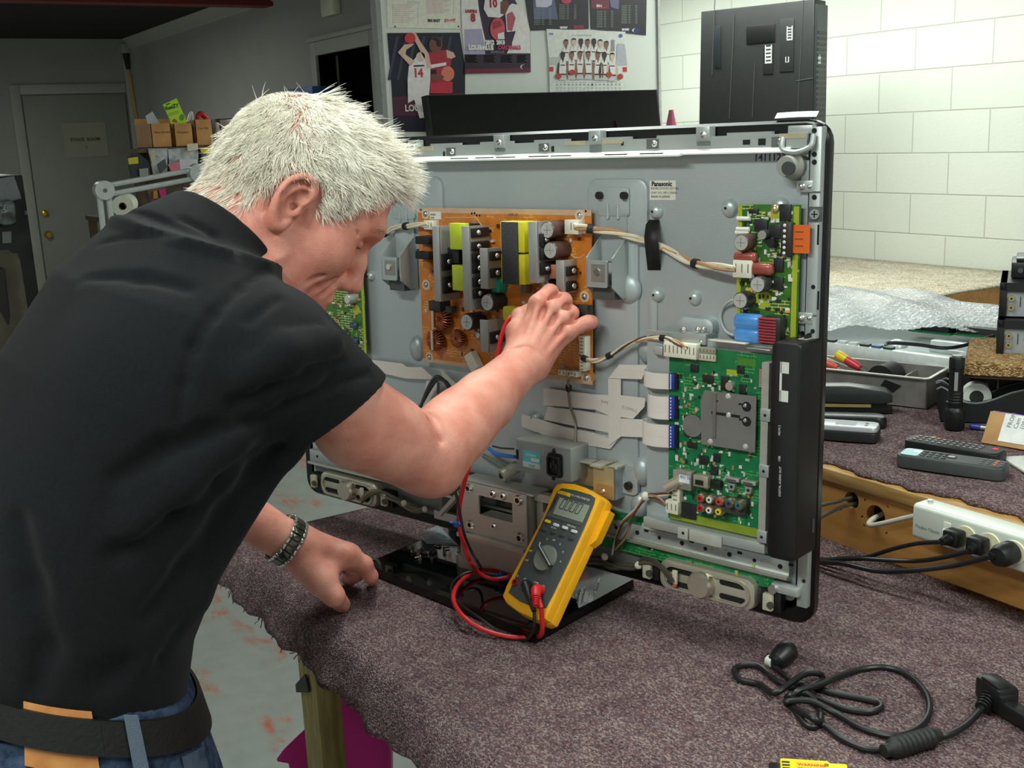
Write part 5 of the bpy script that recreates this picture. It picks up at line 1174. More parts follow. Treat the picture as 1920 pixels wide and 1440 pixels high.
# ears
for s_ in (-1, 1):
    e = lambda f, t, o: H((f + .008) * .86 - .010 + t * .10, s_ * (.0730 + o * .80), t * .92)
    B.ell(e(-.008, .002, .006), hax(-s_ * .35), (.021, .0045, .032), .006)
    B.path([e(.0065, .002, .004), e(.0095, .018, .007), e(.005, .029, .010), e(-.006, .034, .0135), e(-.018, .029, .0165), e(-.0250, .015, .018), e(-.0250, .0, .0175), e(-.0190, -.017, .014), e(-.010, -.030, .009), e(.000, -.034, .006), e(.0070, -.024, .002)], [.0034, .0036, .0036, .0038, .0040, .0040, .0040, .0044, .0062, .0062, .0045], .003)
    B.path([e(.004, .022, .0080), e(-.009, .020, .011), e(-.0165, .007, .0125), e(-.012, -.011, .0095)], [.0018, .0028, .0030, .0026], .003)
    B.ell(e(-.004, -.002, .0110), HA, (.0080, .007, .0115), .004, 's'); B.ell(e(.001, .012, .0100), HA, (.0055, .004, .0065), .003, 's'); B.path([e(.003, .027, .012), e(-.010, .026, .0165), e(-.0195, .014, .0195), e(-.0205, -.004, .0195)], [.0016, .0024, .0026, .0018], .0025, 's')
    B.cone(e(.004, -.005, .004), e(-.004, -.005, -.012), .0042, .003, .003, 's')
    B.ell(e(.0075, -.008, .006), HA, (.0038, .0035, .006), .004)
# neck, shoulders and trunk under the shirt
B.cone(H(-.042, 0, -.018), NB + V(0, .0, 0), .053, .066, .03)
B.cone(H(-.005, 0, -.060), NB + V(0, .03, -.03), .046, .058, .03)
B.cone(H(-.030, .052, -.028), NB + V(.03, .055, -.04), .010, .012, .02)
B.cone(NB, SR + V(-.02, 0, 0), .055, .045, .03); B.cone(NB, SL + V(.02, 0, 0), .055, .045, .03)
ST = [(V(-1.215, .160, .985), .166, .122), (V(-1.216, .185, 1.13), .172, .132), (V(-1.222, .235, 1.24), .180, .142), (V(-1.232, .285, 1.34), .182, .134), (V(-1.240, .335, 1.43), .170, .115), (V(-1.243, .370, 1.48), .135, .085)]
def torso_fn(sc=1.0):
    KQ = [c[2] + (c[1] - .25) * .42 for c, _, _ in ST]
    def torso(x, y, z):
        q = z + (y - .25) * .42
        cx, cy, cz = [np.interp(q, KQ, [c[k] for c, _, _ in ST]) for k in range(3)]; a = np.interp(q, KQ, [v[1] for v in ST]) * sc; b_ = np.interp(q, KQ, [v[2] for v in ST]) * sc
        v = (y - cy) * .92 - (z - cz) * .39; u = x - cx
        rr = (np.abs(u / a) ** 2.3 + np.abs(v / b_) ** 2.3) ** (1 / 2.3)
        return np.maximum((rr - 1) * np.minimum(a, b_), np.maximum(q - KQ[-1] - .015, KQ[0] - .03 - q))
    return torso
B.add(torso_fn(.84), (-1.45, .0, .96), (-1.0, .55, 1.52), .03, pad=.03)
# right arm and hand
k_ = .012
B.cone(SR, ER, .046, .0405, .02); B.cone(SR * .5 + ER * .5 + V(0, 0, -.022), ER + V(0, 0, -.006) - nrm(ER - SR) * .02, .044, .036, .03); B.cone(ER, ER * .45 + WR * .55, .041, .0375, .02); B.cone(ER * .45 + WR * .55, WR, .0375, .0285, .015)
B.ell(ER * .78 + WR * .22 + V(0, 0, .004), np.array([nrm(WR - ER), *axes(WR - ER)[:2]]), (.085, .044, .042), .02)
B.ell(dep(822, 893, 1.335), np.array([nrm(ER - SR), *axes(ER - SR)[:2]]), (.024, .018, .018), .022)
B.chain([dep(768, 762, 1.30), dep(800, 790, 1.292), dep(822, 826, 1.292)], [.0008, .0012, .0008], .018, 's')
WRa = WR
D4 = lambda l: [dep(*p) for p in l]
R_f = {'index': (D4([(1010, 568, 1.548), (1031, 549, 1.570), (1004, 578, 1.604), (988, 592, 1.600)]), [.0132, .0122, .0098, .0084]),
       'middle': (D4([(1036, 577, 1.548), (1057, 564, 1.570), (1030, 590, 1.604), (1008, 603, 1.600)]), [.0130, .0118, .0098, .0084]),
       'ring': (D4([(1054, 596, 1.549), (1071, 587, 1.574), (1052, 612, 1.592), (1030, 618, 1.590)]), [.0122, .0110, .0092, .0080]),
       'little': (D4([(1064, 622, 1.546), (1086, 610, 1.556), (1103, 605, 1.562), (1109, 604, 1.566)]), [.0118, .0108, .0104, .0100])}
for n_, (pts, rs) in R_f.items(): B.chain(pts, rs, .004)
TH = D4([(982, 656, 1.534), (972, 624, 1.556), (976, 594, 1.580), (988, 583, 1.598)]); B.chain(TH, [.0165, .0135, .0120, .0100], .008)
names = list(R_f)
for n_, (pts, rs) in R_f.items():
    B.cone(WR * .92 + pts[0] * .08 + (pts[0] - R_f['middle'][0][0]) * .25, pts[0] * .93 + WR * .07 + C_FWD * .004, .021, .0112, .012)
B.cone(WR, (R_f['index'][0][0] + R_f['ring'][0][0]) / 2 + C_FWD * .012 - (R_f['middle'][0][0] - WR) * .12, .024, .016, .02)
B.cone(WR, TH[1], .024, .0145, .016)
for a_, b_ in zip(names[:-1], names[1:]):   # valleys between the knuckles
    m0 = (R_f[a_][0][0] + R_f[b_][0][0]) / 2; m1 = (R_f[a_][0][1] + R_f[b_][0][1]) / 2; o_ = -C_FWD * .0105
    B.path([m0 * .72 + WR * .28 - C_FWD * .016, m0 + o_ - (m0 - WR) * .06, m1 + o_ * .9], [.0008, .0022, .0034], .008, 's')
for n_, (pts, rs) in R_f.items():        # tendons and knuckles on the back of the hand
    a = WR - C_FWD * .0235 + (pts[0] - R_f['middle'][0][0]) * .3 + (pts[0] - WR) * .22; b_ = pts[0] - C_FWD * .0115
    B.cone(a, b_, .0018, .0028, .007); B.ell(pts[0] - C_FWD * .0062, np.eye(3), (.0088, .0088, .0088), .005)
B.chain(D4([(955, 655, 1.499), (990, 648, 1.496), (1020, 668, 1.497)]), .0014, .005, 's')
# left arm and hand propped on the bench
B.cone(SL, EL, .046, .040, .02); B.cone(EL, EL * .5 + WL * .5, .040, .037, .02); B.cone(EL * .5 + WL * .5, WL, .037, .029, .015)
def tip(px, py, z): return onz(px, py, z)
L_f = {'index': ([dep(650, 1040, 1.672), dep(683, 1058, 1.688), dep(695, 1080, 1.700), tip(698, 1089, BZ + .0095)], [.0142, .0126, .0108, .0094]),
       'middle': ([dep(655, 1044, 1.700), dep(680, 1064, 1.728), dep(668, 1078, 1.742), dep(655, 1083, 1.738)], [.0136, .0120, .0104, .0092]),
       'ring': ([dep(645, 1048, 1.722), dep(672, 1066, 1.755), dep(668, 1080, 1.768), dep(660, 1088, 1.768)], [.0122, .0104, .0088, .0078]),
       'little': ([dep(630, 1052, 1.742), dep(655, 1068, 1.775), dep(655, 1082, 1.785), dep(648, 1088, 1.785)], [.0112, .0096, .0082, .0072])}
for n_, (pts, rs) in L_f.items():
    B.chain(pts, rs, .005); B.cone(WL + (pts[0] - WL) * .15, pts[0], .023, .0138, .014)
TL = [dep(578, 1062, 1.648), dep(603, 1090, 1.640), dep(626, 1117, 1.636), tip(641, 1133, BZ + .0125)]; B.chain(TL, [.022, .0172, .0150, .0128], .008)
B.cone(WL, TL[1], .025, .017, .02); B.cone(WL, (L_f['index'][0][0] + L_f['ring'][0][0]) / 2, .025, .018, .02)
B.cone(L_f['index'][0][0], TL[1], .009, .010, .016)
M_skin = mat('skin', (196, 124, 106), .48, rgb2=(216, 152, 134), vscale=26, detail=6, bump=.12, bscale=420, sss=.12, spec=.35)
man = thing('person', 'white haired person in black polo shirt and jeans leaning over the bench probing circuits', 'person', (HIP[0], HIP[1], 0))
body = B.mesh('body', M_skin, man)

# ---- polo shirt
S = Field((-1.68, -.08, .94), (-.92, .72, 1.56), .0036)
S.add(torso_fn(), (-1.5, -.05, .94), (-.95, .6, 1.54), .01, pad=.03)
S.chain([SR + V(.0, -.01, .0), NB + V(0, -.035, -.016), SL + V(.0, -.01, .0)], [.060, .070, .060], .05)
S.ell(SR + V(-.03, -.10, -.05), np.eye(3), (.07, .09, .10), .06)
HEML = SL * .42 + EL * .58
h0, h1 = dep(706, 722, 1.262), dep(546, 832, 1.19); ua = nrm(HEMR - SR)
hn = nrm(np.cross(h1 - h0, ray(628, 778))); hn = hn if hn @ ua > 0 else -hn
hn = nrm(hn * .9 + ua * .22)
def sleeve(P0, P1, r0, r1, n):
    P0 = np.array(P0); P1 = np.array(P1); ax = nrm(P1 - P0); E1 = P1 + ax * .07; ba = E1 - P0; L2 = ba @ ba
    def fn(x, y, z):
        t = np.clip(((x - P0[0]) * ba[0] + (y - P0[1]) * ba[1] + (z - P0[2]) * ba[2]) / L2, 0, 1)
        D = np.sqrt((x - P0[0] - ba[0] * t) ** 2 + (y - P0[1] - ba[1] * t) ** 2 + (z - P0[2] - ba[2] * t) ** 2)
        hh = (x - P1[0]) * n[0] + (y - P1[1]) * n[1] + (z - P1[2]) * n[2]
        d = D - (r0 + (r1 - r0) * t) + .0016 * np.exp(-((hh + .022) / .0022) ** 2)
        return np.maximum(np.maximum(d, hh), -np.maximum(D - (r0 + (r1 - r0) * t - .007), -.016 - hh))
    return fn
for P0, P1, n_ in ((SR, HEMR, hn), (SL, HEML, nrm(EL - SL))): S.add(sleeve(P0, P1, .074, .069, n_), np.minimum(P0, P1) - .09, np.maximum(P0, P1) + .09, .020)
# neck opening and collar
nax = nrm(H(-.03, 0, -.03) - NB); NC = NB + nax * .050 + V(0, -.006, 0)
S.cone(NB + nax * .015, NB + nax * .14, .062, .066, .006, 's')
cx_, cy_, _ = axes(nax, (1, 0, 0))
def collar(x, y, z):
    P = [x - NC[0], y - NC[1], z - NC[2]]; hh = sum(P[i] * nax[i] for i in range(3)); u = sum(P[i] * cx_[i] for i in range(3)); v = sum(P[i] * cy_[i] for i in range(3))
    r = np.sqrt((u / 1.02) ** 2 + (v / 1.0) ** 2)
    def seg(r0, h0_, r1, h1_, th):
        dr, dh = r1 - r0, h1_ - h0_; t = np.clip(((r - r0) * dr + (hh - h0_) * dh) / (dr * dr + dh * dh), 0, 1)
        return np.sqrt((r - r0 - dr * t) ** 2 + (hh - h0_ - dh * t) ** 2) - th
    return smin(seg(.0690, .012, .0690, -.05, .0030), seg(.0710, .013, .0900, -.034, .0034), .006)
S.add(collar, NC - .13, NC + .13, .010)
# folds: grooves and ridges placed on the cloth along the creases of the photograph
def crease(pts, r, k, op='s', lift=.0):
    P = []
    for px, py in pts:
        q = S.hit(px, py)
        if q is not None: P.append(q - nrm(ray(px, py)) * lift)
    return (P, r, k, op)
CR = [crease([(505, 505), (450, 540), (400, 590), (365, 650), (345, 720), (335, 790)], [.002, .003, .0032, .003, .002, .0015], .012),
      crease([(560, 540), (520, 560), (470, 600)], [.002, .003, .002], .012), crease([(600, 610), (540, 625), (480, 660)], [.002, .003, .002], .014), crease([(640, 670), (570, 690), (500, 720), (440, 760)], [.002, .004, .004, .002], .016),
      crease([(690, 700), (620, 720), (540, 760), (470, 800)], [.001, .003, .003, .002], .014),
      crease([(530, 840), (480, 880), (420, 960), (350, 1060), (280, 1150)], [.003, .005, .005, .004, .002], .022), crease([(520, 900), (480, 980), (430, 1060), (330, 1180), (200, 1270)], [.003, .006, .006, .005, .002], .026),
      crease([(470, 860), (400, 900), (320, 960), (220, 1040)], [.003, .004, .004, .002], .022), crease([(450, 800), (380, 820), (300, 850), (220, 900)], [.002, .004, .004, .002], .022),
      crease([(120, 470), (190, 455), (260, 440), (330, 438)], [.001, .0024, .0024, .001], .010), crease([(340, 410), (400, 440), (450, 480)], [.001, .002, .001], .010),
      crease([(35, 980), (60, 1100), (90, 1220), (70, 1290)], [.003, .005, .005, .003], .022), crease([(160, 520), (260, 520), (350, 540)], [.001, .003, .001], .016),
      crease([(400, 1000), (370, 1120), (300, 1230)], [.002, .004, .002], .02, 's'), crease([(500, 940), (460, 1060), (410, 1180), (370, 1260)], [.002, .004, .004, .002], .02)]
for P, r, k, op in CR:
    if len(P) > 1: S.chain(P, [q_ * .7 for q_ in r[:len(P)]], k, op)
for pts in ([(545, 850), (500, 930), (440, 1020), (360, 1120), (260, 1220)], [(440, 830), (350, 900), (250, 980)], [(620, 640), (540, 660), (470, 700)]):
    P, r, k, op = crease(pts, [.004] * 5, .03, 'u', -.002)
    if len(P) > 1: S.chain(P, [.006] * len(P), .03, 'u')
# button-through hem band lines on the sleeve
M_shirt = mat('black_pique', (12, 14, 16), .92, rgb2=(17, 19, 21), vscale=300, bump=.35, bscale=1400, spec=.2, sheen=.05)
shirt = S.mesh('shirt', M_shirt, man); shirt['label'] = 'black short sleeved polo shirt'

# ---- jeans, belt, patch
J = Field((-1.50, -.10, .05), (-.90, .46, 1.06), .0046)
JST = [(-.20, .010, .185, .142), (-.10, .006, .190, .150), (0.0, .008, .172, .126), (.05, .010, .168, .122)]
def pelvis(x, y, z):
    q = z - HIP[2] + .42 * (y - HIP[1]); cy = HIP[1] + np.interp(q, [v[0] for v in JST], [v[1] for v in JST]); a = np.interp(q, [v[0] for v in JST], [v[2] for v in JST]); b_ = np.interp(q, [v[0] for v in JST], [v[3] for v in JST])
    rr = (np.abs((x - HIP[0]) / a) ** 2.3 + np.abs((y - cy) / b_) ** 2.3) ** (1 / 2.3)
    return np.maximum((rr - 1) * np.minimum(a, b_), np.maximum(q - .004, -.22 - q))
J.add(pelvis, HIP - V(.24, .2, .22), HIP + V(.24, .2, .05), .01, pad=.02)
for s_ in (-1, 1):
    hp = HIP + V(s_ * .085, .01, -.17); kn = HIP + V(s_ * .10, .05, -.50); an = HIP + V(s_ * .11, .0, -.89)
    J.chain([hp, kn, an], [.098, .075, .066], .04); J.ell(HIP + V(s_ * .08, -.06, -.12), np.eye(3), (.085, .075, .09), .04)
def jcrease(pts, r, k):
    P = [J.hit(px, py) for px, py in pts]; P = [p for p in P if p is not None]
    if len(P) > 1: J.chain(P, r, k, 's')
jcrease([(390, 1310), (410, 1340), (400, 1370), (350, 1395)], .002, .006); jcrease([(285, 1365), (310, 1400), (325, 1440)], .0018, .006); jcrease([(320, 1350), (345, 1390), (350, 1430)], .0016, .006); jcrease([(10, 1425), (120, 1412), (250, 1392)], .0016, .006)
M_jean = mat('denim', (30, 42, 64), .85, rgb2=(66, 82, 108), vscale=70, detail=8, bump=.4, bscale=900, spec=.2)
jeans = J.mesh('jeans', M_jean, man); jeans['label'] = 'worn blue denim jeans'
def ringpt(ang, z, off):
    q = z - HIP[2]; cy = HIP[1] + np.interp(q, [v[0] for v in JST], [v[1] for v in JST]); a = np.interp(q, [v[0] for v in JST], [v[2] for v in JST]) + off; b_ = np.interp(q, [v[0] for v in JST], [v[3] for v in JST]) + off
    c, s_ = math.cos(ang), math.sin(ang); e = 2 / 2.3
    y_ = cy + b_ * math.copysign(abs(s_) ** e, s_); return V(HIP[0] + a * math.copysign(abs(c) ** e, c), y_, z - .42 * (y_ - HIP[1]))
def band(z0, z1, off, th, a0, a1, n, m, tiltf=lambda a: 0):
    e = MB(); vs = []; fs = []
    for i in range(n + 1):
        a = a0 + (a1 - a0) * i / n
        for z, o_ in ((z0, off), (z1, off), (z1, off + th), (z0, off + th)): vs.append(ringpt(a, z + tiltf(a), o_))
    for i in range(n):
        for j in range(4): fs.append((i * 4 + j, i * 4 + (j + 1) % 4, i * 4 + 4 + (j + 1) % 4, i * 4 + 4 + j))
    fs += [(3, 2, 1, 0), (n * 4, n * 4 + 1, n * 4 + 2, n * 4 + 3)]
    return e.add(vs, fs, m)
BT = -.020
band(HIP[2] - .0175 + BT, HIP[2] + .0175 + BT, .003, .004, 0, 2 * PI * .9999, 80, mat('black_leather_belt', (16, 15, 15), .5, bump=.1, bscale=200)).build('belt', man)
def ang_at(px, py):
    q = J.hit(px, py)
    if q is None: print('MISS', px, py); return 0
    return math.atan2(q[1] - HIP[1], q[0] - HIP[0])
a0_, a1_ = ang_at(2, 1345), ang_at(160, 1360)
M_lpatch = mat('tan_leather_patch', (176, 112, 56), .6, rgb2=(196, 136, 76), vscale=40)
e = band(HIP[2] - .038 + BT, HIP[2] + .024 + BT, .0008, .0016, min(a0_, a1_), max(a0_, a1_), 10, M_lpatch); pt = e.build('waist_patch', man); pt['label'] = 'tan leather waistband patch'
al = ang_at(228, 1345); e = band(HIP[2] - .034 + BT, HIP[2] + .025 + BT, .0076, .0022, al - .045, al + .045, 3, mat('loop_denim', (92, 106, 122), .85, bump=.4, bscale=900), lambda a: 0); e.build('belt_loop', man)
for d_ in (2.2, -1.6): band(HIP[2] - .034 + BT, HIP[2] + .025 + BT, .0076, .0022, al + d_ - .045, al + d_ + .045, 3, M_jean).build('belt_loop', man)
P = J.hit(333, 1360)
if P is None: P = ringpt(0, HIP[2], 0)
e = MB(); e.dome(P, P - CAM * V(1, 1, 0) - HIP * V(1, 1, 0) if False else nrm(P - V(HIP[0], HIP[1], P[2])), .005, .003, C(150, 90, 50, .3, .8), 12, 3); e.build('rivet', man)
a0_, a1_ = ang_at(338, 1385), ang_at(385, 1385)
M_jean2 = mat('pale_denim', (84, 98, 116), .85, rgb2=(60, 74, 94), vscale=50, bump=.4, bscale=900, spec=.2)
e = band(HIP[2] - .120, HIP[2] - .046, .0012, .0016, min(a0_, a1_), max(a0_, a1_), 8, M_jean2); e.build('pocket', man)['label'] = 'faded front pocket'
# shoes
for s_ in (-1, 1):
    F_ = Field(HIP * V(1, 1, 0) + V(s_ * .11 - .07, -.10, 0), HIP * V(1, 1, 0) + V(s_ * .11 + .07, .24, .13), .005)
    F_.ell(HIP * V(1, 1, 0) + V(s_ * .11, .08, .035), np.eye(3), (.045, .13, .045), .02); F_.ell(HIP * V(1, 1, 0) + V(s_ * .11, .0, .06), np.eye(3), (.042, .06, .06), .03)
    F_.a = np.maximum(F_.a, (.003 - (F_.lo[2] + F_.h * np.arange(F_.n[2])))[None, None, :].astype(np.float32)); F_.mesh('shoe', C(30, 28, 28, .5), man)
# watch
wa = nrm(WL - EL); wc = WL - wa * .012; e = MB(); wx, wy, _ = axes(wa)
M_wst = mat('watch_steel', (190, 196, 186), .22, .9)
for i in range(24):
    a = 2 * PI * i / 24; dr = wx * math.cos(a) + wy * math.sin(a); tg = wy * math.cos(a) - wx * math.sin(a)
    e.box((0, 0, 0), (.0082, .0130, .0034), mat('dark_watch_steel', (96, 100, 90), .25, .9) if i == 0 else bpy.data.materials['dark_watch_steel'], .0008, xf=frame(wc + dr * .0365, tg, wa, dr))
    for q_ in (-1, 1): e.box((0, q_ * .0094, 0), (.0078, .0050, .0044), M_wst, .0012, xf=frame(wc + dr * .0365, tg, wa, dr))
wt = e.build('wristwatch', man); wt['label'] = 'steel bracelet wristwatch on the left wrist'
dr = nrm(C_FWD * .8 + _Z * .5); dr = nrm(dr - wa * (dr @ wa)); e = MB(); e.lathe([(.0165, 0), (.0175, .004), (.0155, .007), (.001, .007)], wc + dr * .0355, dr, M_wst, 24); e.build('watch_case', wt)
# thumb nail of the propped hand
n0 = TL[3] + nrm(nrm(CAM - TL[3]) + V(0, 0, .6)) * .0118; dt = nrm(TL[3] - TL[2]); up_ = nrm(nrm(CAM - TL[3]) + V(0, 0, .6)); sx_ = nrm(np.cross(dt, up_)); up_ = np.cross(sx_, dt)
e = MB(); e.ball((0, 0, 0), (.0072, .0088, .0026), mat('nail', (236, 196, 176), .3), 14, xf=frame(n0 + dt * .003, sx_, dt, up_)); nl = e.build('thumbnail', man)
# ---- hair: thousands of fine tapered strands rooted on the scalp
M_hair = mat('white_hair', (244, 238, 222), .55, var=.05, vscale=200, spec=.35)
rh = np.random.default_rng(4)
def scalp(n):
    d = rh.normal(size=(n, 3)); d /= np.linalg.norm(d, axis=1)[:, None]
    return d
def on_skin(D):
    # march outwards-in along directions from the cranium centre
    c = H(-.004, 0, .043); out = np.full(len(D), .13)
    W_ = D[:, :1] * HF + D[:, 1:2] * HS + D[:, 2:] * HT
    for _ in range(40):
        v = B.sample(c + W_ * out[:, None]); out -= np.clip(v, -.004, .01) * .8
    return c + W_ * out[:, None], W_
def local(P): q = P - HO; return np.stack([q @ HF, q @ HS, q @ HT], 1)
D = scalp(34000); P, W_ = on_skin(D); L_ = local(P)
f, s_, t = L_[:, 0], np.abs(L_[:, 1]), L_[:, 2]
# hairline: forehead, temples, sideburn, round the ear, nape
line = np.where(f > .03, np.interp(f, [.03, .048, .060, .074, .1], [.010, .020, .052, .080, .094]), np.interp(f, [-.11, -.07, -.045, -.03, .012, .018, .03], [-.056, -.046, -.030, .036, .040, .012, .010]))
ok = (t > line + rh.normal(0, .004, len(t))) & ~((s_ > .078) & (np.abs(f + .008) < .03))
dens = np.where(t > .08, .9, np.where(f > .03, .8, 1.0)); ok &= rh.random(len(t)) < dens
P, W_, L_ = P[ok], W_[ok], L_[ok]; f, s_, t = L_[:, 0], L_[:, 1], L_[:, 2]; N_ = len(P)
# growth direction in head axes: combed forward on top, down and back at the sides and nape
top = np.clip((t - .055) / .06, 0, 1); front = np.clip((f - .015) / .07, 0, 1); back = np.clip((-f - .02) / .06, 0, 1)
beh = np.clip((-f - .03) / .03, 0, 1) * (1 - top); 
gf = (.75 * top + .62 * (1 - top)) * (1 - beh) - .10 * beh + .25 * front; gt = -.30 * (1 - top) * (1 - beh) - .85 * beh + .22 * front * top - .25 * back * top; gs = np.sign(s_) * .05
G = gf[:, None] * HF + gt[:, None] * HT + gs[:, None] * HS + rh.normal(0, .13, (N_, 3))
# clumping: neighbours share a random swing
cl = np.floor(L_ / .010); key = (cl[:, 0] * 73 + cl[:, 1] * 179 + cl[:, 2] * 283).astype(int) % 997; sw = rh.normal(0, .24, (997, 3)); G += sw[key]
G /= np.linalg.norm(G, axis=1)[:, None]
ln = .020 + .016 * top + .020 * front * top + rh.uniform(-.006, .008, N_); ln = np.where(t < .0, .015, ln); ln = np.where((f > .02) & (t < .04), .014, ln); ln = np.where((t > .02) & (t < .075), np.minimum(ln, .026), ln)
lift = .14 + .60 * np.clip((f - .04) / .04, 0, 1) * np.clip((t - .07) / .03, 0, 1) + .05 * top + rh.uniform(-.1, .15, N_)
segs = 5; vs = np.zeros((N_, segs + 1, 3, 3)); wid = .00042 + rh.uniform(0, .00028, N_)
nrmW = W_; cur = P - nrmW * .001; dirv = G + nrmW * lift[:, None]; dirv /= np.linalg.norm(dirv, axis=1)[:, None]
side = np.cross(dirv, nrmW); side /= np.linalg.norm(side, axis=1)[:, None] + 1e-9
for k in range(segs + 1):
    r = wid * (1 - .85 * (k / segs) ** 1.5); up_ = np.cross(side, dirv)
    for j in range(3):
        a = 2 * PI * j / 3; vs[:, k, j] = cur + side * (r * math.cos(a))[:, None] + up_ * (r * math.sin(a))[:, None]
    cur = cur + dirv * (ln / segs)[:, None]
    sd = B.sample(cur); push = np.clip(.0012 + .001 * k - sd, 0, .01); cur = cur + nrmW * push[:, None]
    dirv = dirv * .88 + G * .16 - nrmW * (.07 * (1 - front))[:, None] + rh.normal(0, .03, (N_, 3)); dirv /= np.linalg.norm(dirv, axis=1)[:, None]
V_ = vs.reshape(-1, 3); base = (np.arange(N_) * (segs + 1) * 3)[:, None]
q = []
for k in range(segs):
    for j in range(3):
        j2 = (j + 1) % 3; q.append(np.array([k * 3 + j, k * 3 + j2, (k + 1) * 3 + j2, (k + 1) * 3 + j]))
Q = (base[:, :, None] + np.array(q)[None]).reshape(-1, 4)
me = bpy.data.meshes.new('hair'); me.vertices.add(len(V_)); me.vertices.foreach_set('co', V_.astype(np.float32).ravel())
me.loops.add(len(Q) * 4); me.loops.foreach_set('vertex_index', Q.astype(np.int32).ravel()); me.polygons.add(len(Q)); me.polygons.foreach_set('loop_start', np.arange(0, len(Q) * 4, 4, dtype=np.int32)); me.polygons.foreach_set('use_smooth', np.ones(len(Q), bool)); me.update()
me.materials.append(M_hair); me.transform(world(man).inverted()); hair = bpy.data.objects.new('hair', me); COL.objects.link(hair); hair.parent = man; hair['label'] = 'short tousled white hair'
# eyebrows and lashes
def press(a, c, n=10):
    for _ in range(n): a = a - nrm(a - c) * float(B.sample(a)[0]) * .8
    return a
M_brow = mat('grey_brow_hair', (206, 188, 170), .6); M_lash = mat('dark_lash', (70, 46, 40), .6)
for s_ in (-1, 1):
    e = MB()
    for i in range(90):
        u = rng.random(); a = press(H(.100 - .020 * u * u, s_ * (.010 + .034 * u), .0285 + .004 * math.sin(PI * u) + rng.uniform(-.003, .003)), H(.02, s_ * .02, .02)); n_ = nrm(a - H(.02, s_ * .02, .02))
        e.tube([a, a + HS * s_ * .004 + n_ * .0012 - HF * .002, a + HS * s_ * .0075 + n_ * .0012 - HF * .004 - HT * .001], [.00028, .00022, .00008], M_brow, n=4, smooth=False)
    e.build('eyebrow', man)
    e = MB(); pts = [press(H(.100, s_ * (.020 + .024 * u), .0005 + .002 * math.sin(PI * u)), H(.05, s_ * .031, .004)) for u in np.linspace(0, 1, 7)]; e.tube([p + nrm(p - H(.06, s_ * .031, .004)) * .0003 for p in pts], .0007, M_lash, n=5, k=2); e.build('eyelashes', man)
# ================================================================== things on the workbench
def obj_of(b, name, label, cat, group=None, angle=35): return tag(b.build(name, None, angle), label, cat, group)
# --- multimeter leaning on the television
_th, _ph, _ps = .172, .667, .021
_w0 = V(math.cos(_th), math.sin(_th), 0); _n0 = V(math.sin(_th), -math.cos(_th), 0); _l0 = math.cos(_ph) * _Z - math.sin(_ph) * _n0
MW = math.cos(_ps) * _w0 - math.sin(_ps) * _l0; ML = math.cos(_ps) * _l0 + math.sin(_ps) * _w0; MN = np.cross(MW, ML)
MO = V(-1.273, .766, .945); MM = frame(MO, MW, ML, MN)
def Mq(x, y, d=0.0):
    q = onpl(920 + x / 4.8, 890 + y / 4.8, MO + MN * d, MN) - MO; return (q @ MW, q @ ML)
def Mp(pts, d=0.0): return [Mq(x, y, d) for x, y in pts]
M_yelm = mat('yellow_holster', (236, 168, 12), .48, var=.05, bump=.05, bscale=300); M_mface = mat('dark_meter_face', (66, 72, 72), .5); M_lcd = mat('grey_display', (146, 154, 140), .25)
meter = thing('multimeter', 'yellow handheld digital multimeter leaning against the lower edge of the opened television', 'multimeter', MM)
def mbuild(b, n, p=None, lab=None):
    o = b.build(n, p or meter, 35, local=True)
    if lab: o['label'] = lab
    return o
b = MB(); th_ = .030
hol = Mp([(96, 1095), (130, 1000), (300, 690), (470, 360), (560, 110), (592, 74), (640, 66), (740, 72), (850, 110), (960, 175), (985, 215), (900, 420), (760, 720), (600, 1060), (520, 1240), (490, 1300), (440, 1320), (380, 1300), (240, 1235), (130, 1155)], 0)
b.prism(hol, -th_, 0, M_yelm, cham=.005)
cxh = sum(p[0] for p in hol) / len(hol); cyh = sum(p[1] for p in hol) / len(hol)
b.prism([(cxh + (p[0] - cxh) * 1.03, cyh + (p[1] - cyh) * 1.015) for p in hol], -th_ + .002, -.014, M_yelm, cham=.004)
mbuild(b, 'holster')
face = Mp([(160, 1060), (250, 860), (420, 520), (560, 230), (600, 145), (640, 120), (760, 138), (900, 180), (940, 210), (930, 260), (840, 480), (700, 790), (560, 1080), (500, 1195), (430, 1200), (370, 1185), (260, 1140)], .001)
b = MB(); b.prism(face, -.004, .0012, M_mface, cham=.0008); fce = mbuild(b, 'face')
b = MB(); b.prism(Mp([(612, 195), (905, 275), (815, 465), (500, 370), (560, 300)], .0015), .0012, .0018, C(84, 88, 86, .4)); b.prism(Mp([(622, 205), (893, 280), (826, 430), (560, 350)], .002), .0018, .0022, M_lcd); lcd = mbuild(b, 'display')
# seven-segment digits 0.000
b = MB(); seg = C(40, 44, 40, .5)
u_ = nrm(V(*Mq(820, 310), 0) - V(*Mq(640, 255), 0)); v_ = nrm(V(*Mq(668, 232), 0) - V(*Mq(625, 305), 0)); O_ = V(*Mq(622, 306), 0)
def sg(x0, y0, x1, y1, t=.0011):
    a = O_ + u_ * x0 + v_ * y0; c = O_ + u_ * x1 + v_ * y1; d = nrm(c - a); n = V(-d[1], d[0], 0) * t * .5
    b.add([(*(p)[:2], .0025) for p in (a - n, c - n, c + n, a + n)], [(0, 1, 2, 3)], seg)
for k in range(4):
    x = .0104 * k; w_, h_ = .0072, .0150
    for l in ((x, 0, x + w_, 0), (x, h_, x + w_, h_), (x, .0006, x, h_ * .48), (x, h_ * .52, x, h_), (x + w_, .0006, x + w_, h_ * .48), (x + w_, h_ * .52, x + w_, h_)): sg(*l)
sg(.0082, 0, .0094, 0, .0012); mbuild(b, 'digits', lcd)
a, c = Mq(600, 165, .0015), Mq(712, 195, .0015)
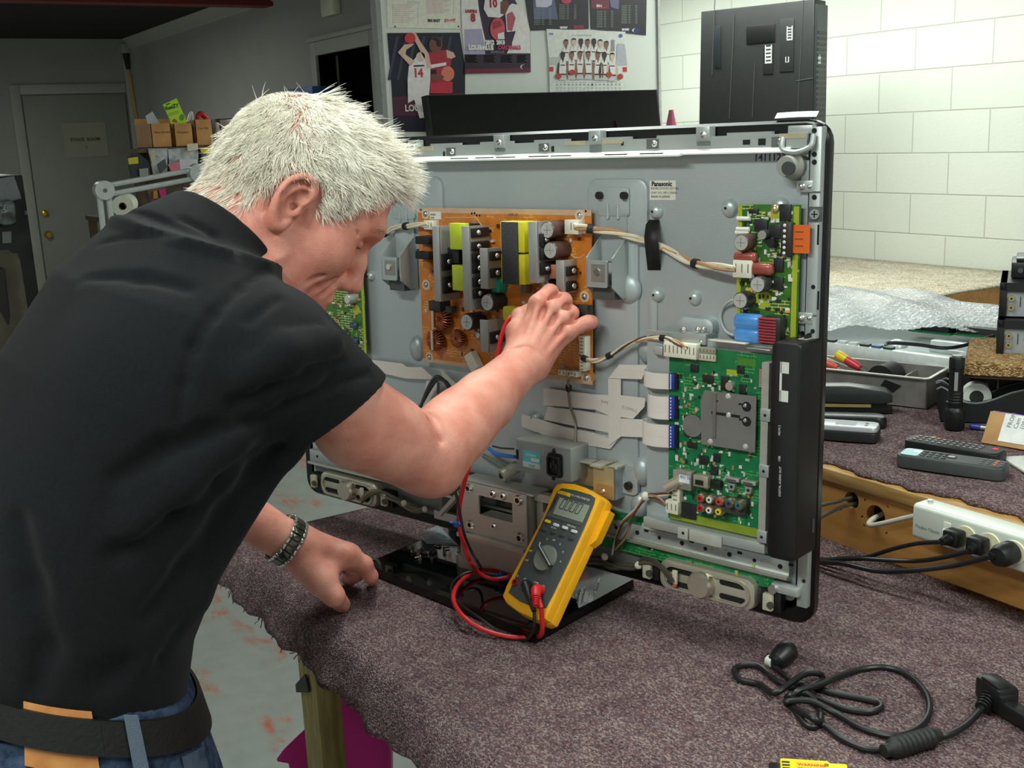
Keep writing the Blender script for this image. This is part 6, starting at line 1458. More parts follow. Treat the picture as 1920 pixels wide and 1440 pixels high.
b = MB(); b.prism(Mp([(612, 140), (722, 168), (712, 200), (600, 168)], .0016), .0012, .0016, C(232, 190, 30, .45)); ru = math.atan2(u_[1], u_[0]); R_ = lambda p, d: Matrix.Translation((p[0], p[1], d)) @ Matrix.Rotation(ru, 4, 'Z')
b.text('FLUKE', .0062, R_(Mq(612, 170), .0018), C(190, 140, 20, .5), .0001, bold=.0001); b.text('83 V MULTIMETER', .0046, R_(Mq(728, 195), .0018), C(196, 200, 196), .0001)
for x, y, s_ in ((505, 590, 'V'), (560, 595, 'mV'), (620, 635, 'Ω'), (640, 700, '->|'), (625, 790, 'A'), (440, 620, 'V~'), (345, 690, 'OFF'), (310, 775, 'OFF'), (300, 945, '10A'), (390, 975, 'COM'), (468, 1010, 'VΩ'), (240, 920, 'A'), (690, 462, 'MIN MAX'), (545, 480, 'AUTO'), (630, 545, 'REL'), (545, 515, 'Hz'), (700, 575, 'HOLD')):
    b.text(s_, .0040, R_(Mq(x, y), .0016), C(222, 196, 90) if s_ == 'OFF' else C(206, 210, 206), .0001)
b.tube([(*Mq(545, 330), .0019), (*Mq(608, 205), .0019)], .0009, C(40, 42, 42), n=5, smooth=False)
mbuild(b, 'printed_legend', fce)
for x, y, col in ((510, 418, (240, 190, 40)), (585, 450, (210, 210, 206)), (665, 475, (210, 210, 206)), (748, 508, (210, 210, 206)), (478, 488, (66, 70, 70)), (560, 512, (66, 70, 70)), (640, 540, (66, 70, 70)), (722, 570, (66, 70, 70))):
    p = Mq(x, y, .003); b = MB(); b.prism(rrect(-.0055, -.0022, .0055, .0022, .002), .001, .0032, C(*col, .45), R_(p, 0), cham=.0006); mbuild(b, 'key', fce)
p = Mq(490, 750, .003); b = MB(); r_ = .0192; b.lathe([(r_, 0), (r_ * .97, .004), (.001, .004)], (p[0], p[1], .001), (0, 0, 1), C(120, 122, 112, .55), 32); dial = mbuild(b, 'dial')
q0, q1 = V(*Mq(437, 650, .008), .007), V(*Mq(535, 825, .008), .007); b = MB(); b.tube([q0, q1], .0034, C(58, 60, 62, .4), n=10, smooth=False); b.tube([q0 + V(.0008, .001, .0032), q1 + V(.0008, .001, .0032)], .0005, C(190, 190, 186), n=5, smooth=False); b.tube([(*Mq(445, 610, .0016), .0016), (*Mq(432, 652, .0016), .0016)], .0006, C(220, 220, 216), n=4, smooth=False); mbuild(b, 'dial_pointer', dial)
for x, y, col in ((218, 968, (150, 24, 28)), (300, 1005, (150, 24, 28)), (345, 1000, (26, 26, 28)), (450, 1040, (150, 24, 28))):
    p = Mq(x, y, .002); b = MB(); b.ring(circ(p[0], p[1], .0052, n=20), circ(p[0], p[1], .003, n=20), .001, .003, C(*col, .4)); b.cyl((p[0], p[1], .001), (p[0], p[1], .0016), .003, M_hole, n=16); mbuild(b, 'input_jack', fce)
b = MB(); b.prism(Mp([(1020, 330), (1080, 330), (960, 590), (900, 640)], -.02), -th_ - .001, -th_ + .012, M_yelm); mbuild(b, 'probe_clip')
W3 = lambda p: np.array(MM @ Vector(p))
# --- test leads
M_red = mat('red_silicone', (206, 34, 36), .4, var=.05); M_blkc = mat('black_rubber_cable', (20, 21, 22), .42)
pj = W3((*Mq(450, 1040, .004), .004)); pe = W3((*Mq(455, 1200, .012), .012))
red = thing('test_lead', 'red test lead from the multimeter up to the probe in the raised right hand', 'test lead', onz(850, 1120, BZ))
b = MB(); dv = nrm(pe - pj)
b.tube([pj, pj + MN * .010 + dv * .004, pj + MN * .012 + dv * .018], [.0072, .0078, .0066], M_red, n=12); b.tube([pj + MN * .012 + dv * .014, pe], [.0058, .0036], M_red, n=12, smooth=False)
for k in range(5): q = pj + MN * .012 + dv * (.018 + .0035 * k) * 1.0; b.cyl(q, q + dv * .0014, .0062 - .0005 * k, M_red, n=12)
b.build('plug', red)
zt_ = BZ + .0045; zs_ = BZ + .0245
path = [pe, dep(1016, 1186, 1.535), onz(1000, 1194, zt_), onz(955, 1194, zt_), onz(905, 1180, BZ + .010), onz(868, 1155, BZ + .0225), onz(850, 1122, zs_), onz(862, 1092, zs_), onz(895, 1070, zs_), onz(940, 1072, zs_), onz(956, 1080, zs_ + .008), onz(925, 1086, zs_ + .008), onz(898, 1074, zs_ + .022), dep(880, 1050, 1.640), dep(866, 1008, 1.625), dep(860, 968, 1.615), dep(866, 925, 1.595), dep(880, 872, 1.57), dep(905, 800, 1.565), dep(928, 700, 1.570), dep(938, 640, 1.578), dep(950, 605, 1.585), dep(964, 590, 1.590)]
b = MB(); b.tube(path, .0034, M_red, n=8, k=8); b.build('lead_wire', red)
prb = [dep(964, 590, 1.590), dep(984, 588, 1.604), dep(1004, 592, 1.622)]
b = MB(); b.tube(prb, [.0032, .0048, .0040], M_red, n=10); b.tube([prb[2], prb[2] + (prb[2] - prb[1]) * .7], .001, M_scr, n=6, smooth=False); b.build('probe', red)
blk = thing('test_lead', 'black test lead running beside the red lead from the multimeter', 'test lead', onz(860, 1130, BZ))
pj2 = W3((*Mq(348, 1000, .004), .004)); pe2 = W3((*Mq(392, 1230, .012), .012)); dv2 = nrm(pe2 - pj2)
b = MB(); b.tube([pj2, pj2 + MN * .010 + dv2 * .004, pe2], [.0062, .0066, .0034], M_blkc, n=12); b.build('plug', blk)
path = [pe2, dep(1000, 1180, 1.53), onz(985, 1200, zt_ - .001), onz(950, 1192, zt_ - .001), onz(900, 1160, BZ + .0225), onz(858, 1128, zs_ - .001), onz(846, 1100, zs_ - .001), onz(868, 1076, zs_ + .005), onz(900, 1068, zs_ + .012), dep(896, 1054, 1.635), dep(884, 1034, 1.63), dep(870, 1000, 1.612), dep(862, 960, 1.605), dep(856, 930, 1.60), dep(846, 905, 1.60), dep(840, 880, 1.60), dep(836, 840, 1.60)]
b = MB(); b.tube(path, .0022, M_blkc, n=8, k=8); b.build('lead_wire', blk)
M_btie = C(40, 110, 190, .45)
for q in (dep(858, 981, 1.618), onz(940, 1078, zs_ + .004)): b = MB(); b.cyl(q - V(.003, 0, .003), q + V(.003, 0, .003), .0055, M_btie, n=10); b.tube([q, q + V(-.006, -.010, .002)], .0016, M_btie, n=6, smooth=False); b.build('cable_tie', red)
# clear plastic bag and loose screws on the base
b = MB(); M_bag = mat('clear_bag', (226, 230, 232), .12, spec=.8, alpha=.34, var=.3, vscale=60, bump=.5, bscale=90)
bp = [onz(x, y, BZ + .017) for x, y in ((1065, 1135), (1085, 1085), (1122, 1078), (1132, 1088), (1110, 1128), (1085, 1140))]
def bagfn(u, v):
    a = bp[0] * (1 - u) + bp[3] * u; c = bp[5] * (1 - u) + bp[4] * u; e_ = bp[1] * (1 - u) + bp[2] * u
    p = (a * (1 - v) + c * v) * .5 + (e_ * (1 - v) + c * v) * .5; p = p.copy(); p[2] = BZ + .0175 + .010 * math.sin(PI * u) * math.sin(PI * v) + .003 * math.sin(u * 17 + v * 9) * math.sin(PI * v); return p
b.grid(bagfn, 16, 16, M_bag); o = obj_of(b, 'plastic_bag', 'small clear plastic bag on the stand base to the right of the multimeter', 'plastic bag'); o.modifiers.new('t', 'SOLIDIFY').thickness = .0006
bp2 = [onz(x, y, BZ + .017) for x, y in ((782, 1002), (822, 985), (864, 1000), (858, 1022), (800, 1020))]
b = MB(); b.grid(lambda u, v: ((bp2[0] * (1 - u) + bp2[1] * u) * (1 - v) + (bp2[4] * (1 - u) + bp2[3] * u) * v) + V(0, 0, .001 + .005 * math.sin(PI * u) * math.sin(PI * v)), 12, 10, mat('pale_bag', (176, 190, 200), .15, spec=.8, alpha=.5, bump=.4, bscale=80)); o = obj_of(b, 'plastic_bag', 'pale clear plastic bag on the far left corner of the black stand base', 'plastic bag'); o.modifiers.new('t', 'SOLIDIFY').thickness = .0006
for i in range(16):
    x, y = (rng.gauss(792, 12), rng.gauss(1038, 8)) if i < 12 else (rng.uniform(815, 835), rng.uniform(1020, 1035)); q = onz(x, y, BZ + .0185); a = rng.uniform(0, 6.28); d_ = V(math.cos(a), math.sin(a), 0)
    b = MB(); b.cyl(q, q + d_ * .009, .0013, C(90, 84, 76, .35, .7), n=6); b.cyl(q - d_ * .002, q, .0030, C(150, 140, 120, .3, .8), n=10)
    obj_of(b, 'screw', 'small loose screw in the heap on the black stand base', 'screw', 'loose screws on the stand base')
# --- coiled mains lead in the foreground
kW = K(1320, 1140, 3.2); G_ = lambda x, y, z=.0045: onz(*kW(x, y), BZ + z)
cord = thing('mains_lead', 'coiled black mains lead with ferrite lump lying in front on the plum carpet', 'power cord', G_(700, 560, 0))
pth = [(405, 340), (470, 392), (540, 445), (640, 470), (780, 512), (940, 542), (1045, 570), (1055, 602), (980, 625), (860, 608), (740, 565), (640, 520), (540, 482), (440, 440), (330, 352), (235, 342), (182, 372), (215, 428), (330, 458), (420, 510, .012), (520, 450, .016), (610, 395, .016), (690, 395, .012), (708, 430), (640, 470, .013), (560, 520, .010), (500, 545), (520, 520, .012), (620, 512, .012), (690, 600, .006), (692, 690), (630, 712), (570, 650), (528, 570), (560, 500, .016), (700, 460, .014), (800, 412, .008), (950, 366), (1100, 358), (1230, 408), (1330, 510), (1352, 620), (1290, 718), (1150, 768, .006), (950, 722), (780, 625, .006), (640, 560, .014), (500, 560, .014), (520, 590, .006), (650, 660, .014), (720, 700, .006), (820, 780), (950, 840), (1050, 852), (1120, 848)]
pts3 = [G_(p[0], p[1], p[2] if len(p) > 2 else .0045) for p in pth]
b = MB(); b.tube(pts3, .0040, M_blkc, n=10, k=6); b.build('cable', cord)
fa_, fb_ = G_(1125, 845, .011), G_(1378, 770, .011); dvf = nrm(fb_ - fa_); Lf = np.linalg.norm(fb_ - fa_)
b = MB(); b.lathe([(.004, -.012), (.0075, -.011), (.0075, -.004), (.0105, 0), (.0122, .004)] + [(.0122 - (.0012 if k % 2 else 0), .006 + (Lf - .012) * k / 14) for k in range(15)] + [(.0105, Lf - .002), (.0075, Lf + .003), (.0075, Lf + .008), (.004, Lf + .010)], fa_, dvf, mat('ferrite_rubber', (26, 27, 27), .6), 20); b.build('ferrite_lump', cord)
b = MB(); b.tube([G_(1375, 772, .009), G_(1460, 762, .009), G_(1560, 710, .009), G_(1630, 645, .010), G_(1668, 600, .012)], .0042, M_blkc, n=10); b.build('cable', cord)
# moulded plugs
b = MB(); c0 = G_(1665, 598, .012); c1 = G_(1720, 520, .018); dv_ = nrm(c1 - c0)
for k in range(5): q = c0 + dv_ * (.0045 * k); b.cyl(q, q + dv_ * .0026, .0078 + .0006 * k, M_blkc, n=14)
F1 = frame((c1 + G_(1790, 520, .016)) / 2 + V(0, 0, .003), nrm(nrm(G_(1850, 560, .016) - G_(1680, 440, .016)) * V(1, 1, 0)), np.cross(_Z, nrm(nrm(G_(1850, 560, .016) - G_(1680, 440, .016)) * V(1, 1, 0))), _Z)
b.box((0, 0, 0), (.046, .030, .030), M_blkc, .006, xf=F1); b.box((.002, -.004, .012), (.034, .018, .012), M_blkc, .004, xf=F1); b.box((.020, -.002, -.002), (.012, .024, .022), M_blkc, .003, xf=F1)
b.build('plug', cord)
b = MB(); q0, q1 = G_(1800, 590, .012), G_(1935, 670, .012); dv_ = nrm(q1 - q0); x_, y_, z_ = axes(dv_); b.box((0, 0, 0), (.020, .020, .060), M_blkc, .004, xf=frame((q0 + q1) / 2, x_, y_, z_)); b.build('plug', cord)
b = MB(); p0 = G_(470, 285, .014); b.lathe([(.006, -.018), (.011, -.014), (.0135, -.004), (.0150, .006), (.0145, .014), (.010, .020), (.001, .022)], p0, nrm(G_(500, 240, .018) - G_(420, 310, .012)), M_blkc, 18); q = G_(400, 320, .009); d_ = nrm(G_(440, 350, .009) - G_(360, 310, .009)); b.box((0, 0, 0), (.012, .016, .016), M_blkc, .004, xf=frame(G_(425, 318, .011), *axes(d_))); b.build('plug', cord)
b = MB(); b.cyl(q - d_ * .0045, q + d_ * .0045, .0072, C(214, 214, 206), n=14); b.build('tag_band', cord)
# --- yellow tool at the lower edge of the picture
a, c = onz(1462, 1420, BZ + .026), onz(1588, 1428, BZ + .026); ux = nrm((c - a) * V(1, 1, 0)); uy = np.cross(_Z, ux); L_ = np.linalg.norm(c - a)
F1 = frame(a * V(1, 1, 0) + V(0, 0, BZ), ux, uy, _Z); M_yt = mat('yellow_tool_shell', (240, 214, 20), .4)
tool = thing('handheld_tool', 'yellow and black handheld tool with a printed label at the lower edge of the bench', 'tool', F1)
b = MB(); b.prism([(0, 0), (L_ * .72, 0.0), (L_ * .76, -.004), (L_, -.004), (L_, -.075), (0, -.075)], .0, .026, M_yt, cham=.003); b.build('shell', tool, local=True)
for k in range(3): MB().b2(.002 + 0 * k, -.010 - .006 * k, .010, -.007 - .006 * k, .0255, .0264, C(40, 38, 30)).build('vent_slot', tool, local=True)
for x0, x1 in ((-.012, .002), (L_ - .002, L_ + .014)): MB().b2(x0, -.07, x1, -.002, .001, .022, M_blkc, .003).build('end_cap', tool, local=True)
b = MB(); b.b2(.016, -.040, L_ * .62, -.006, .026, .0263, C(228, 190, 40)); b.text('WARNING', .006, Matrix.Translation((.018, -.014, .0265)), C(200, 60, 30), .0001, bold=.0001); b.text('DO NOT TEST ON LIVE', .0035, Matrix.Translation((.018, -.020, .0265)), C(60, 56, 40), .0001); b.b2(L_ * .66, -.012, L_ * .72, -.007, .026, .0264, C(120, 110, 30)); b.build('printed_label', tool, local=True)

# ================================================================== things on the raised shelf
kR = K(1520, 680, 4.8); kQ = K(1520, 440, 4.8); kS = K(1520, 880, 4.8); kU = K(1690, 920, 8.0); kT = K(1780, 680, 6.545)
Rz = lambda k, x, y, z=0.0: onz(*k(x, y), SZ + z)
def oriented(p, q): x = nrm((q - p) * V(1, 1, 0)); return x, np.cross(_Z, x)
def remote(p, q, wid, hgt, name, label, dark, keys, extras):
    x, y = oriented(p, q); L = np.linalg.norm((q - p) * V(1, 1, 0)); c = (p + q) / 2; F1 = frame(c * V(1, 1, 0) + V(0, 0, SZ + .003), x, y, _Z)
    t = thing(name, label, 'remote control', F1)
    b = MB(); b.prism(rrect(-L / 2, -wid / 2, L / 2, wid / 2, wid * .28), 0, hgt, dark, cham=.003); b.build('case', t, local=True)
    b = MB(); b.prism(rrect(-L / 2 + .004, -wid / 2 + .004, L / 2 - .004, wid / 2 - .004, wid * .2), hgt, hgt + .0006, C(44, 46, 48, .5)); b.build('face_plate', t, local=True)
    for (kx, ky, sx, sy, col) in keys(L, wid):
        b = MB(); b.prism(rrect(kx - sx, ky - sy, kx + sx, ky + sy, min(sx, sy) * .6), hgt, hgt + .002, C(*col, .5), cham=.0006); b.build('key', t, local=True)
    extras(t, L, wid, hgt); return t
def keys1(L, w):
    out = []
    for i in range(11):
        for j in range(3): out.append((-L * .40 + i * L * .066, (j - 1) * w * .24, .0042, .0032, (78, 80, 80)))
    out += [(-L * .34, w * .30, .003, .002, (70, 90, 190)), (-L * .27, w * .36, .004, .002, (206, 170, 60)), (-L * .20, w * .36, .004, .002, (180, 60, 50)), (L * .40, w * .16, .005, .004, (226, 70, 66))]
    return out
def ex1(t, L, w, h_):
    b = MB()
    for i in range(11):
        for j in range(3): b.b2(-L * .40 + i * L * .066 - .0022, (j - 1) * w * .24 - .0005, -L * .40 + i * L * .066 + .0022, (j - 1) * w * .24 + .0008, h_ + .002, h_ + .0023, C(214, 214, 208))
    o = b.build('key_marks', t, local=True)
remote(Rz(kR, 880, 705, .012), Rz(kR, 1735, 850, .012), .046, .017, 'remote_control', 'black remote control with white marked buttons and red power key lying behind the grey one', C(24, 25, 26, .45), keys1, ex1)
def keys2(L, w): return [(-L * .26 + i * .011, (j - 1) * w * .24, .0042, .0030, (56, 60, 60)) for i in range(4) for j in range(3)] + [(L * .28 + i * .010, (j - 1) * w * .22, .0030, .0022, (190, 110, 100) if i == 2 else (92, 96, 94)) for i in range(4) for j in range(3)] + [(0, 0, .007, .006, (70, 72, 72))]
def ex2(t, L, w, h_):
    b = MB(); b.prism(rrect(-L / 2 + .006, -w / 2 + .006, -L / 2 + .034, w / 2 - .006, .006), h_, h_ + .0012, C(150, 200, 206, .35)); b.b2(-L / 2 + .022, -.002, -L / 2 + .034, .012, h_ + .0012, h_ + .0016, C(226, 232, 232)); b.build('blue_end_panel', t, local=True)['label'] = 'pale blue end panel'  # pale blue end plate with a white patch
    b = MB(); b.b2(-.006, -.002, .004, .002, h_ + .002, h_ + .0024, C(220, 220, 214)); b.build('key_marks', t, local=True)
remote(Rz(kR, 800, 850, .012), Rz(kR, 1770, 985, .012), .050, .020, 'remote_control', 'grey remote control with pale blue end panel nearest the shelf edge', C(64, 68, 68, .45), keys2, ex2)
# flashlight standing on its head
P = Rz(kR, 1290, 600); fl = thing('flashlight', 'black flashlight standing upright on the purple shelf carpet beside the tape dispenser', 'flashlight', P + V(0, 0, .002))
Hf = .135; b = MB(); b.lathe([(.0165, 0), (.0178, .003), (.0178, .032), (.0165, .036), (.0140, .040), (.0145, .046), (.0152, .050)], P + V(0, 0, .002), (0, 0, 1), M_blkc, 24); b.build('head', fl)
b = MB(); pr = [(.0135, .050)] + [(.0135 - (.0009 if k % 2 else 0), .050 + .0026 * k) for k in range(8)] + [(.0126, .073), (.0126, .112), (.0135, .113), (.0135, .130), (.0120, .133), (.001, .133)]; b.lathe(pr, P + V(0, 0, .002), (0, 0, 1), M_blkc, 24); b.build('barrel', fl)
d_ = nrm((CAM - P) * V(1, 1, 0)); xl = np.cross(_Z, d_); b = MB(); b.box((0, 0, 0), (.006, .034, .0012), C(150, 150, 150, .4), xf=frame(P + d_ * .0124 + V(0, 0, .092), xl, _Z, d_)); b.build('sticker', fl); b = MB(); b.cyl(P + V(0, 0, .135), P + V(0, 0, .138), .009, C(150, 150, 146, .3, .6), n=18); b.build('tail_cap', fl)
# tape dispenser
p, q = Rz(kR, 1165, 535), Rz(kR, 1925, 565); x, y = oriented(p, q); F1 = frame(p + V(0, 0, .002), x, y, _Z); td = thing('tape_dispenser', 'black desktop tape dispenser with a white roll behind the flashlight', 'tape dispenser', F1)
side = frame((0, 0, 0), (1, 0, 0), (0, 0, 1), (0, -1, 0))
b = MB(); pf = [(0, 0), (-.006, .030), (-.008, .060), (0, .064), (.012, .058), (.035, .040), (.060, .036), (.085, .042), (.120, .058), (.150, .066), (.165, .066), (.168, .0)]
b.prism(pf, -.060, -.048, C(32, 34, 35, .5), side); b.prism(pf, -.012, 0, C(32, 34, 35, .5), side); b.prism([(0, 0), (-.006, .030), (.0, .040), (.02, .034), (.040, .016), (.090, .016), (.125, .05), (.150, .06), (.165, .06), (.168, 0)], -.048, -.012, C(26, 28, 29, .5), side); b.build('dispenser_body', td, local=True)
b = MB(); b.tube([(a_, .001, h_) for a_, h_ in pf[2:11]], .0022, C(96, 104, 106, .4), n=6); b.tube([(a_, .059, h_) for a_, h_ in pf[2:11]], .0022, C(96, 104, 106, .4), n=6); b.build('rim', td, local=True)
b = MB(); b.ring(circ(.062, .044, .026, n=32), circ(.062, .044, .0125, n=32), -.042, -.018, C(226, 228, 222, .4), side); b.cyl((.062, .018, .044), (.062, .042, .044), .0125, C(40, 40, 40), n=20); b.build('tape_roll', td, local=True)['label'] = 'white translucent tape roll'
# cartons, envelope, pen
c0 = Rz(kT, 385, 1000); c1 = c0 + nrm(V(.087, .99, 0) * .0 + (Rz(kT, 915, 1090) - c0) * V(1, 1, 0)) * .16; x, y = oriented(c0, c1)
F1 = frame(c0 + V(0, 0, .003), x, y, _Z); M_card = mat('brown_card', (176, 132, 84), .75, rgb2=(190, 148, 98), vscale=20)
cb = thing('cardboard_box', 'brown cardboard box with white address label behind the remote controls', 'box', F1)
b = MB(); F_t = frame((0, 0, 0), (1, 0, 0), (0, .55, .835), (0, -.835, .55)); b.box((.08, .030, -.010), (.16, .060, .020), M_card, .001, xf=F_t); b.build('carton', cb, local=True)
b = MB(); b.b2(.027, .008, .158, .059, .0003, .0008, C(226, 226, 222, .6), xf=F_t)
for k, s_ in enumerate(('FROM', 'Cam', '1091', 'Farm')): b.text(s_, .0105, F_t @ Matrix.Translation((.042 + .011 * k, .034, .001)) @ Matrix.Rotation(PI / 2 - .1, 4, 'Z'), C(90, 92, 96), .0001)
b.build('address_label', cb, local=True)
MB().b2(.002, .040, .158, .085, 0, .012, M_card, .001, xf=frame((0, .005, .0), (1, 0, 0), (0, 1, 0), (0, 0, 1))).build('carton_back', cb, local=True)
P = Rz(kT, 660, 720, .03); x, y = oriented(P, P + x); b = MB(); b.b2(0, .0, .16, .05, .002, .060, mat('rust_card', (168, 100, 56), .75, rgb2=(180, 112, 66), vscale=20), .001, xf=frame(Rz(kT, 690, 700) * V(1, 1, 0) + V(0, 0, SZ + .002) + y * .03, x, y, _Z)); obj_of(b, 'cardboard_box', 'reddish brown cardboard box standing behind the address labelled box', 'box')
P = Rz(kT, 500, 740, .03); b = MB(); b.b2(0, 0, .16, .002, .002, .052, C(170, 120, 226, .5), xf=frame(P * V(1, 1, 0) + V(0, 0, SZ) + y * .002 + x * .003, x, y, _Z)); obj_of(b, 'purple_folder', 'purple card folder edge standing behind the address labelled box', 'folder')
p, q = Rz(kT, 262, 780, .006), Rz(kT, 420, 800, .006); d_ = nrm(q - p); pen = thing('pen', 'blue ended ballpoint pen lying beside the cardboard box', 'pen', p - V(0, 0, .004)); b = MB(); b.lathe([(.002, -.002), (.0052, .001), (.0058, .012), (.005, .018)], p, d_, C(50, 64, 150, .35), 12); b.build('pen_cap', pen); b = MB(); b.cyl(p + d_ * .016, p + d_ * .045, .0042, C(190, 192, 196, .3, .6), n=12); b.build('barrel', pen)
b = MB(); p, q = Rz(kT, 720, 1190), Rz(kT, 915, 1310); x2, y2 = oriented(p, q); b.b2(0, -.012, .1, .03, .002, .006, C(206, 206, 198, .5), .001, xf=frame(p, x2, y2, _Z)); obj_of(b, 'paper_pad', 'thin white pad at the right shelf edge beside the grey remote', 'paper')
# silver handset, black handset behind, stapler
def slab(p, q, wid, h0, prof, m, name, label, cat, parts=()):
    x, y = oriented(p, q); L = np.linalg.norm((q - p) * V(1, 1, 0)); F1 = frame(p * V(1, 1, 0) + V(0, 0, SZ + .003), x, y, _Z); t = thing(name, label, cat, F1); return t, L
t, L = slab(onz(1470, 815, SZ), Rz(kR, 615, 710), .052, 0, 0, 0, 'handset', 'silver and black telephone handset lying near the edge of the raised shelf', 'telephone')
b = MB(); b.prism(rrect(0, -.024, L, .030, .012), 0, .018, C(34, 36, 38, .45), cham=.004); b.build('base_shell', t, local=True)
b = MB(); b.prism(rrect(.002, -.022, L - .002, .028, .010), .018, .026, mat('silver_plastic', (196, 200, 204), .32, .35), cham=.004); b.build('silver_face', t, local=True)
b = MB(); b.b2(L - .075, -.010, L - .040, .014, .026, .0264, C(140, 146, 148, .25)); b.build('display', t, local=True)
for i in range(3):
    for j in range(2): MB().prism(circ(L - .10 - .012 * i, -.006 + .016 * j, .004), .026, .0275, C(226, 228, 230, .3)).build('key', t, local=True)
for j in range(2): MB().prism(circ(L - .022, -.004 + .014 * j, .003), .026, .0272, C(120, 124, 126, .3)).build('key', t, local=True)
p, q = onz(1500, 805, SZ), Rz(kR, 690, 625); x, y = oriented(p, q); L2 = np.linalg.norm((q - p) * V(1, 1, 0)); b = MB(); b.prism(rrect(0, -.020, L2, .022, .018), 0, .020, C(26, 28, 29, .35), cham=.008); b.b2(L2 - .09, -.012, L2 - .04, .012, .0200, .0206, C(70, 76, 78, .2)); b.xf = None
o = MB(); o.prism(rrect(0, -.020, L2, .022, .018), 0, .020, C(26, 28, 29, .35), frame(p * V(1, 1, 0) + V(0, 0, SZ + .003) + y * .034, x, y, _Z), cham=.008); obj_of(o, 'spectacle_case', 'dark glossy flat case between the silver handset and the stapler', 'case')
p, q = onz(1490, 775, SZ), Rz(kR, 738, 470); x, y = oriented(p, q); L3 = np.linalg.norm((q - p) * V(1, 1, 0)); F1 = frame(p * V(1, 1, 0) + V(0, 0, SZ + .003) + y * .02, x, y, _Z); stp = thing('stapler', 'black stapler with brass staples showing in front of the metal tray', 'stapler', F1)
sd = frame((0, -.018, 0), (1, 0, 0), (0, 0, 1), (0, -1, 0))
b = MB(); b.prism([(0, 0), (L3, 0), (L3, .008), (0, .008)], -.036, 0, M_blkc, sd); b.build('stapler_base', stp, local=True)
b = MB(); b.prism([(0, .020), (L3 * .9, .016), (L3, .020), (L3, .034), (L3 * .93, .044), (L3 * .55, .052), (0, .050)], -.034, -.002, C(52, 58, 58, .35), sd, cham=.004); b.build('stapler_arm', stp, local=True)
b = MB(); b.b2(.01, -.0165, L3 - .04, -.0125, .010, .0155, C(196, 176, 110, .35, .5)); b.b2(.0, -.012, L3 - .01, .012, .008, .018, M_blkc); b.build('staple_strip', stp, local=True)
# metal tray with screwdrivers
FR, FL = V(-1.344, 1.80, 0), V(-1.535, 1.736, 0); x = nrm(FR - FL); y = np.cross(_Z, x); F1 = frame(FR + V(0, 0, SZ + .003), x, y, _Z)
M_tray = mat('dull_tin', (170, 166, 160), .4, .6, rgb2=(150, 146, 140), vscale=30)
tray = thing('metal_tray', 'shallow tin tray of tools on the raised shelf with black tape on its side', 'tray', F1)
b = MB(); TL_, TW_ = .34, .118
b.b2(-TL_, .006, 0, TW_ - .006, 0, .002, M_tray)
for (x0, y0, x1, y1) in ((-TL_, .0, 0, .003), (-TL_, TW_ - .003, 0, TW_), (-.003, 0, 0, TW_), (-TL_, 0, -TL_ + .003, TW_)): b.b2(x0, y0, x1, y1, 0, .060, M_tray)
b.ring(rrect(-TL_ - .004, -.004, .004, TW_ + .004, .012), rrect(-TL_ + .002, .002, -.002, TW_ - .002, .010), .058, .0605, C(206, 202, 192, .35, .5)); b.b2(-.062, .004, -.060, TW_ - .004, .002, .05, M_tray); b.build('tray_body', tray, local=True)
b = MB(); c_ = ony(*kR(725, 210), 1.78); P = [F1.inverted() @ Vector(onpl(*kR(u, v), np.array(F1.translation), y)) for u, v in ((668, 150), (818, 208), (745, 265), (632, 205))]; b.prism([(q.x, q.z) for q in P], -.0, .0008, C(22, 22, 22), frame((0, -.0002, 0), (1, 0, 0), (0, 0, 1), (0, -1, 0))); b.build('tape', tray, local=True)
b = MB(); b.ring(circ(.01, .04, .012, n=18), circ(.01, .04, .009, n=18), .0, .002, C(190, 190, 186, .3, .7), frame((.006, .06, .0), (1, 0, 0), (0, 0, 1), (0, -1, 0))); b.build('ring_pull', tray, local=True)
def driver(p, d_, hc, label, sh=.07):
    t = thing('screwdriver', label, 'screwdriver', p - V(0, 0, .012)); d_ = nrm(d_); b = MB(); b.lathe([(.004, 0), (.0095, .004), (.0105, .014), (.009, .03)], p, d_, C(226, 190, 30, .35), 12); b.build('handle_end', t); b = MB(); b.lathe([(.009, .03), (.0095, .05), (.006, .066)], p, d_, C(*hc, .35), 12); b.build('handle', t); b = MB(); b.cyl(p + d_ * .06, p + d_ * (.066 + sh), .0025, C(196, 196, 196, .25, .8), n=8); b.build('shaft', t)
Q3 = lambda X_, Y_, Z_: np.array(F1 @ Vector((X_, Y_, Z_)))
driver(Q3(-.215, .070, .078), x * 1.0 - y * .3 - _Z * .38, (196, 50, 60), 'yellow and red handled screwdriver lying across the metal tray, uppermost one', .03)
driver(Q3(-.272, .060, .068), x * 1.0 + y * .05 - _Z * .30, (206, 90, 70), 'yellow and pink handled screwdriver low in the left part of the metal tray', .05)
driver(Q3(-.322, .060, .062), x + y * .2 - _Z * .25, (220, 180, 40), 'yellow handled screwdriver at the left end of the metal tray', .04)
b = MB(); b.cyl(Q3(-.112, .05, .036), Q3(-.105, .10, .036), .030, C(30, 28, 28, .6), n=24); obj_of(b, 'tape_reel', 'black round reel of tape standing in the metal tray', 'tape reel')
b = MB(); b.cyl(Q3(-.240, .03, .082), Q3(-.175, .034, .060), .002, C(214, 214, 206, .2, .6), n=8); obj_of(b, 'metal_probe', 'thin pointed metal pick lying across the yellow screwdrivers in the tray', 'pick')
for k in range(5): b = MB(); b.cyl(Q3(-.055, .02 + .016 * k, .012), Q3(-.008, .022 + .016 * k, .014), .0035, mat('glass_tube', (214, 220, 214), .15, spec=.7) if k == 0 else bpy.data.materials['glass_tube'], n=8); obj_of(b, 'glass_fuse', 'small clear glass tube in the right compartment of the metal tray', 'fuse', 'glass tubes in the tray')
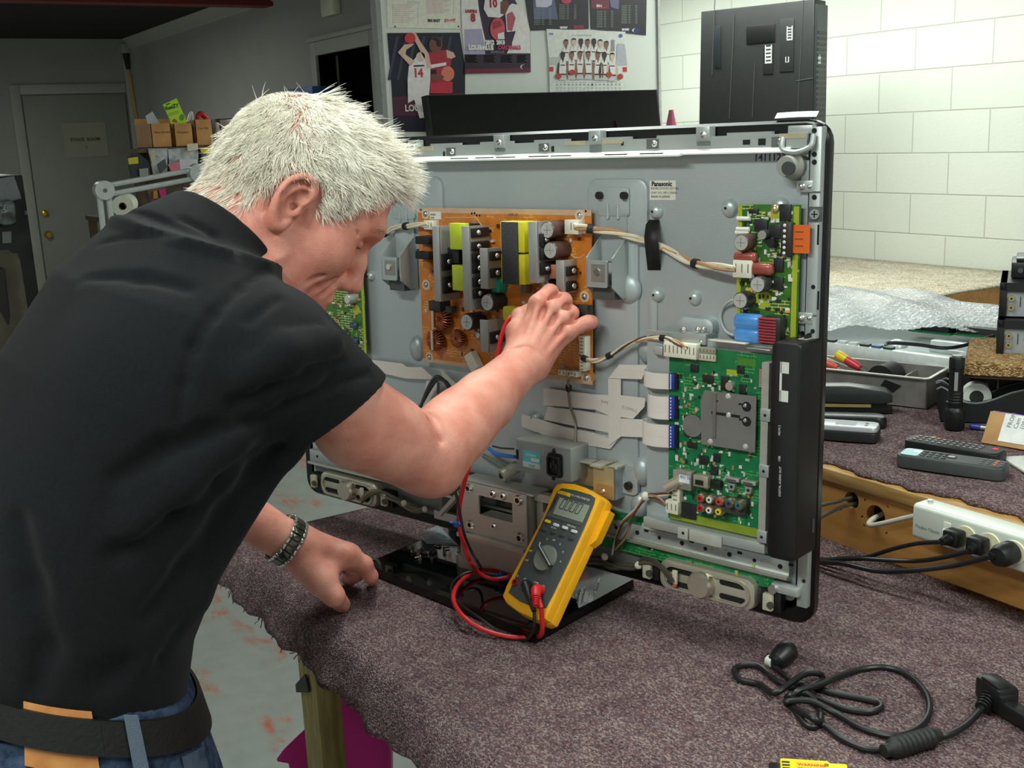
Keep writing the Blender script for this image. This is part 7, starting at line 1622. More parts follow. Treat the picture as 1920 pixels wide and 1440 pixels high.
# open flat panel lying under bubble wrap
pz = 1.115; A0, A1 = onz(*kQ(480, 1045), pz), onz(*kQ(1190, 1140), pz); x, y = oriented(A0, A1); P0 = A1 + x * .04 + y * .035
F1 = frame(P0 * V(1, 1, 0) + V(0, 0, SZ + .002), x, y, _Z); hz = pz - SZ - .002; PL = .95; PD = .56
fp_ = thing('panel_chassis', 'open flat panel television chassis lying face down under bubble wrap behind the tray', 'television', F1)
b = MB(); b.b2(-PL, 0, .0, PD, hz - .030, hz - .012, C(176, 186, 188, .4, .3)); b.b2(-PL, 0, .0, PD, .0, hz - .031, C(30, 30, 32)); b.build('panel', fp_, local=True)
b = MB(); b.b2(-PL, -.002, .0, .020, hz - .03, hz, C(216, 222, 220, .4, .2), .002); b.b2(-.16, .13, .0, .150, hz - .012, hz + .004, C(214, 222, 222, .35, .3), .002); b.b2(-.14, .09, -.01, .098, hz - .012, hz - .004, C(220, 226, 226, .35, .3), .001); b.build('chassis_rail', fp_, local=True)
for (X_, Y_) in ((-.08, .20), (-.02, .18), (-.22, .10)): b = MB(); b.dome((X_, Y_, hz - .012), (0, 0, 1), .022, .016, C(206, 214, 214, .35, .3), 14, 4); b.build('boss', fp_, local=True)
for (X_, Y_, sx, sy) in ((-.085, .24, .16, .06), (-.20, .22, .10, .05)): b = MB(); b.b2(X_ - sx / 2, Y_ - sy / 2, X_ + sx / 2, Y_ + sy / 2, hz + .004, hz + .008, M_pcbg); b.b2(X_ - sx * .4, Y_ - sy * .3, X_ + sx * .4, Y_ + sy * .4, hz + .008, hz + .022, C(44, 46, 46, .5)); b.build('circuit_board', fp_, local=True)
for k in range(9): b = MB(); b.b2(-.42 + .028 * k, .003, -.40 + .028 * k, .018, hz, hz + .005, C(*rng.choice(((60, 90, 130), (40, 44, 50), (190, 196, 196), (30, 70, 60))), .4)); b.build('edge_connector', fp_, local=True)
b = MB(); b.tube([(-.20, .02, hz + .002), (-.21, .05, hz + .004), (-.15, .06, hz + .006), (-.09, .07, hz + .004), (-.06, .12, hz + .010), (-.04, .17, hz + .02)], .004, M_blkc, n=8); b.build('wire', fp_, local=True)
bw = MB(); rb2 = np.random.default_rng(2)
kk = .012; nx, ny = 118, 44
def bwfn(u, v):
    X_ = -PL - .05 + (PL + .10) * u; edge = np.interp(X_, [-1.0, -.55, -.36, -.30, -.22, -.12, -.04, .04, .12, .4], [-.02, .0, .04, .12, .16, .20, .26, .30, .27, .29]) + .008 * math.sin(X_ * 40)
    Y_ = edge + (PD + .03 - edge) * v; cell = math.sin(X_ / kk * PI) * math.sin(Y_ / kk * PI)
    zz = hz + .018 + .030 * math.sin(PI * min(1, v * 1.2)) + .012 * math.sin(X_ * 9) * v + .006 * math.sin(X_ * 23 + Y_ * 31) + .0035 * abs(cell); return (X_, Y_, zz)
bw.grid(bwfn, nx * 2, ny * 2, mat('bubble_wrap', (222, 226, 228), .22, spec=.7, alpha=.72, var=.06, vscale=120, bump=.5, bscale=140)); bw.xf = None
bw.v = [tuple(F1 @ Vector(p)) for p in bw.v]; obj_of(bw, 'bubble_wrap', 'crumpled clear bubble wrap spread over the open panel chassis', 'bubble wrap', angle=60)
# riser shelf with two set-top boxes and a small black box
bk = nrm(ray(1905, 600) * V(1, 1, 0)); rt = np.cross(bk, _Z)
def stb(p, wd, hh, dp_, name, label):
    F1 = frame(p, rt, bk, _Z); t = thing(name, label, 'set-top box', F1); b = MB()
    b.b2(.012, .002, wd, dp_, 0, hh, C(158, 162, 164, .45, .2)); b.build('rear_panel', t, local=True)
    b = MB(); b.b2(-.001, -.004, .012, dp_ + .003, .0, hh + .003, C(24, 26, 28, .4), .001); b.prism([(-.001, hh - .010), (.012, hh - .014), (wd, hh - .014), (wd, hh + .003), (-.001, hh + .003)], -dp_, .004, C(24, 26, 28, .4), frame((0, 0, 0), (1, 0, 0), (0, 0, 1), (0, -1, 0))); b.build('cover', t, local=True)
    for z in (hh * .30, hh * .58):
        b = MB(); b.cyl((.020, .002, z), (.020, -.012, z), .0052, C(206, 190, 140, .25, .85), n=14); b.cyl((.020, -.012, z), (.020, -.013, z), .002, M_hole, n=8); b.build('aerial_socket', t, local=True)
    b = MB(); b.b2(.035, .0005, .0362, .0021, hh * .3, hh * .62, M_hole); b.b2(.046, .0005, .06, .0021, hh * .42, hh * .5, M_hole); b.cyl((.052, .002, hh * .25), (.052, -.002, hh * .25), .004, M_hole, n=12); b.build('rear_socket', t, local=True)
    return t
P2 = dep(1868, 662, 2.10); P1 = dep(1873, 592, 2.10); zt2 = P2[2]
stb(V(P2[0], P2[1], zt2), .26, .061, .17, 'set_top_box', 'lower of two grey backed set-top boxes on the brown carpeted riser')
stb(V(P1[0], P1[1], zt2 + .0675), .26, .061, .17, 'set_top_box', 'upper of two grey backed set-top boxes, carrying a small black box')
P3 = dep(1896, 508, 2.12); F1 = frame(V(P3[0], P3[1], zt2 + .0675 + .0645), rt, bk, _Z); b = MB(); b.box((.12, .05, .016), (.24, .10, .030), C(22, 23, 24, .4), .003, xf=F1); b.box((.124, .05, .035), (.232, .096, .008), C(30, 31, 32, .3), .002, xf=F1); b.cyl(np.array(F1 @ Vector((.016, 0, .016))), np.array(F1 @ Vector((.016, -.003, .016))), .005, C(70, 74, 74, .3), n=14); obj_of(b, 'small_black_box', 'small black electronic box on top of the set-top boxes', 'electronic box')
def slabfn(p0, wd, dp_, z0, z1):
    b = MB(); F1 = frame(V(p0[0], p0[1], 0), rt, bk, _Z); b.prism(rrect(0, 0, wd, dp_, .02), z0, z1, M_brown, F1, cham=.008); b.prism(rrect(.002, .002, wd, dp_, .02), z0 - .006, z0, C(60, 44, 28, .9), F1); return b
PB = dep(1806, 684, 2.04); riser_ = thing('carpeted_riser', 'board wrapped in brown carpet on a dark wooden block holding the set-top boxes', 'riser shelf', V(PB[0], PB[1], SZ))
slabfn(PB, .36, .26, zt2 - .024, zt2 - .0005).build('carpeted_board', riser_)
F1 = frame(V(PB[0], PB[1], 0), rt, bk, _Z); MB().b2(.060, .10, .34, .25, SZ + .003, zt2 - .031, mat('dark_wood', (84, 46, 26), .6, rgb2=(60, 32, 18), vscale=12), .002, xf=F1).build('wooden_block', riser_)
# clutter behind the flashlight
for px, py, sx, sy, sz, col, lab, nm in ((*kT(330, 235), .016, .012, .016, (222, 218, 200), 'small white carton nearest the flashlight among the clutter', 'small_carton'), (*kT(250, 270), .014, .012, .022, (214, 206, 180), 'cream carton behind the tape roll', 'small_carton'), (*kT(495, 240), .010, .008, .018, (232, 232, 226), 'white plastic cap beside the dark wooden block', 'plastic_stopper'), (*kT(350, 100), .030, .016, .012, (226, 228, 224), 'white crumpled paper under the carpeted riser', 'paper'), (*kT(5, 230), .014, .012, .016, (60, 110, 170), 'blue packet between the tin tray and the flashlight', 'packet')):
    P = onz(px, py, SZ + sz * 1.2) + V(0, .03, 0); b = MB(); b.box((0, 0, sz / 2 + .003), (sx * 2, sy * 2, sz), C(*col, .5), .0015, xf=frame(V(P[0], P[1], SZ), nrm(V(1, .3, 0)), nrm(V(-.3, 1, 0)), _Z)); obj_of(b, nm, lab, 'clutter')
# --- power strip screwed to the riser, plugs and cables
sy_ = 1.348; A = ony(*kU(185, 215), sy_); Bt = ony(*kU(160, 700), sy_); sz1, sz0 = A[2] + .002, Bt[2]
F1 = frame(V(A[0], sy_, (sz0 + sz1) / 2), (1, 0, 0), (0, 0, 1), (0, -1, 0)); ps_ = thing('power_strip', 'white metal power strip screwed to the plywood front of the raised shelf', 'power strip', F1)
M_psw = mat('cream_enamel', (206, 212, 200), .32, var=.02); hh = (sz1 - sz0) / 2; LS = .46
b = MB(); b.prism([(-.001, hh), (-.042, hh), (-.042, -hh), (-.001, -hh)] if False else rrect(-.0420, -hh, 0.0, hh, .006), 0, LS, M_psw, frame((0, 0, 0), (0, 0, 1), (0, 1, 0), (1, 0, 0))); bo = b.build('housing', ps_, local=True)
U2 = lambda x, y: (lambda q: (q[0] - A[0], q[2] - (sz0 + sz1) / 2))(ony(*kU(x, y), sy_))
P = U2(205, 530); b = MB(); b.text('Tradex Classic', .0072, Matrix.Translation((P[0], P[1] - .001, .0003)), C(120, 132, 128), .0001); b.build('printed_name', ps_, local=True)
P, Q = U2(640, 460), U2(740, 690); b = MB(); b.b2(P[0], Q[1], Q[0], P[1], 0, .0015, C(214, 216, 204), .0005); b.b2(P[0] + .001, Q[1] + .001, Q[0] - .001, (P[1] + Q[1]) / 2, .0015, .005, C(222, 226, 218), .0008); b.build('rocker_switch', ps_, local=True)
outs = []
for x, y in ((975, 700), (1330, 810), (1700, 925), (2060, 1030)):
    P = U2(x, y); outs.append(P); b = MB(); b.lathe([(.0172, 0), (.0168, .002), (.001, .002)], (P[0], P[1], 0), (0, 0, 1), C(220, 214, 176, .4), 28); b.cyl((P[0] + .0085, P[1] - .001, .002), (P[0] + .0085, P[1] - .001, .0023), .0024, M_hole, n=10); b.b2(P[0] - .008, P[1] + .003, P[0] - .002, P[1] + .005, .002, .0023, M_hole); b.build('outlet', ps_, local=True)
P = ony(*kU(455, 130), 1.375); b = MB(); b.cyl(V(P[0], 1.372, sz1), V(P[0], 1.372, sz1 + .004), .004, M_scr, n=12); b.build('fixing_screw', ps_)
hx, hzz, _ = HOLES[1]; b = MB(); b.tube([V(hx - .004, 1.43, hzz), V(hx, 1.385, hzz - .004), V(hx + .014, 1.372, hzz - .006), V(A[0] - .012, 1.37, sz0 + .026), V(A[0] + .004, 1.37, sz0 + .028)], .0042, C(190, 186, 170, .5), n=10); b.cyl(V(A[0] - .008, 1.37, sz0 + .0275), V(A[0] + .001, 1.37, sz0 + .028), .0072, C(190, 192, 184, .5), n=14); b.build('supply_cord', ps_)
labs = ['black power cable with a flat plug in the first socket of the power strip', 'black power cable with a flat plug in the second socket of the power strip', 'thicker black power cable with a round plug in the third socket of the power strip']
ends = [[(1180, 652), (950, 668), (720, 722), (500, 790), (300, 800), (60, 803)], [(1430, 735), (1150, 800), (900, 826), (500, 806), (300, 808), (60, 812)], [(1620, 785), (1300, 862), (900, 912), (600, 915), (300, 850), (60, 822)]]
for i in range(3):
    P = outs[i]; c = V(A[0] + P[0] - .004, sy_ - .002, (sz0 + sz1) / 2 + P[1]); t = thing('power_cable', labs[i], 'power cable', c - V(0, 0, .06)); b = MB()
    if i < 2: b.box((0, 0, 0), (.026, .022, .024), M_blkc, .004, xf=frame(c + V(-.006, -.012, 0), (1, 0, 0), (0, 1, 0), (0, 0, 1)));
    else: b.lathe([(.010, .0), (.0165, .002), (.0165, .022), (.013, .032), (.001, .034)], c, (0, -1, 0), M_blkc, 20)
    e0 = dep(*kS(*ends[i][0]), (c - CAM) @ C_FWD - .012); dn = nrm(e0 - (c + V(-.006, -.014, 0)))
    for k in range(6): q = c + V(-.006, -.014, 0) + (e0 - c - V(-.006, -.014, 0)) * (.45 + .1 * k); b.cyl(q, q + dn * .002, .0085 - .0006 * k, M_blkc, n=12)
    b.tube([c + V(-.006, -.014, 0), e0], [.009, .0048], M_blkc, n=12, smooth=False); b.build('plug', t)
    d0 = (e0 - CAM) @ C_FWD; pts = [e0]; n = len(ends[i])
    zend = onz(*kS(*ends[i][-1]), BZ + .008 + .004 * i); dz = (zend - CAM) @ C_FWD
    for k in range(1, n - 1): pts.append(dep(*kS(*ends[i][k]), d0 + (dz - d0) * k / (n - 1)))
    pts += [zend, zend + V(-.06, .02, -.002), zend + V(-.16, .06, -.003)]
    b = MB(); b.tube(pts, .0034 if i < 2 else .0040, M_blkc, n=10); b.build('cable', t)
hx, hzz, _ = HOLES[0]
for i, (l, lab) in enumerate((([(380, 270), (240, 292), (100, 322), (-60, 380)], 'upper thin grey cable passing through the small round hole in the plywood'), ([(392, 300), (250, 352), (95, 428), (-60, 520)], 'lower thin grey cable passing through the small round hole in the plywood'))):
    pts = [V(hx + .01, 1.44, hzz + (.005 if i == 0 else -.006)), V(hx - .003 + .004 * i, 1.385, hzz + (.004 if i == 0 else -.006))] + [ony(*kS(x_, y_), 1.35 - .06 * k) for k, (x_, y_) in enumerate(l[1:])]
    pts.append(V(pts[-1][0] - .03, pts[-1][1] - .0, BZ + .004)); b = MB(); b.tube(pts, .0030, C(66, 68, 62, .5), n=8); obj_of(b, 'thin_cable', lab, 'cable')
# pink tub under the bench
tub = MB(); M_pink = mat('magenta_plastic', (232, 70, 166), .22, spec=.6, coat=.3)
zr_ = .50; f0, f1 = onz(532, 1410, zr_), onz(740, 1292, zr_); b0, b1 = onz(562, 1378, zr_ + .01), onz(655, 1296, zr_ + .03); b1 = b0 + (b1 - b0) * 1.7
def loop(k, z):
    base = [f0, f0 * .55 + f1 * .45 + V(-.012, 0, .012), f1, b1, b0 * .5 + b1 * .5 + V(.01, 0, .01), b0]; c = sum(base) / 6
    P = catmull([c + (p - c) * k for p in base], 6, True); return [V(p[0], p[1], p[2] - zr_ + z) for p in P]
L4 = [loop(.70, .142), loop(.92, zr_ - .03), loop(1.08, zr_ - .010), loop(1.09, zr_ - .004), loop(1.0, zr_ + .002), loop(.93, zr_ - .008), loop(.70, .165), loop(.66, .150), loop(.01, .150)]
L4 = [[V(p[0], p[1], max(p[2], .143)) for p in l] for l in L4]; n = len(L4[0]); vs = [p for l in L4 for p in l]
tub.add(vs, [(k * n + i, k * n + (i + 1) % n, (k + 1) * n + (i + 1) % n, (k + 1) * n + i) for k in range(len(L4) - 1) for i in range(n)], M_pink)
obj_of(tub, 'plastic_tub', 'glossy magenta plastic tub on the shelf under the workbench', 'tub', angle=50)

p0, p1 = TO + TU * (T(1452, 230)[0]) + TW * THGT, TO + TU * T(1530, 226)[0] + TW * THGT
b = MB(); b.ribbon([p0 + TN * .004 + _Z * .006, (p0 + p1) / 2 + TN * .004 + _Z * .0065, p1 + TN * .004 + _Z * .006], TN * .007 + _Z * .0065, .0008, C(232, 232, 226, .5)); obj_of(b, 'paper_strip', 'white paper strip lying on the top right corner of the opened television', 'paper')
# ================================================================== background: poster board, spare televisions, parts rack, far corner
FXP = lambda X: frame((X, 0, 0), (0, 1, 0), (0, 0, 1), (1, 0, 0))
def pX(k, pts, X): return [(q[1], q[2]) for q in (onx(*k(x, y), X) for x, y in pts)]
kV = K(700, 0, 6); kW2 = K(970, 0, 6.857); kG3 = K(680, 0, 3); kL = K(180, 170, 6)
BX = -3.55
tl, br = onx(712, 0, BX), onx(735, 225, BX); rr1 = onx(1232, 90, BX)
by0, by1 = onx(727, 130, BX)[1] - .015, rr1[1]
pb = thing('poster_board', 'white standing panel in a grey frame with basketball posters pinned on it', 'panel', (BX, (by0 + by1) / 2, 0))
MB().b2(BX - .03, by0, BX, by1, 0.0, 2.25, mat('white_panel', (226, 230, 222), .45, var=.01)).build('panel', pb)
b = MB(); b.b2(BX - .034, by0 - .018, BX + .008, by0, 0, 2.27, C(150, 152, 148, .5)); b.b2(BX - .034, by1, BX + .008, by1 + .012, 0, 2.27, C(186, 188, 182, .5)); b.b2(BX - .034, by0, BX + .008, by1, 2.25, 2.27, C(150, 152, 148, .5)); b.build('panel_frame', pb)
def flatp(b, k, pts, X, m, th=.0006): b.prism(pX(k, pts, X), 0, th, m, FXP(X))
def txX(b, k, x, y, s_, hpx, X, m, bold=0, sx=1.0, ax='LEFT'):
    p = onx(*k(x, y), X); h_ = abs(onx(*k(x, y - hpx), X)[2] - p[2]); b.text(s_, h_ * 1.38, frame((X, p[1], p[2]), (0, 1, 0), (0, 0, 1), (1, 0, 0)), m, .0001, bold=bold, sx=sx, ax=ax)
X1, X2, X3 = BX + .004, BX + .0052, BX + .0064
def sheet(name, label, k, pts, col, X=X1):
    b = MB(); flatp(b, k, pts, X - .002, col, .002); o = b.build(name); return tag(o, label, 'poster', 'sheets pinned on the white panel')
wht = C(232, 232, 222, .5); navy = C(30, 32, 46, .5); mar = C(110, 24, 56, .5); red_ = C(196, 44, 60, .5); skinA = C(224, 186, 168, .6); skinB = C(120, 78, 62, .6); grey_ = C(150, 150, 156, .6); blk_ = C(26, 26, 30, .5); org = C(206, 92, 70, .5); pale = C(236, 232, 230, .5); lil = C(176, 168, 196, .5)
# calendar sheet, top left
o = sheet('wall_calendar', 'cream schedule sheet pinned at the top left of the white panel', kV, [(150, -60), (975, -60), (975, 325), (160, 312)], C(236, 234, 218, .5)); b = MB()
for (x0, y0, x1, y1) in ((215, 50, 500, 270), (600, 0, 900, 160)):
    for i in range(9): y = y0 + (y1 - y0) * i / 9; flatp(b, kV, [(x0 + 10, y), (x1 - 40 - 30 * (i % 3), y), (x1 - 40 - 30 * (i % 3), y + 9), (x0 + 10, y + 9)], X1, C(222, 196, 190, .6))
    for x in (x0, x1): flatp(b, kV, [(x, y0), (x + 5, y0), (x + 5, y1), (x, y1)], X1, C(216, 206, 204, .6))
txX(b, kV, 370, 38, 'TIME TABLE', 26, X1, C(170, 190, 200, .6)); txX(b, kV, 612, 245, 'BIG EAST', 30, X1, C(70, 70, 66, .6), .001); flatp(b, kV, [(800, 210), (860, 222), (925, 205), (915, 250), (860, 240), (800, 252)], X1, C(206, 110, 110, .6)); txX(b, kV, 815, 243, 'Budweiser', 22, X1 + .001, pale)
for x, y in ((245, 298), (957, 298)): flatp(b, kV, [(x - 14, y + 8), (x + 14, y + 8), (x, y - 12)], X1, blk_)
b.build('printing', o)
# action poster, lower left
o = sheet('player_poster', 'tall dark poster of two basketball players at the left of the white panel', kV, [(155, 372), (968, 368), (1030, 760), (1028, 1480), (232, 1480), (205, 1000)], navy); b = MB()
for i in range(7): x = 250 + 100 * i; flatp(b, kV, [(x, 420), (x + 40, 400), (x - 60, 900), (x - 90, 900)], X1, C(58, 64, 84, .6))
flatp(b, kV, [(215, 1090), (1025, 1040), (1025, 1480), (232, 1480)], X1, C(84, 40, 60, .6)); flatp(b, kV, [(232, 1300), (1020, 1300), (1020, 1480), (236, 1480)], X1 + .0003, C(40, 34, 50, .6))
flatp(b, kV, [(620, 600), (700, 570), (860, 560), (880, 640), (850, 900), (890, 930), (895, 1040), (640, 1050), (640, 800)], X2, C(176, 46, 66, .5)); flatp(b, kV, [(645, 940), (890, 920), (880, 1050), (640, 1050)], X2 + .0003, C(206, 52, 70, .5))
b.prism(pX(kV, [(640 + 75 * math.cos(a) + 60, 505 + 90 * math.sin(a)) for a in np.linspace(0, 2 * PI, 19)[:-1]], X2), 0, .0006, skinB, FXP(X2 + .0004)); flatp(b, kV, [(650, 440), (700, 415), (755, 450), (760, 530), (720, 520), (700, 460)], X2 + .001, blk_)
flatp(b, kV, [(820, 560), (900, 590), (925, 640), (880, 660), (830, 650)], X2 + .0004, skinA); b.prism(pX(kV, [(835 + 75 * math.cos(a), 830 + 85 * math.sin(a)) for a in np.linspace(0, 2 * PI, 19)[:-1]], X2), 0, .0006, C(226, 130, 100, .5), FXP(X2 + .0008)); flatp(b, kV, [(650, 840), (760, 830), (800, 870), (700, 910), (650, 890)], X3, skinB)
flatp(b, kV, [(640, 730), (820, 700), (820, 735), (640, 770)], X3, pale); flatp(b, kV, [(650, 785), (710, 780), (710, 830), (650, 835)], X3, blk_)
flatp(b, kV, [(400, 745), (480, 640), (560, 620), (640, 740), (640, 900), (620, 1150), (640, 1320), (520, 1330), (460, 1120), (390, 1160), (385, 900)], X3, pale); b.prism(pX(kV, [(530 + 50 * math.cos(a), 640 + 55 * math.sin(a)) for a in np.linspace(0, 2 * PI, 15)[:-1]], X3), 0, .0006, C(226, 200, 186, .5), FXP(X3 + .0004))
flatp(b, kV, [(275, 590), (350, 500), (460, 490), (430, 520), (370, 560), (360, 610), (470, 690), (420, 745)], X3 + .0004, skinA); flatp(b, kV, [(420, 370), (480, 375), (530, 470), (620, 600), (655, 760), (600, 770), (590, 690)], X3 + .0004, skinA)
b.prism(pX(kV, [(412 + 62 * math.cos(a), 430 + 62 * math.sin(a)) for a in np.linspace(0, 2 * PI, 19)[:-1]], X3), 0, .0006, C(206, 66, 70, .5), FXP(X3 + .0008)); txX(b, kV, 450, 865, '14', 95, X3 + .001, C(190, 70, 76, .5), .002); flatp(b, kV, [(450, 735), (570, 730), (575, 745), (455, 752)], X3 + .001, blk_)
txX(b, kV, 358, 1252, 'LOUISVILLE', 75, X3 + .002, C(226, 214, 206, .5), .001, .92); b.build('printing', o)
# schedule poster, centre
o = sheet('schedule_poster', 'dark schedule poster reading 2012 2013 on the white panel', kV, [(975, -60), (1560, -60), (1760, 330), (1768, 812), (1030, 828), (1020, 400)], C(52, 40, 66, .5)); b = MB()
flatp(b, kV, [(985, 0), (1080, -40), (1170, -40), (1190, 130), (1230, 330), (1260, 460), (1250, 620), (1025, 620), (1000, 330)], X1, pale); flatp(b, kV, [(1020, 330), (1220, 325), (1260, 610), (1030, 620)], X1 + .0004, lil)
flatp(b, kV, [(1260, -40), (1440, -40), (1480, 160), (1420, 200), (1290, 190), (1240, 100)], X2, pale); txX(b, kV, 1295, 78, '10', 90, X2 + .001, C(176, 40, 56, .5), .002); txX(b, kV, 1098, 240, '8', 90, X2 + .001, C(176, 40, 56, .5), .002); txX(b, kV, 1035, 140, 'LOUISVILLE', 32, X2 + .001, C(176, 40, 56, .5), .001, .72)
flatp(b, kV, [(1480, 100), (1560, 40), (1660, 60), (1715, 160), (1760, 330), (1765, 600), (1500, 600), (1560, 480), (1600, 350), (1500, 360)], X2, pale); flatp(b, kV, [(1430, 20), (1500, 0), (1530, 60), (1480, 170), (1430, 150)], X2 + .0004, skinB); flatp(b, kV, [(1500, 160), (1560, 130), (1600, 200), (1560, 350), (1510, 340)], X2 + .0006, C(186, 90, 110, .5))
b.prism(pX(kV, [(1396 + 84 * math.cos(a), 325 + 125 * math.sin(a)) for a in np.linspace(0, 2 * PI, 21)[:-1]], X2), 0, .0006, C(214, 84, 96, .5), FXP(X2 + .0008)); flatp(b, kV, [(1340, 250), (1420, 230), (1450, 290), (1350, 330)], X2 + .0016, C(170, 50, 66, .5)); flatp(b, kV, [(1400, 380), (1470, 360), (1476, 440), (1400, 440)], X2 + .0016, pale)
flatp(b, kV, [(1025, 612), (1768, 612), (1768, 770), (1030, 790)], X2 + .0012, C(44, 30, 48, .5)); flatp(b, kV, [(1028, 775), (1768, 762), (1768, 812), (1030, 828)], X2 + .0016, mar); flatp(b, kV, [(1400, 440), (1560, 440), (1560, 515), (1400, 515)], X2 + .0008, C(70, 36, 60, .5))
X4 = BX + .009; txX(b, kV, 1265, 497, '2012  2013', 46, X4, pale, .0015, .92); txX(b, kV, 1075, 558, 'LOUISVILLE', 50, X4, pale, .002, .96); txX(b, kV, 1400, 556, 'CARDINALS', 46, X4, C(190, 60, 104, .5), .001, .94); txX(b, kV, 1320, 598, 'SCHEDULE', 28, X4, C(170, 160, 160, .5))
for c_, x0 in enumerate((1035, 1240, 1430, 1612)):
    for r in range(5): y = 625 + 17 * r; flatp(b, kV, [(x0, y), (x0 + (130 if c_ < 3 else 110) - 20 * (r % 2), y - 2), (x0 + (130 if c_ < 3 else 110) - 20 * (r % 2), y + 7), (x0, y + 8)], X3, C(196, 120, 104, .6) if r < 4 else C(160, 130, 130, .6))
txX(b, kV, 1062, 782, 'BIG', 26, X3, pale, .001, 1.1); txX(b, kV, 1058, 800 - 8, 'EAST', 24, X3, pale, .001, 1.1) if False else None
b.prism(pX(kV, [(1700 + 54 * math.cos(a), 752 + 32 * math.sin(a)) for a in np.linspace(0, 2 * PI, 19)[:-1]], X3), 0, .0004, C(36, 52, 110, .5), FXP(X3)); flatp(b, kV, [(1700, 720), (1660, 735), (1650, 756), (1680, 782), (1664, 756), (1672, 738)], X3 + .0006, pale); b.build('printing', o)
# two more dark schedules at the top
def sched(label, pts, tint, cols, sx):
    o = sheet('schedule_poster', label, kW2, pts, C(40, 34, 46, .5), X1 - .0012); b = MB(); X = X1 - .001
    for c_, (x0, x1, y0, y1) in enumerate(cols):
        for r in range(int((y1 - y0) / 22)):
            y = y0 + 22 * r
            for q in range(3): w_ = (x1 - x0) / 3; flatp(b, kW2, [(x0 + q * w_, y), (x0 + q * w_ + w_ * (.85 if q == 0 else .35), y), (x0 + q * w_ + w_ * (.85 if q == 0 else .35), y + 9), (x0 + q * w_, y + 9)], X, C(132, 140, 130, .6))
    flatp(b, kW2, tint[0], X - .0004, C(*tint[1], .5)); txX(b, kW2, sx, 365 + (25 if sx > 1000 else 0), 'BIG EAST', 24, X + .0004, pale, .001, .9)
    return o, b, X
o, b, X = sched('dark schedule poster with a pale blue glow at the top middle of the panel', [(95, -60), (910, -60), (915, 372), (160, 395)], ([(200, -40), (470, -40), (500, 110), (520, 250), (210, 240)], (96, 104, 140)), [(215, 500, 110, 350), (535, 820, 60, 260)], 550)
b.prism(pX(kW2, [(630 + 65 * math.cos(a), 0 + 50 * math.sin(a)) for a in np.linspace(0, 2 * PI, 19)[:-1]], X), 0, .0004, C(206, 60, 100, .5), FXP(X)); flatp(b, kW2, [(230, -40), (450, -40), (440, 60), (380, 95), (240, 90)], X, C(206, 206, 222, .5)); flatp(b, kW2, [(720, 330), (860, 325), (850, 368), (720, 370)], X, C(150, 40, 56, .5)); b.build('printing', o)
o, b, X = sched('dark maroon schedule poster at the top right of the panel', [(930, -60), (1660, -60), (1650, 455), (945, 375)], ([(945, -40), (1180, -40), (1180, 110), (950, 110)], (120, 36, 60)), [(1020, 1290, 140, 380), (1335, 1600, 70, 320)], 1345)
flatp(b, kW2, [(1180, -40), (1310, -40), (1300, 120), (1200, 90)], X, C(110, 112, 150, .5)); txX(b, kW2, 1018, 85, '2010-11', 26, X + .0004, pale, .001, .8); flatp(b, kW2, [(1018, 92), (1150, 92), (1150, 112), (1018, 112)], X, C(176, 40, 60, .5))
b.prism(pX(kW2, [(1525 + 52 * math.cos(a), 392 + 34 * math.sin(a)) for a in np.linspace(0, 2 * PI, 19)[:-1]], X), 0, .0004, C(36, 52, 110, .5), FXP(X)); flatp(b, kW2, [(1520, 358), (1480, 378), (1474, 396), (1500, 420), (1490, 396), (1498, 376)], X + .0006, pale); b.build('printing', o)
# team photo
o = sheet('team_poster', 'white poster with two rows of players standing on the lower middle of the panel', kW2, [(370, 372), (1385, 408), (1412, 1000), (1400, 1190), (415, 1190), (405, 760)], C(228, 230, 224, .5), X2); b = MB(); X = X2 + .0004
flatp(b, kW2, [(405, 735), (560, 735), (560, 835), (410, 835)], X, C(196, 198, 190, .6)); flatp(b, kW2, [(1205, 512), (1250, 512), (1250, 660), (1205, 660)], X, grey_); flatp(b, kW2, [(1290, 560), (1380, 565), (1405, 760), (1410, 840), (1275, 840), (1275, 610)], X, C(186, 188, 196, .6))
for x, y in ((435, 890), (1380, 893)): flatp(b, kW2, [(x - 24, y - 30), (x + 28, y - 30), (x + 28, y + 30), (x - 24, y + 30)], X, C(206, 56, 60, .5))
txX(b, kW2, 700, 462, '2012 - 13  LOUISVILLE CARDINALS', 20, X, C(190, 190, 186, .6), 0, .8); txX(b, kW2, 740, 1030, 'SCHEDULE  AND  ROSTER  2012', 20, X, C(150, 150, 150, .6), 0, .8)
flatp(b, kW2, [(405, 425), (465, 425), (455, 448), (415, 448)], X, C(120, 150, 170, .6)); b.prism(pX(kW2, [(1328 + 26 * math.cos(a), 460 + 26 * math.sin(a)) for a in np.linspace(0, 2 * PI, 17)[:-1]], X), 0, .0004, C(70, 120, 170, .5), FXP(X))
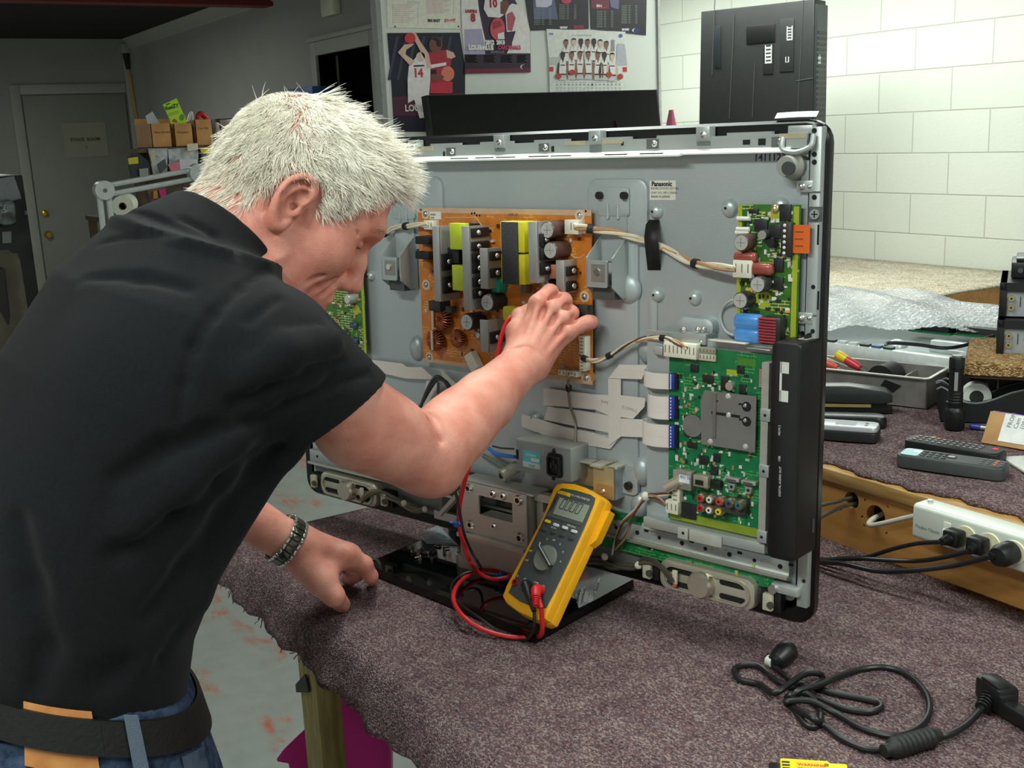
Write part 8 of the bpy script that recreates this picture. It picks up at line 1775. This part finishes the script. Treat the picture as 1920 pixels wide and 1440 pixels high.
def fig(x, y, sc, X, sk, arms=1):
    E_ = lambda cx, cy, rx, ry, X_, m: b.prism(pX(kW2, [(cx + rx * math.cos(a), cy + ry * math.sin(a)) for a in np.linspace(0, 2 * PI, 15)[:-1]], X_), 0, .0003, m, FXP(X_))
    flatp(b, kW2, [(x - 18, y + 40), (x + 18, y + 40), (x + 52 * sc, y + 90), (x + 55 * sc, y + 230), (x + 48, y + 320), (x - 48, y + 320), (x - 55 * sc, y + 230), (x - 52 * sc, y + 90)], X, C(206, 204, 200, .5), .0003); flatp(b, kW2, [(x - 30, y + 60), (x + 30, y + 60), (x + 40, y + 100), (x + 42, y + 250), (x - 42, y + 250), (x - 40, y + 100)], X + .0002, C(236, 234, 230, .5), .0002); flatp(b, kW2, [(x - 44, y + 236), (x + 44, y + 236), (x + 44, y + 256), (x - 44, y + 256)], X + .0004, C(70, 66, 74, .5), .0002)
    for s_ in (-1, 1):
        if arms: flatp(b, kW2, [(x + s_ * 40, y + 90), (x + s_ * 62, y + 110), (x + s_ * 76, y + 220), (x + s_ * 60, y + 300), (x + s_ * 46, y + 280), (x + s_ * 50, y + 200)], X + .0003, sk, .0003)
    E_(x, y, 29, 42, X + .0006, sk); flatp(b, kW2, [(x - 30, y - 8), (x - 24, y - 38), (x, y - 48), (x + 24, y - 38), (x + 30, y - 8), (x + 18, y - 24), (x - 18, y - 24)], X + .0009, blk_, .0002); flatp(b, kW2, [(x - 16, y + 38), (x + 16, y + 38), (x, y + 100)], X + .0006, sk, .0003); flatp(b, kW2, [(x - 30, y + 120), (x + 30, y + 120), (x + 30, y + 134), (x - 30, y + 134)], X + .0006, C(96, 60, 66, .5), .0002)
dk, md_, lt = C(66, 50, 46, .6), C(150, 104, 88, .6), C(222, 194, 178, .6)
for i, (x, y, s_) in enumerate(((627, 550, md_), (728, 535, lt), (818, 540, dk), (905, 545, md_), (985, 540, dk), (1068, 550, lt), (1147, 570, md_))): fig(x, y, 1, X + .0004 + .0001 * i, s_, 0)
for i, (x, y, s_) in enumerate(((585, 710, dk), (700, 705, md_), (808, 700, md_), (913, 700, md_), (1038, 710, md_), (1120, 712, dk), (1222, 722, lt))): fig(x, y, 1, X + .0018 + .0001 * i, s_, 1)
for x, y in ((522, 978), (695, 932), (1172, 960), (1315, 985)): b.prism(pX(kW2, [(x + 38 * math.cos(a), y + 38 * math.sin(a)) for a in np.linspace(0, 2 * PI, 17)[:-1]], X), 0, .0003, C(190, 66, 50, .5), FXP(X + .0042))
for i in range(17):
    x = 510 + 50.5 * i
    for y, s_ in ((1060, 3), (1088, 12 if i == 9 else 8), (1130, 4), (1165, 3)): flatp(b, kW2, [(x - 9, y - s_), (x + 9, y - s_), (x + 9, y + s_), (x - 9, y + s_)], X, C(60, 60, 60, .6) if i == 9 and s_ == 12 else C(160, 160, 158, .6))
b.build('printing', o)
# --- black television leaning against the panel, on a low stand
TX = -3.36; c4 = [onx(800, 175, TX - .06), onx(1232, 171, TX - .06)]
ty0, ty1, tzt = c4[0][1], c4[1][1], (c4[0][2] + c4[1][2]) / 2; lean = math.radians(4.5); Ht = .66; zb_ = tzt - Ht * math.cos(lean); xb = TX - .06 + Ht * math.sin(lean)
F1 = frame((xb, (ty0 + ty1) / 2, zb_), (0, 1, 0), (-math.sin(lean), 0, math.cos(lean)), (math.cos(lean), 0, math.sin(lean))); W2 = (ty1 - ty0) / 2
sp = thing('television', 'switched off black television with a glossy screen leaning below the posters', 'television', F1)
tp = [(-W2 + .03, 0), (W2 + .03, 0), (W2, Ht), (-W2, Ht)]
b = MB(); b.prism(tp, -.04, 0, M_blk); b.build('cabinet', sp, local=True); b = MB(); b.prism([(x * .985, .02 + y * .965) for x, y in tp], 0, .002, mat('dark_screen', (8, 8, 10), .05, spec=.7)); b.build('screen', sp, local=True)
MB().b2(xb - .2, ty0 - .05, xb + .16, ty1 + .1, 0, zb_ - .002, C(60, 52, 46, .6), .004).build('cabinet') if False else None
st = thing('media_cabinet', 'dark low cabinet under the leaning black television behind the workbench', 'cabinet', (xb, (ty0 + ty1) / 2, 0)); MB().b2(xb - .12, ty0 - .02, xb + .22, ty1 + .05, 0.0, zb_ - .003, C(54, 48, 44, .6), .004).build('cabinet_body', st); MB().b2(xb + .22, (ty0 + ty1) / 2 - .002, xb + .226, (ty0 + ty1) / 2 + .002, .1, zb_ - .06, M_hole).build('door_gap', st)
b = MB(); P = onx(1252, 222, TX + .10); b.lathe([(.02, 0), (.045, .03), (.05, .08), (.03, .13), (.01, .15)], (P[0] + .02, P[1], zb_ - .0), (0, 0, 1), C(226, 120, 150, .35), 18, sx=.6); b.v = [(v[0], v[1], P[2] - .10 + (v[2] - zb_) * 1.0) for v in b.v]; lowp = min(v[2] for v in b.v); b.v = [(x, y, zb_ + (z - lowp) * (P[2] + .03 - zb_) / .15) for x, y, z in b.v]; obj_of(b, 'pink_bag', 'bright pink plastic bag beside the right edge of the leaning black television', 'bag')
# --- big television standing on its side on the wall bench, back towards the bench
A0 = dep(1303, 225, 5.35); x = nrm(nrm(_R) * .80 - nrm(_F) * .60); y = np.cross(_Z, x); A1 = onpl(1524, 225, A0, y); w_ = np.linalg.norm((A1 - A0)[:2]); P0 = V(A0[0], A0[1], BZ + .002)
ht_ = .05; F1 = frame(P0, x, y, _Z); bk_ = thing('television', 'black television standing on its side on the wall bench with its ribbed back showing', 'television', F1); Sx = frame((0, 0, 0), (1, 0, 0), (0, 0, 1), (0, -1, 0))
H2 = 1.20; M_bk = mat('ribbed_black_back', (24, 25, 25), .5, var=.15, vscale=30); b = MB(); b.prism([(0, 0), (w_, 0), (w_, H2), (.035, H2)], -.13, 0, M_bk, Sx, cham=.006); b.build('back_cover', bk_, local=True)
kk4 = lambda px, py: (lambda q: (q.x, q.z))(F1.inverted() @ Vector(onpl(px, py, P0, y)))
b = MB()
for (xa, ya, xb2, yb2) in ((kH(182, 0), kH(165, 425), 0, 0), (kH(290, 85), kH(262, 670), 0, 0), (kH(405, 355), kH(392, 660), 0, 0), (kH(680, 0), kH(645, 660), 0, 0), (kH(735, 440), kH(640, 455), 0, 0)):
    p, q = kk4(*xa), kk4(*ya); b.tube([(p[0], p[1], .001), (q[0], q[1], .001)], .0022, C(64, 66, 66, .4), n=5, smooth=False, xf=Sx)
b.build('moulding_line', bk_, local=True)
for (x0, y0, x1, y1), col in (((455, 250, 508, 415), (34, 35, 36)), ((550, 110, 625, 400), (40, 42, 42)), ((360, 150, 520, 235), (14, 14, 14)), ((178, 150, 215, 380), (30, 36, 38))):
    p, q = kk4(*kH(x0, y0)), kk4(*kH(x1, y1)); b = MB(); b.b2(p[0], q[1], q[0], p[1], .0, .004, C(*col, .4), .001, xf=Sx); b.build('socket_panel', bk_, local=True)
for x0, y0, x1, y1 in ((466, 255, 503, 355), (588, 148, 620, 225), (580, 320, 600, 350)):
    p, q = kk4(*kH(x0, y0)), kk4(*kH(x1, y1)); b = MB(); b.b2(p[0], q[1], q[0], p[1], .004, .005, C(206, 206, 200, .5), xf=Sx)
    for i in range(5): t = (i + .5) / 5; b.b2(p[0] + .004, q[1] + (p[1] - q[1]) * t, q[0] - .004, q[1] + (p[1] - q[1]) * t + .008, .005, .0054, C(50, 50, 50), xf=Sx)
    b.build('rating_label', bk_, local=True)
b = MB(); Sr = frame((w_, 0, 0), (0, 1, 0), (0, 0, 1), (1, 0, 0))
b.b2(.004, .02, .126, H2 - .02, .0, .012, C(40, 46, 46, .45), xf=Sr)
for i in range(22): b.b2(.014, .55 + .024 * i, .112, .562 + .024 * i, .012, .014, C(26, 28, 28, .5), xf=Sr)
P = kk4(*kH(765, 330)); b.b2(.02, P[1] - .02, .05, P[1] + .02, .012, .014, C(190, 194, 190), xf=Sr); b.build('vented_edge', bk_, local=True)
# --- parts rack at the far left
RX = -5.5; rk = lambda x, y, X=RX: onx(*kL(x, y), X)
bl, brt = rk(540, 640), rk(2000, 590); zsh = (rk(620, 635)[2] + rk(1320, 605)[2]) / 2 - .004; ry0, ry1 = rk(470, 640)[1], rk(2300, 600)[1]
M_rack = C(92, 74, 52, .6); rack = thing('parts_rack', 'tall pegboard rack with a wooden top shelf at the far left of the workshop', 'rack', (RX - .2, (ry0 + ry1) / 2, 0))
MB().b2(RX - .34, ry0, RX + .02, ry1, zsh - .02, zsh, M_rack).build('shelf_board', rack); MB().b2(RX - .10, ry0, RX - .085, ry1, .1, zsh - .02, C(84, 70, 58, .7)).build('pegboard', rack); pt_ = rk(300, 1300, -5.06); rt_ = abs(rk(300, 1180, -5.06)[2] - pt_[2]); zlow = pt_[2] - rt_ - .001
MB().b2(-5.32 - .1, pt_[1] - .085, -5.06, ry1, zlow - .02, zlow, M_rack).build('shelf_board', rack)
for y_ in (pt_[1] - .08, ry1 - .03): MB().b2(-5.40, y_, -5.36, y_ + .03, 0, zlow - .02, M_rack).build('post', rack)
for y_ in (ry0, ry1 - .03): MB().b2(RX - .08, y_, RX - .05, y_ + .03, 0, zsh - .02, M_rack).build('post', rack)
M_box = mat('kraft_board', (186, 132, 76), .75, rgb2=(200, 148, 90), vscale=14)
for x0, x1, yt, yb, lab, s_ in ((610, 862, 372, 632, 'open kraft cardboard parts bin at the left end of the rack shelf', 'Heat Shrinking'), (870, 1105, 372, 622, 'open kraft cardboard parts bin in the middle of three on the rack shelf', 'Adapters'), (1108, 1330, 328, 610, 'taller kraft cardboard parts bin at the right of three on the rack shelf', 'Cap Kits')):
    a, c = rk(x0, yt), rk(x1, yb); t = thing('cardboard_box', lab, 'box', (RX - .15, (a[1] + c[1]) / 2, zsh), 'open parts bins on the rack shelf')
    b = MB(); y0_, y1_, z1_ = a[1], c[1], a[2]; b.b2(RX - .003, y0_, RX, y1_, zsh, z1_, M_box); b.b2(RX - .28, y0_, RX, y0_ + .003, zsh, z1_, M_box); b.b2(RX - .28, y1_ - .003, RX, y1_, zsh, z1_, M_box); b.b2(RX - .28, y0_, RX - .277, y1_, zsh, z1_ + .03, M_box); b.b2(RX - .28, y0_, RX, y1_, zsh, zsh + .003, M_box); b.build('carton', t)
    b = MB(); b.text(s_, .0155, frame((RX + .0006, y0_ + .012, z1_ - .045), (0, 1, -.02), (0, .02, 1), (1, 0, 0)), C(80, 60, 40, .7), .0001); b.build('handwriting', t)
def hang(name, label, cat, k, pts, X, m, th=.004, extra=None, group=None):
    q = pX(k, pts, X); cy = sum(p[0] for p in q) / len(q); t = thing(name, label, cat, (X, cy, min(p[1] for p in q)), group); b = MB(); b.prism(q, 0, th, m, FXP(X)); b.build('card', t)
    if extra: extra(t)
    return t
def keezy(t):
    b = MB(); X = RX - .046; txX(b, kL, 775, 222, 'KEEZY', 48, X + .0005, blk_, .003, .8) if False else None
    p = rk(772, 222, X); q = rk(925, 180, X); d_ = nrm(q - p); b.text('KeeZY', .024, frame(p + V(.0056, .004, 0), d_, np.cross(V(1, 0, 0), d_), (1, 0, 0)), blk_, .0001, bold=.0006); flatp(b, kL, [(785, 150), (830, 135), (835, 150), (790, 166)], X + .0005, C(60, 110, 20, .5)); flatp(b, kL, [(850, 345), (880, 312), (915, 340), (910, 362)], X + .0005, C(190, 80, 20, .5)); b.prism(pX(kL, [(965 + 28 * math.cos(a), 300 + 38 * math.sin(a)) for a in np.linspace(0, 2 * PI, 15)[:-1]], X), 0, .0003, C(90, 150, 30, .5), FXP(X + .0006))
    for i in range(3): flatp(b, kL, [(815, 262 + 14 * i - 6), (930, 222 + 14 * i), (932, 228 + 14 * i), (817, 268 + 14 * i - 6)], X + .0005, C(110, 150, 40, .5))
    b.build('printing', t)
hang('blister_card', 'bright lime green packet sticking up out of the middle parts bin', 'packet', kL, [(748, 158), (905, 85), (1020, 350), (1010, 620), (840, 620), (830, 330)], RX - .05, mat('lime_card', (166, 224, 44), .45, rgb2=(196, 226, 50), vscale=6), .004, keezy)
hang('paper_packet', 'grey paper packet sticking out of the left parts bin', 'packet', kL, [(555, 285), (632, 235), (715, 370), (712, 600), (640, 600)], RX - .08, C(196, 198, 204, .5))
b = MB(); b.tube([rk(1150, 345, RX - .1), rk(1150, 290, RX - .1), rk(1180, 262, RX - .1), rk(1225, 290, RX - .1), rk(1240, 330, RX - .1), rk(1240, 560, RX - .1)], .014, C(190, 34, 30, .45), n=8); obj_of(b, 'red_cable_loop', 'red loop of cable rising out of the right parts bin', 'cable')
b = MB(); b.tube([rk(1030, 360, RX - .05), rk(1070, 240, RX - .05), rk(1085, 340, RX - .05), rk(1080, 560, RX - .05)], .006, C(206, 206, 206, .4), n=6); obj_of(b, 'white_cable_loop', 'thin white cable loop poking out between the middle and right parts bins', 'cable')
def bottle(cx, yt, yb, wpx, col, cap, name, label, X=RX - .08):
    a = rk(cx, yt, X); z0 = zsh; r = wpx / 2 / 6 / FPX * ((a - CAM) @ C_FWD); h_ = a[2] - z0; t = thing(name, label, 'container', V(a[0], a[1], z0)); b = MB(); b.lathe([(r * .96, 0), (r, .01), (r, h_ * .66), (r * .7, h_ * .74)], V(a[0], a[1], z0), (0, 0, 1), C(*col, .4), 18); b.build('container_body', t); b = MB(); b.lathe([(r * .72, h_ * .72), (r * .72, h_ * .97), (r * .5, h_)], V(a[0], a[1], z0), (0, 0, 1), C(*cap, .4), 16); b.build('container_lid', t)
bottle(1360, 355, 600, 62, (196, 196, 196), (216, 216, 210), 'spray_can', 'slim pale spray can beside the right parts bin')
a = rk(1550, 325, RX - .08); r = .062; t = thing('plastic_tub', 'white lidded tub upside down on a blue labelled container on the rack shelf', 'container', V(a[0], a[1], zsh)); zc = rk(1550, 458, RX - .08)[2]
b = MB(); b.lathe([(r * 1.05, zc - zsh + .001), (r * 1.1, a[2] - zsh)], V(a[0], a[1], zsh), (0, 0, 1), C(222, 222, 220, .4), 20); b.build('tub_body', t); b = MB(); b.lathe([(r * .75, 0), (r * .8, zc - zsh)], V(a[0], a[1], zsh), (0, 0, 1), C(206, 210, 214, .4), 20); b.build('container_body', t)
q = rk(1600, 500, RX - .02); b = MB(); b.b2(q[0] - .05, q[1] + .004, q[0], q[1] + .05, zsh, zsh + .11, C(70, 140, 200, .4), .004); obj_of(b, 'blue_carton', 'small blue carton at the right of the stacked white tubs', 'carton')
q = rk(1450, 450, RX - .25); b = MB(); b.b2(RX - .33, q[1] - .05, RX - .22, q[1] + .06, zsh, zsh + .13, C(46, 40, 36, .6), .004); obj_of(b, 'dark_case', 'dark case at the back of the rack shelf behind the white tubs', 'case')
for cx, yt, lab in ((1800, 325, 'small white capped bottle partly hidden by the hair at the right of the rack'), (2480, 0, 'translucent bottle just above the hair at the right of the rack')):
    if cx < 2000: bottle(cx, yt, 600, 60, (216, 216, 214), (222, 222, 218), 'bottle', lab)
# hanging packets
M_pbag = mat('packet_film', (216, 218, 220), .15, spec=.8, rgb2=(150, 156, 160), vscale=28, alpha=.85)
def blister(name, label, pts, col, parts, X=RX + .024, m=None):
    def ex(t):
        for p_, c_ in parts: b = MB(); flatp(b, kL, p_, X + .006, C(*c_, .4), .012); b.build('insert', t)
    return hang(name, label, 'packet', kL, pts, X, m or C(*col, .4), .006, ex, 'packets hanging on the pegboard')
blister('blister_card', 'black and yellow packet hanging at the left end of the pegboard', [(350, 740), (460, 700), (600, 800), (610, 1000), (400, 1040)], (36, 40, 44), [([(355, 760), (465, 745), (470, 820), (365, 830)], (206, 196, 50)), ([(480, 880), (580, 870), (585, 980), (490, 1000)], (150, 150, 146)), ([(360, 830), (440, 830), (460, 1010), (400, 1020)], (40, 46, 52))])
blister('clear_packet', 'clear packet with a dark tool second from the left on the pegboard', [(580, 650), (800, 650), (800, 930), (640, 945)], (0, 0, 0), [([(690, 830), (770, 770), (790, 860), (720, 940)], (70, 80, 80)), ([(600, 720), (650, 700), (660, 800), (620, 820)], (190, 186, 150))], m=M_pbag)
blister('clear_packet', 'clear packet with a pink insert and white labels on the pegboard', [(805, 660), (1010, 640), (1150, 680), (1140, 900), (830, 930)], (0, 0, 0), [([(800, 830), (930, 800), (940, 930), (860, 945)], (206, 120, 136)), ([(930, 770), (1025, 775), (1020, 890), (940, 895)], (206, 202, 210)), ([(1022, 780), (1135, 770), (1135, 890), (1020, 892)], (212, 210, 214))], m=M_pbag)
blister('price_tag', 'cream cardboard tag stuck on the front edge of the rack shelf', [(1020, 600), (1140, 590), (1145, 665), (1030, 680)], (214, 206, 180), [], RX + .046)
blister('blister_card', 'yellow card with grey sockets hanging beside the white hair', [(1165, 655), (1470, 590), (1490, 690), (1440, 900), (1230, 940)], (88, 86, 84), [([(1165, 650), (1460, 592), (1480, 680), (1300, 735), (1175, 690)], (226, 206, 36)), ([(1200, 760), (1240, 780), (1300, 900), (1230, 930)], (206, 186, 50)), ([(1280, 760), (1330, 750), (1330, 810), (1285, 820)], (60, 62, 64)), ([(1350, 800), (1400, 790), (1410, 850), (1360, 860)], (150, 152, 154)), ([(1340, 720), (1390, 700), (1400, 760), (1350, 770)], (130, 134, 136))])
blister('blister_card', 'magenta and orange packet hanging low on the pegboard', [(560, 1080), (780, 1030), (790, 1230), (620, 1260)], (110, 80, 60), [([(700, 1120), (770, 1100), (785, 1190), (720, 1200)], (196, 40, 120)), ([(640, 1130), (680, 1120), (690, 1220), (640, 1225)], (190, 130, 50)), ([(600, 1225), (780, 1195), (790, 1240), (640, 1260)], (110, 50, 130))])
# paper towel roll lying on the lower shelf, core towards the camera
p = rk(300, 1300, -5.06); r = abs(rk(300, 1180, -5.06)[2] - p[2]); zr = zlow + r + .001; d_ = nrm((CAM - p) * V(1, 1, 0)); ax_ = nrm(d_ * V(1, 1, 0) + V(0, -.10, 0)); c = V(p[0], p[1], zr); F1 = frame(c, *axes(ax_)); rl = thing('paper_towel_roll', 'white paper towel roll seen end-on under the grey lamp arm', 'paper roll', c - V(0, 0, r)); b = MB(); b.ring(circ(0, 0, r, n=36), circ(0, 0, r * .36, n=36), -.24, 0, C(232, 230, 214, .8), F1); b.build('paper', rl); b = MB(); b.ring(circ(0, 0, r * .36, n=24), circ(0, 0, r * .32, n=24), -.24, .001, C(120, 90, 66, .8), F1); b.build('card_core', rl)
# grey swing-arm lamp
LX = -3.7; lp = lambda x, y: rk(x, y, LX); M_lmp = C(176, 182, 178, .4); J0, J1 = lp(85, 1120), lp(1140, 925); lamp = thing('swing_arm_lamp', 'grey swing-arm lamp rising behind the black shirt at left', 'lamp', V(LX, lp(60, 1300)[1], 0))
for off in (0, .028):
    b = MB(); b.tube([J0 + V(0, 0, .012 - off), J1 + V(0, 0, .012 - off)], .0085, M_lmp, n=8, smooth=False); b.build('arm_bar', lamp)
    b = MB(); q = lp(60, 1420); b.tube([J0 + V(0, -.014 + off, 0), V(LX, q[1] - .014 + off, .1)], .0095, M_lmp, n=8, smooth=False); b.build('arm_bar', lamp)
b = MB(); b.cyl(J0 - V(.02, 0, 0), J0 + V(.02, 0, 0), .030, M_lmp, n=24); b.cyl(J0 + V(.02, 0, 0), J0 + V(.024, 0, 0), .006, C(90, 92, 92, .4), n=10); b.build('joint_disc', lamp)
b = MB(); b.cyl(J1 - V(.02, 0, 0), J1 + V(.02, 0, 0), .030, M_lmp, n=24); b.build('joint_disc', lamp)
J2 = lp(1330, 1060); b = MB(); b.tube([J1 + V(0, 0, .0), J2], .0085, M_lmp, n=8, smooth=False); b.build('arm_bar', lamp); b = MB(); b.lathe([(.03, 0), (.10, -.03), (.11, -.06), (.105, -.062)], J2 + V(0, .03, -.02), (0, 0, 1), M_lmp, 24); b.build('lamp_head', lamp); b = MB(); b.lathe([(.15, 0), (.15, .03), (.04, .05), (.03, .12)], V(LX, q[1], 0), (0, 0, 1), M_lmp, 24); b.build('lamp_base', lamp)
# black cabinet, coat, broom
CXb = -6.0; kN = K(0, 300, 4); a, c = onx(42, 328, CXb), onx(78, 500, CXb); cbx = thing('storage_cabinet', 'tall black cabinet at the left edge with a sheet of paper stuck on it', 'cabinet', (CXb - .3, (a[1] - .9 + c[1]) / 2, 0)); MB().b2(CXb - .6, a[1] - .9, CXb, a[1], 0, a[2], mat('black_cabinet', (30, 32, 30), .45), .006).build('cabinet_body', cbx)
b = MB(); flatp(b, kN, [(-60, 150), (105, 120), (162, 288), (30, 320), (-40, 330)], CXb + .002, C(150, 154, 158, .6)); b.build('stuck_paper', cbx); b = MB(); flatp(b, kN, [(15, 540), (85, 535), (85, 620), (20, 625)], CXb + .002, C(140, 142, 138, .6)); b.build('sticker', cbx); b = MB(); flatp(b, kN, [(185, 380), (205, 378), (205, 410), (187, 412)], CXb + .002, C(120, 122, 118, .5)); b.build('sticker', cbx)
b = MB(); q0, q1 = onx(*kN(-60, 300), CXb), onx(*kN(125, 480), CXb); b.box((CXb + .045, (q0[1] + q1[1]) / 2, (q0[2] + q1[2]) / 2), (.07, q1[1] - q0[1], q0[2] - q1[2]), mat('clear_sack', (140, 160, 156), .2, spec=.8, rgb2=(60, 72, 70), vscale=18, bump=.6, bscale=30), .03); b.build('hanging_bag', cbx)
KX = -4.4; ch = thing('chair', 'chair with a brown grey jacket hung over its back at the left edge', 'chair', V(KX, onx(0, 560, KX)[1] - .05, 0)); yr = onx(*kN(170, 900), KX)[1]; zt_c = onx(*kN(60, 735), KX)[2]
b = MB(); M_jkt = mat('brown_grey_cloth', (92, 86, 72), .9, rgb2=(78, 72, 60), vscale=12)
def jfn(u, v): y_ = yr - .50 + .48 * u; return (KX + .05 * math.cos(v * PI) + .012 * math.sin(u * 26 + v * 3), y_ + .03 * v * (1 if u > .8 else 0), zt_c + .03 * math.sin(v * PI) - .015 * (1 if u > .94 else 0) - abs(v - .5) * 2 * (.44 + .03 * math.sin(u * 19)))
b.grid(jfn, 30, 24, M_jkt); o = b.build('draped_jacket', ch); o.modifiers.new('t', 'SOLIDIFY').thickness = .012
MB().b2(KX - .03, yr - .46, KX + .03, yr - .06, zt_c - .50, zt_c - .03, C(28, 26, 24, .7), .01).build('backrest', ch); MB().b2(KX - .42, yr - .48, KX + .0, yr - .04, .44, .50, C(28, 26, 24, .7), .02).build('seat', ch)
for dx in (-.38, 0):
    for dy in (-.46, -.08): MB().b2(KX + dx - .02, yr + dy, KX + dx + .02, yr + dy + .035, 0, .44 if dx < 0 else zt_c - .5, C(40, 38, 36, .5)).build('leg', ch)
ap, aq = onx(236, 100, GX + .75), onx(270, 300, GX + .75); d_ = nrm(aq - ap); foot = ap + d_ * ((ap[2] - .012) / -d_[2]); br_ = thing('broom', 'yellow handled broom standing upside down in the far corner of the room', 'broom', foot - V(0, 0, .01)); b = MB(); hd = ap + d_ * .12; b.tube([foot, hd], .014, C(150, 112, 40, .5), n=8, smooth=False); b.build('handle', br_); b = MB(); b.tube([hd + V(0, 0, -.02), ap], [.02, .034], C(30, 30, 34, .9), n=10, smooth=False); b.build('bristles', br_)
# things glimpsed over the hair, by the doorway
q = ony(572, 166, GY - .12); t = thing('blue_box', 'blue carton on top of the tall white cupboard beside the doorway', 'box', V(q[0], q[1], q[2] - .05)); b = MB(); b.b2(q[0] - .14, q[1] - .08, q[0] + .30, q[1] + .06, q[2] - .06, q[2], C(60, 100, 170, .5), .004); b.build('carton', t); zq = q[2] - .061
cu = thing('cupboard', 'pale cupboard below the blue carton against the grey wall', 'cupboard', V(q[0], q[1], 0)); MB().b2(q[0] - .3, GY - .30, q[0] + .42, GY - .035, 0, zq, C(150, 150, 144, .6), .006).build('cupboard_body', cu); MB().b2(q[0] + .05, GY - .306, q[0] + .056, GY - .300, .05, zq - .04, M_hole).build('door_gap', cu)
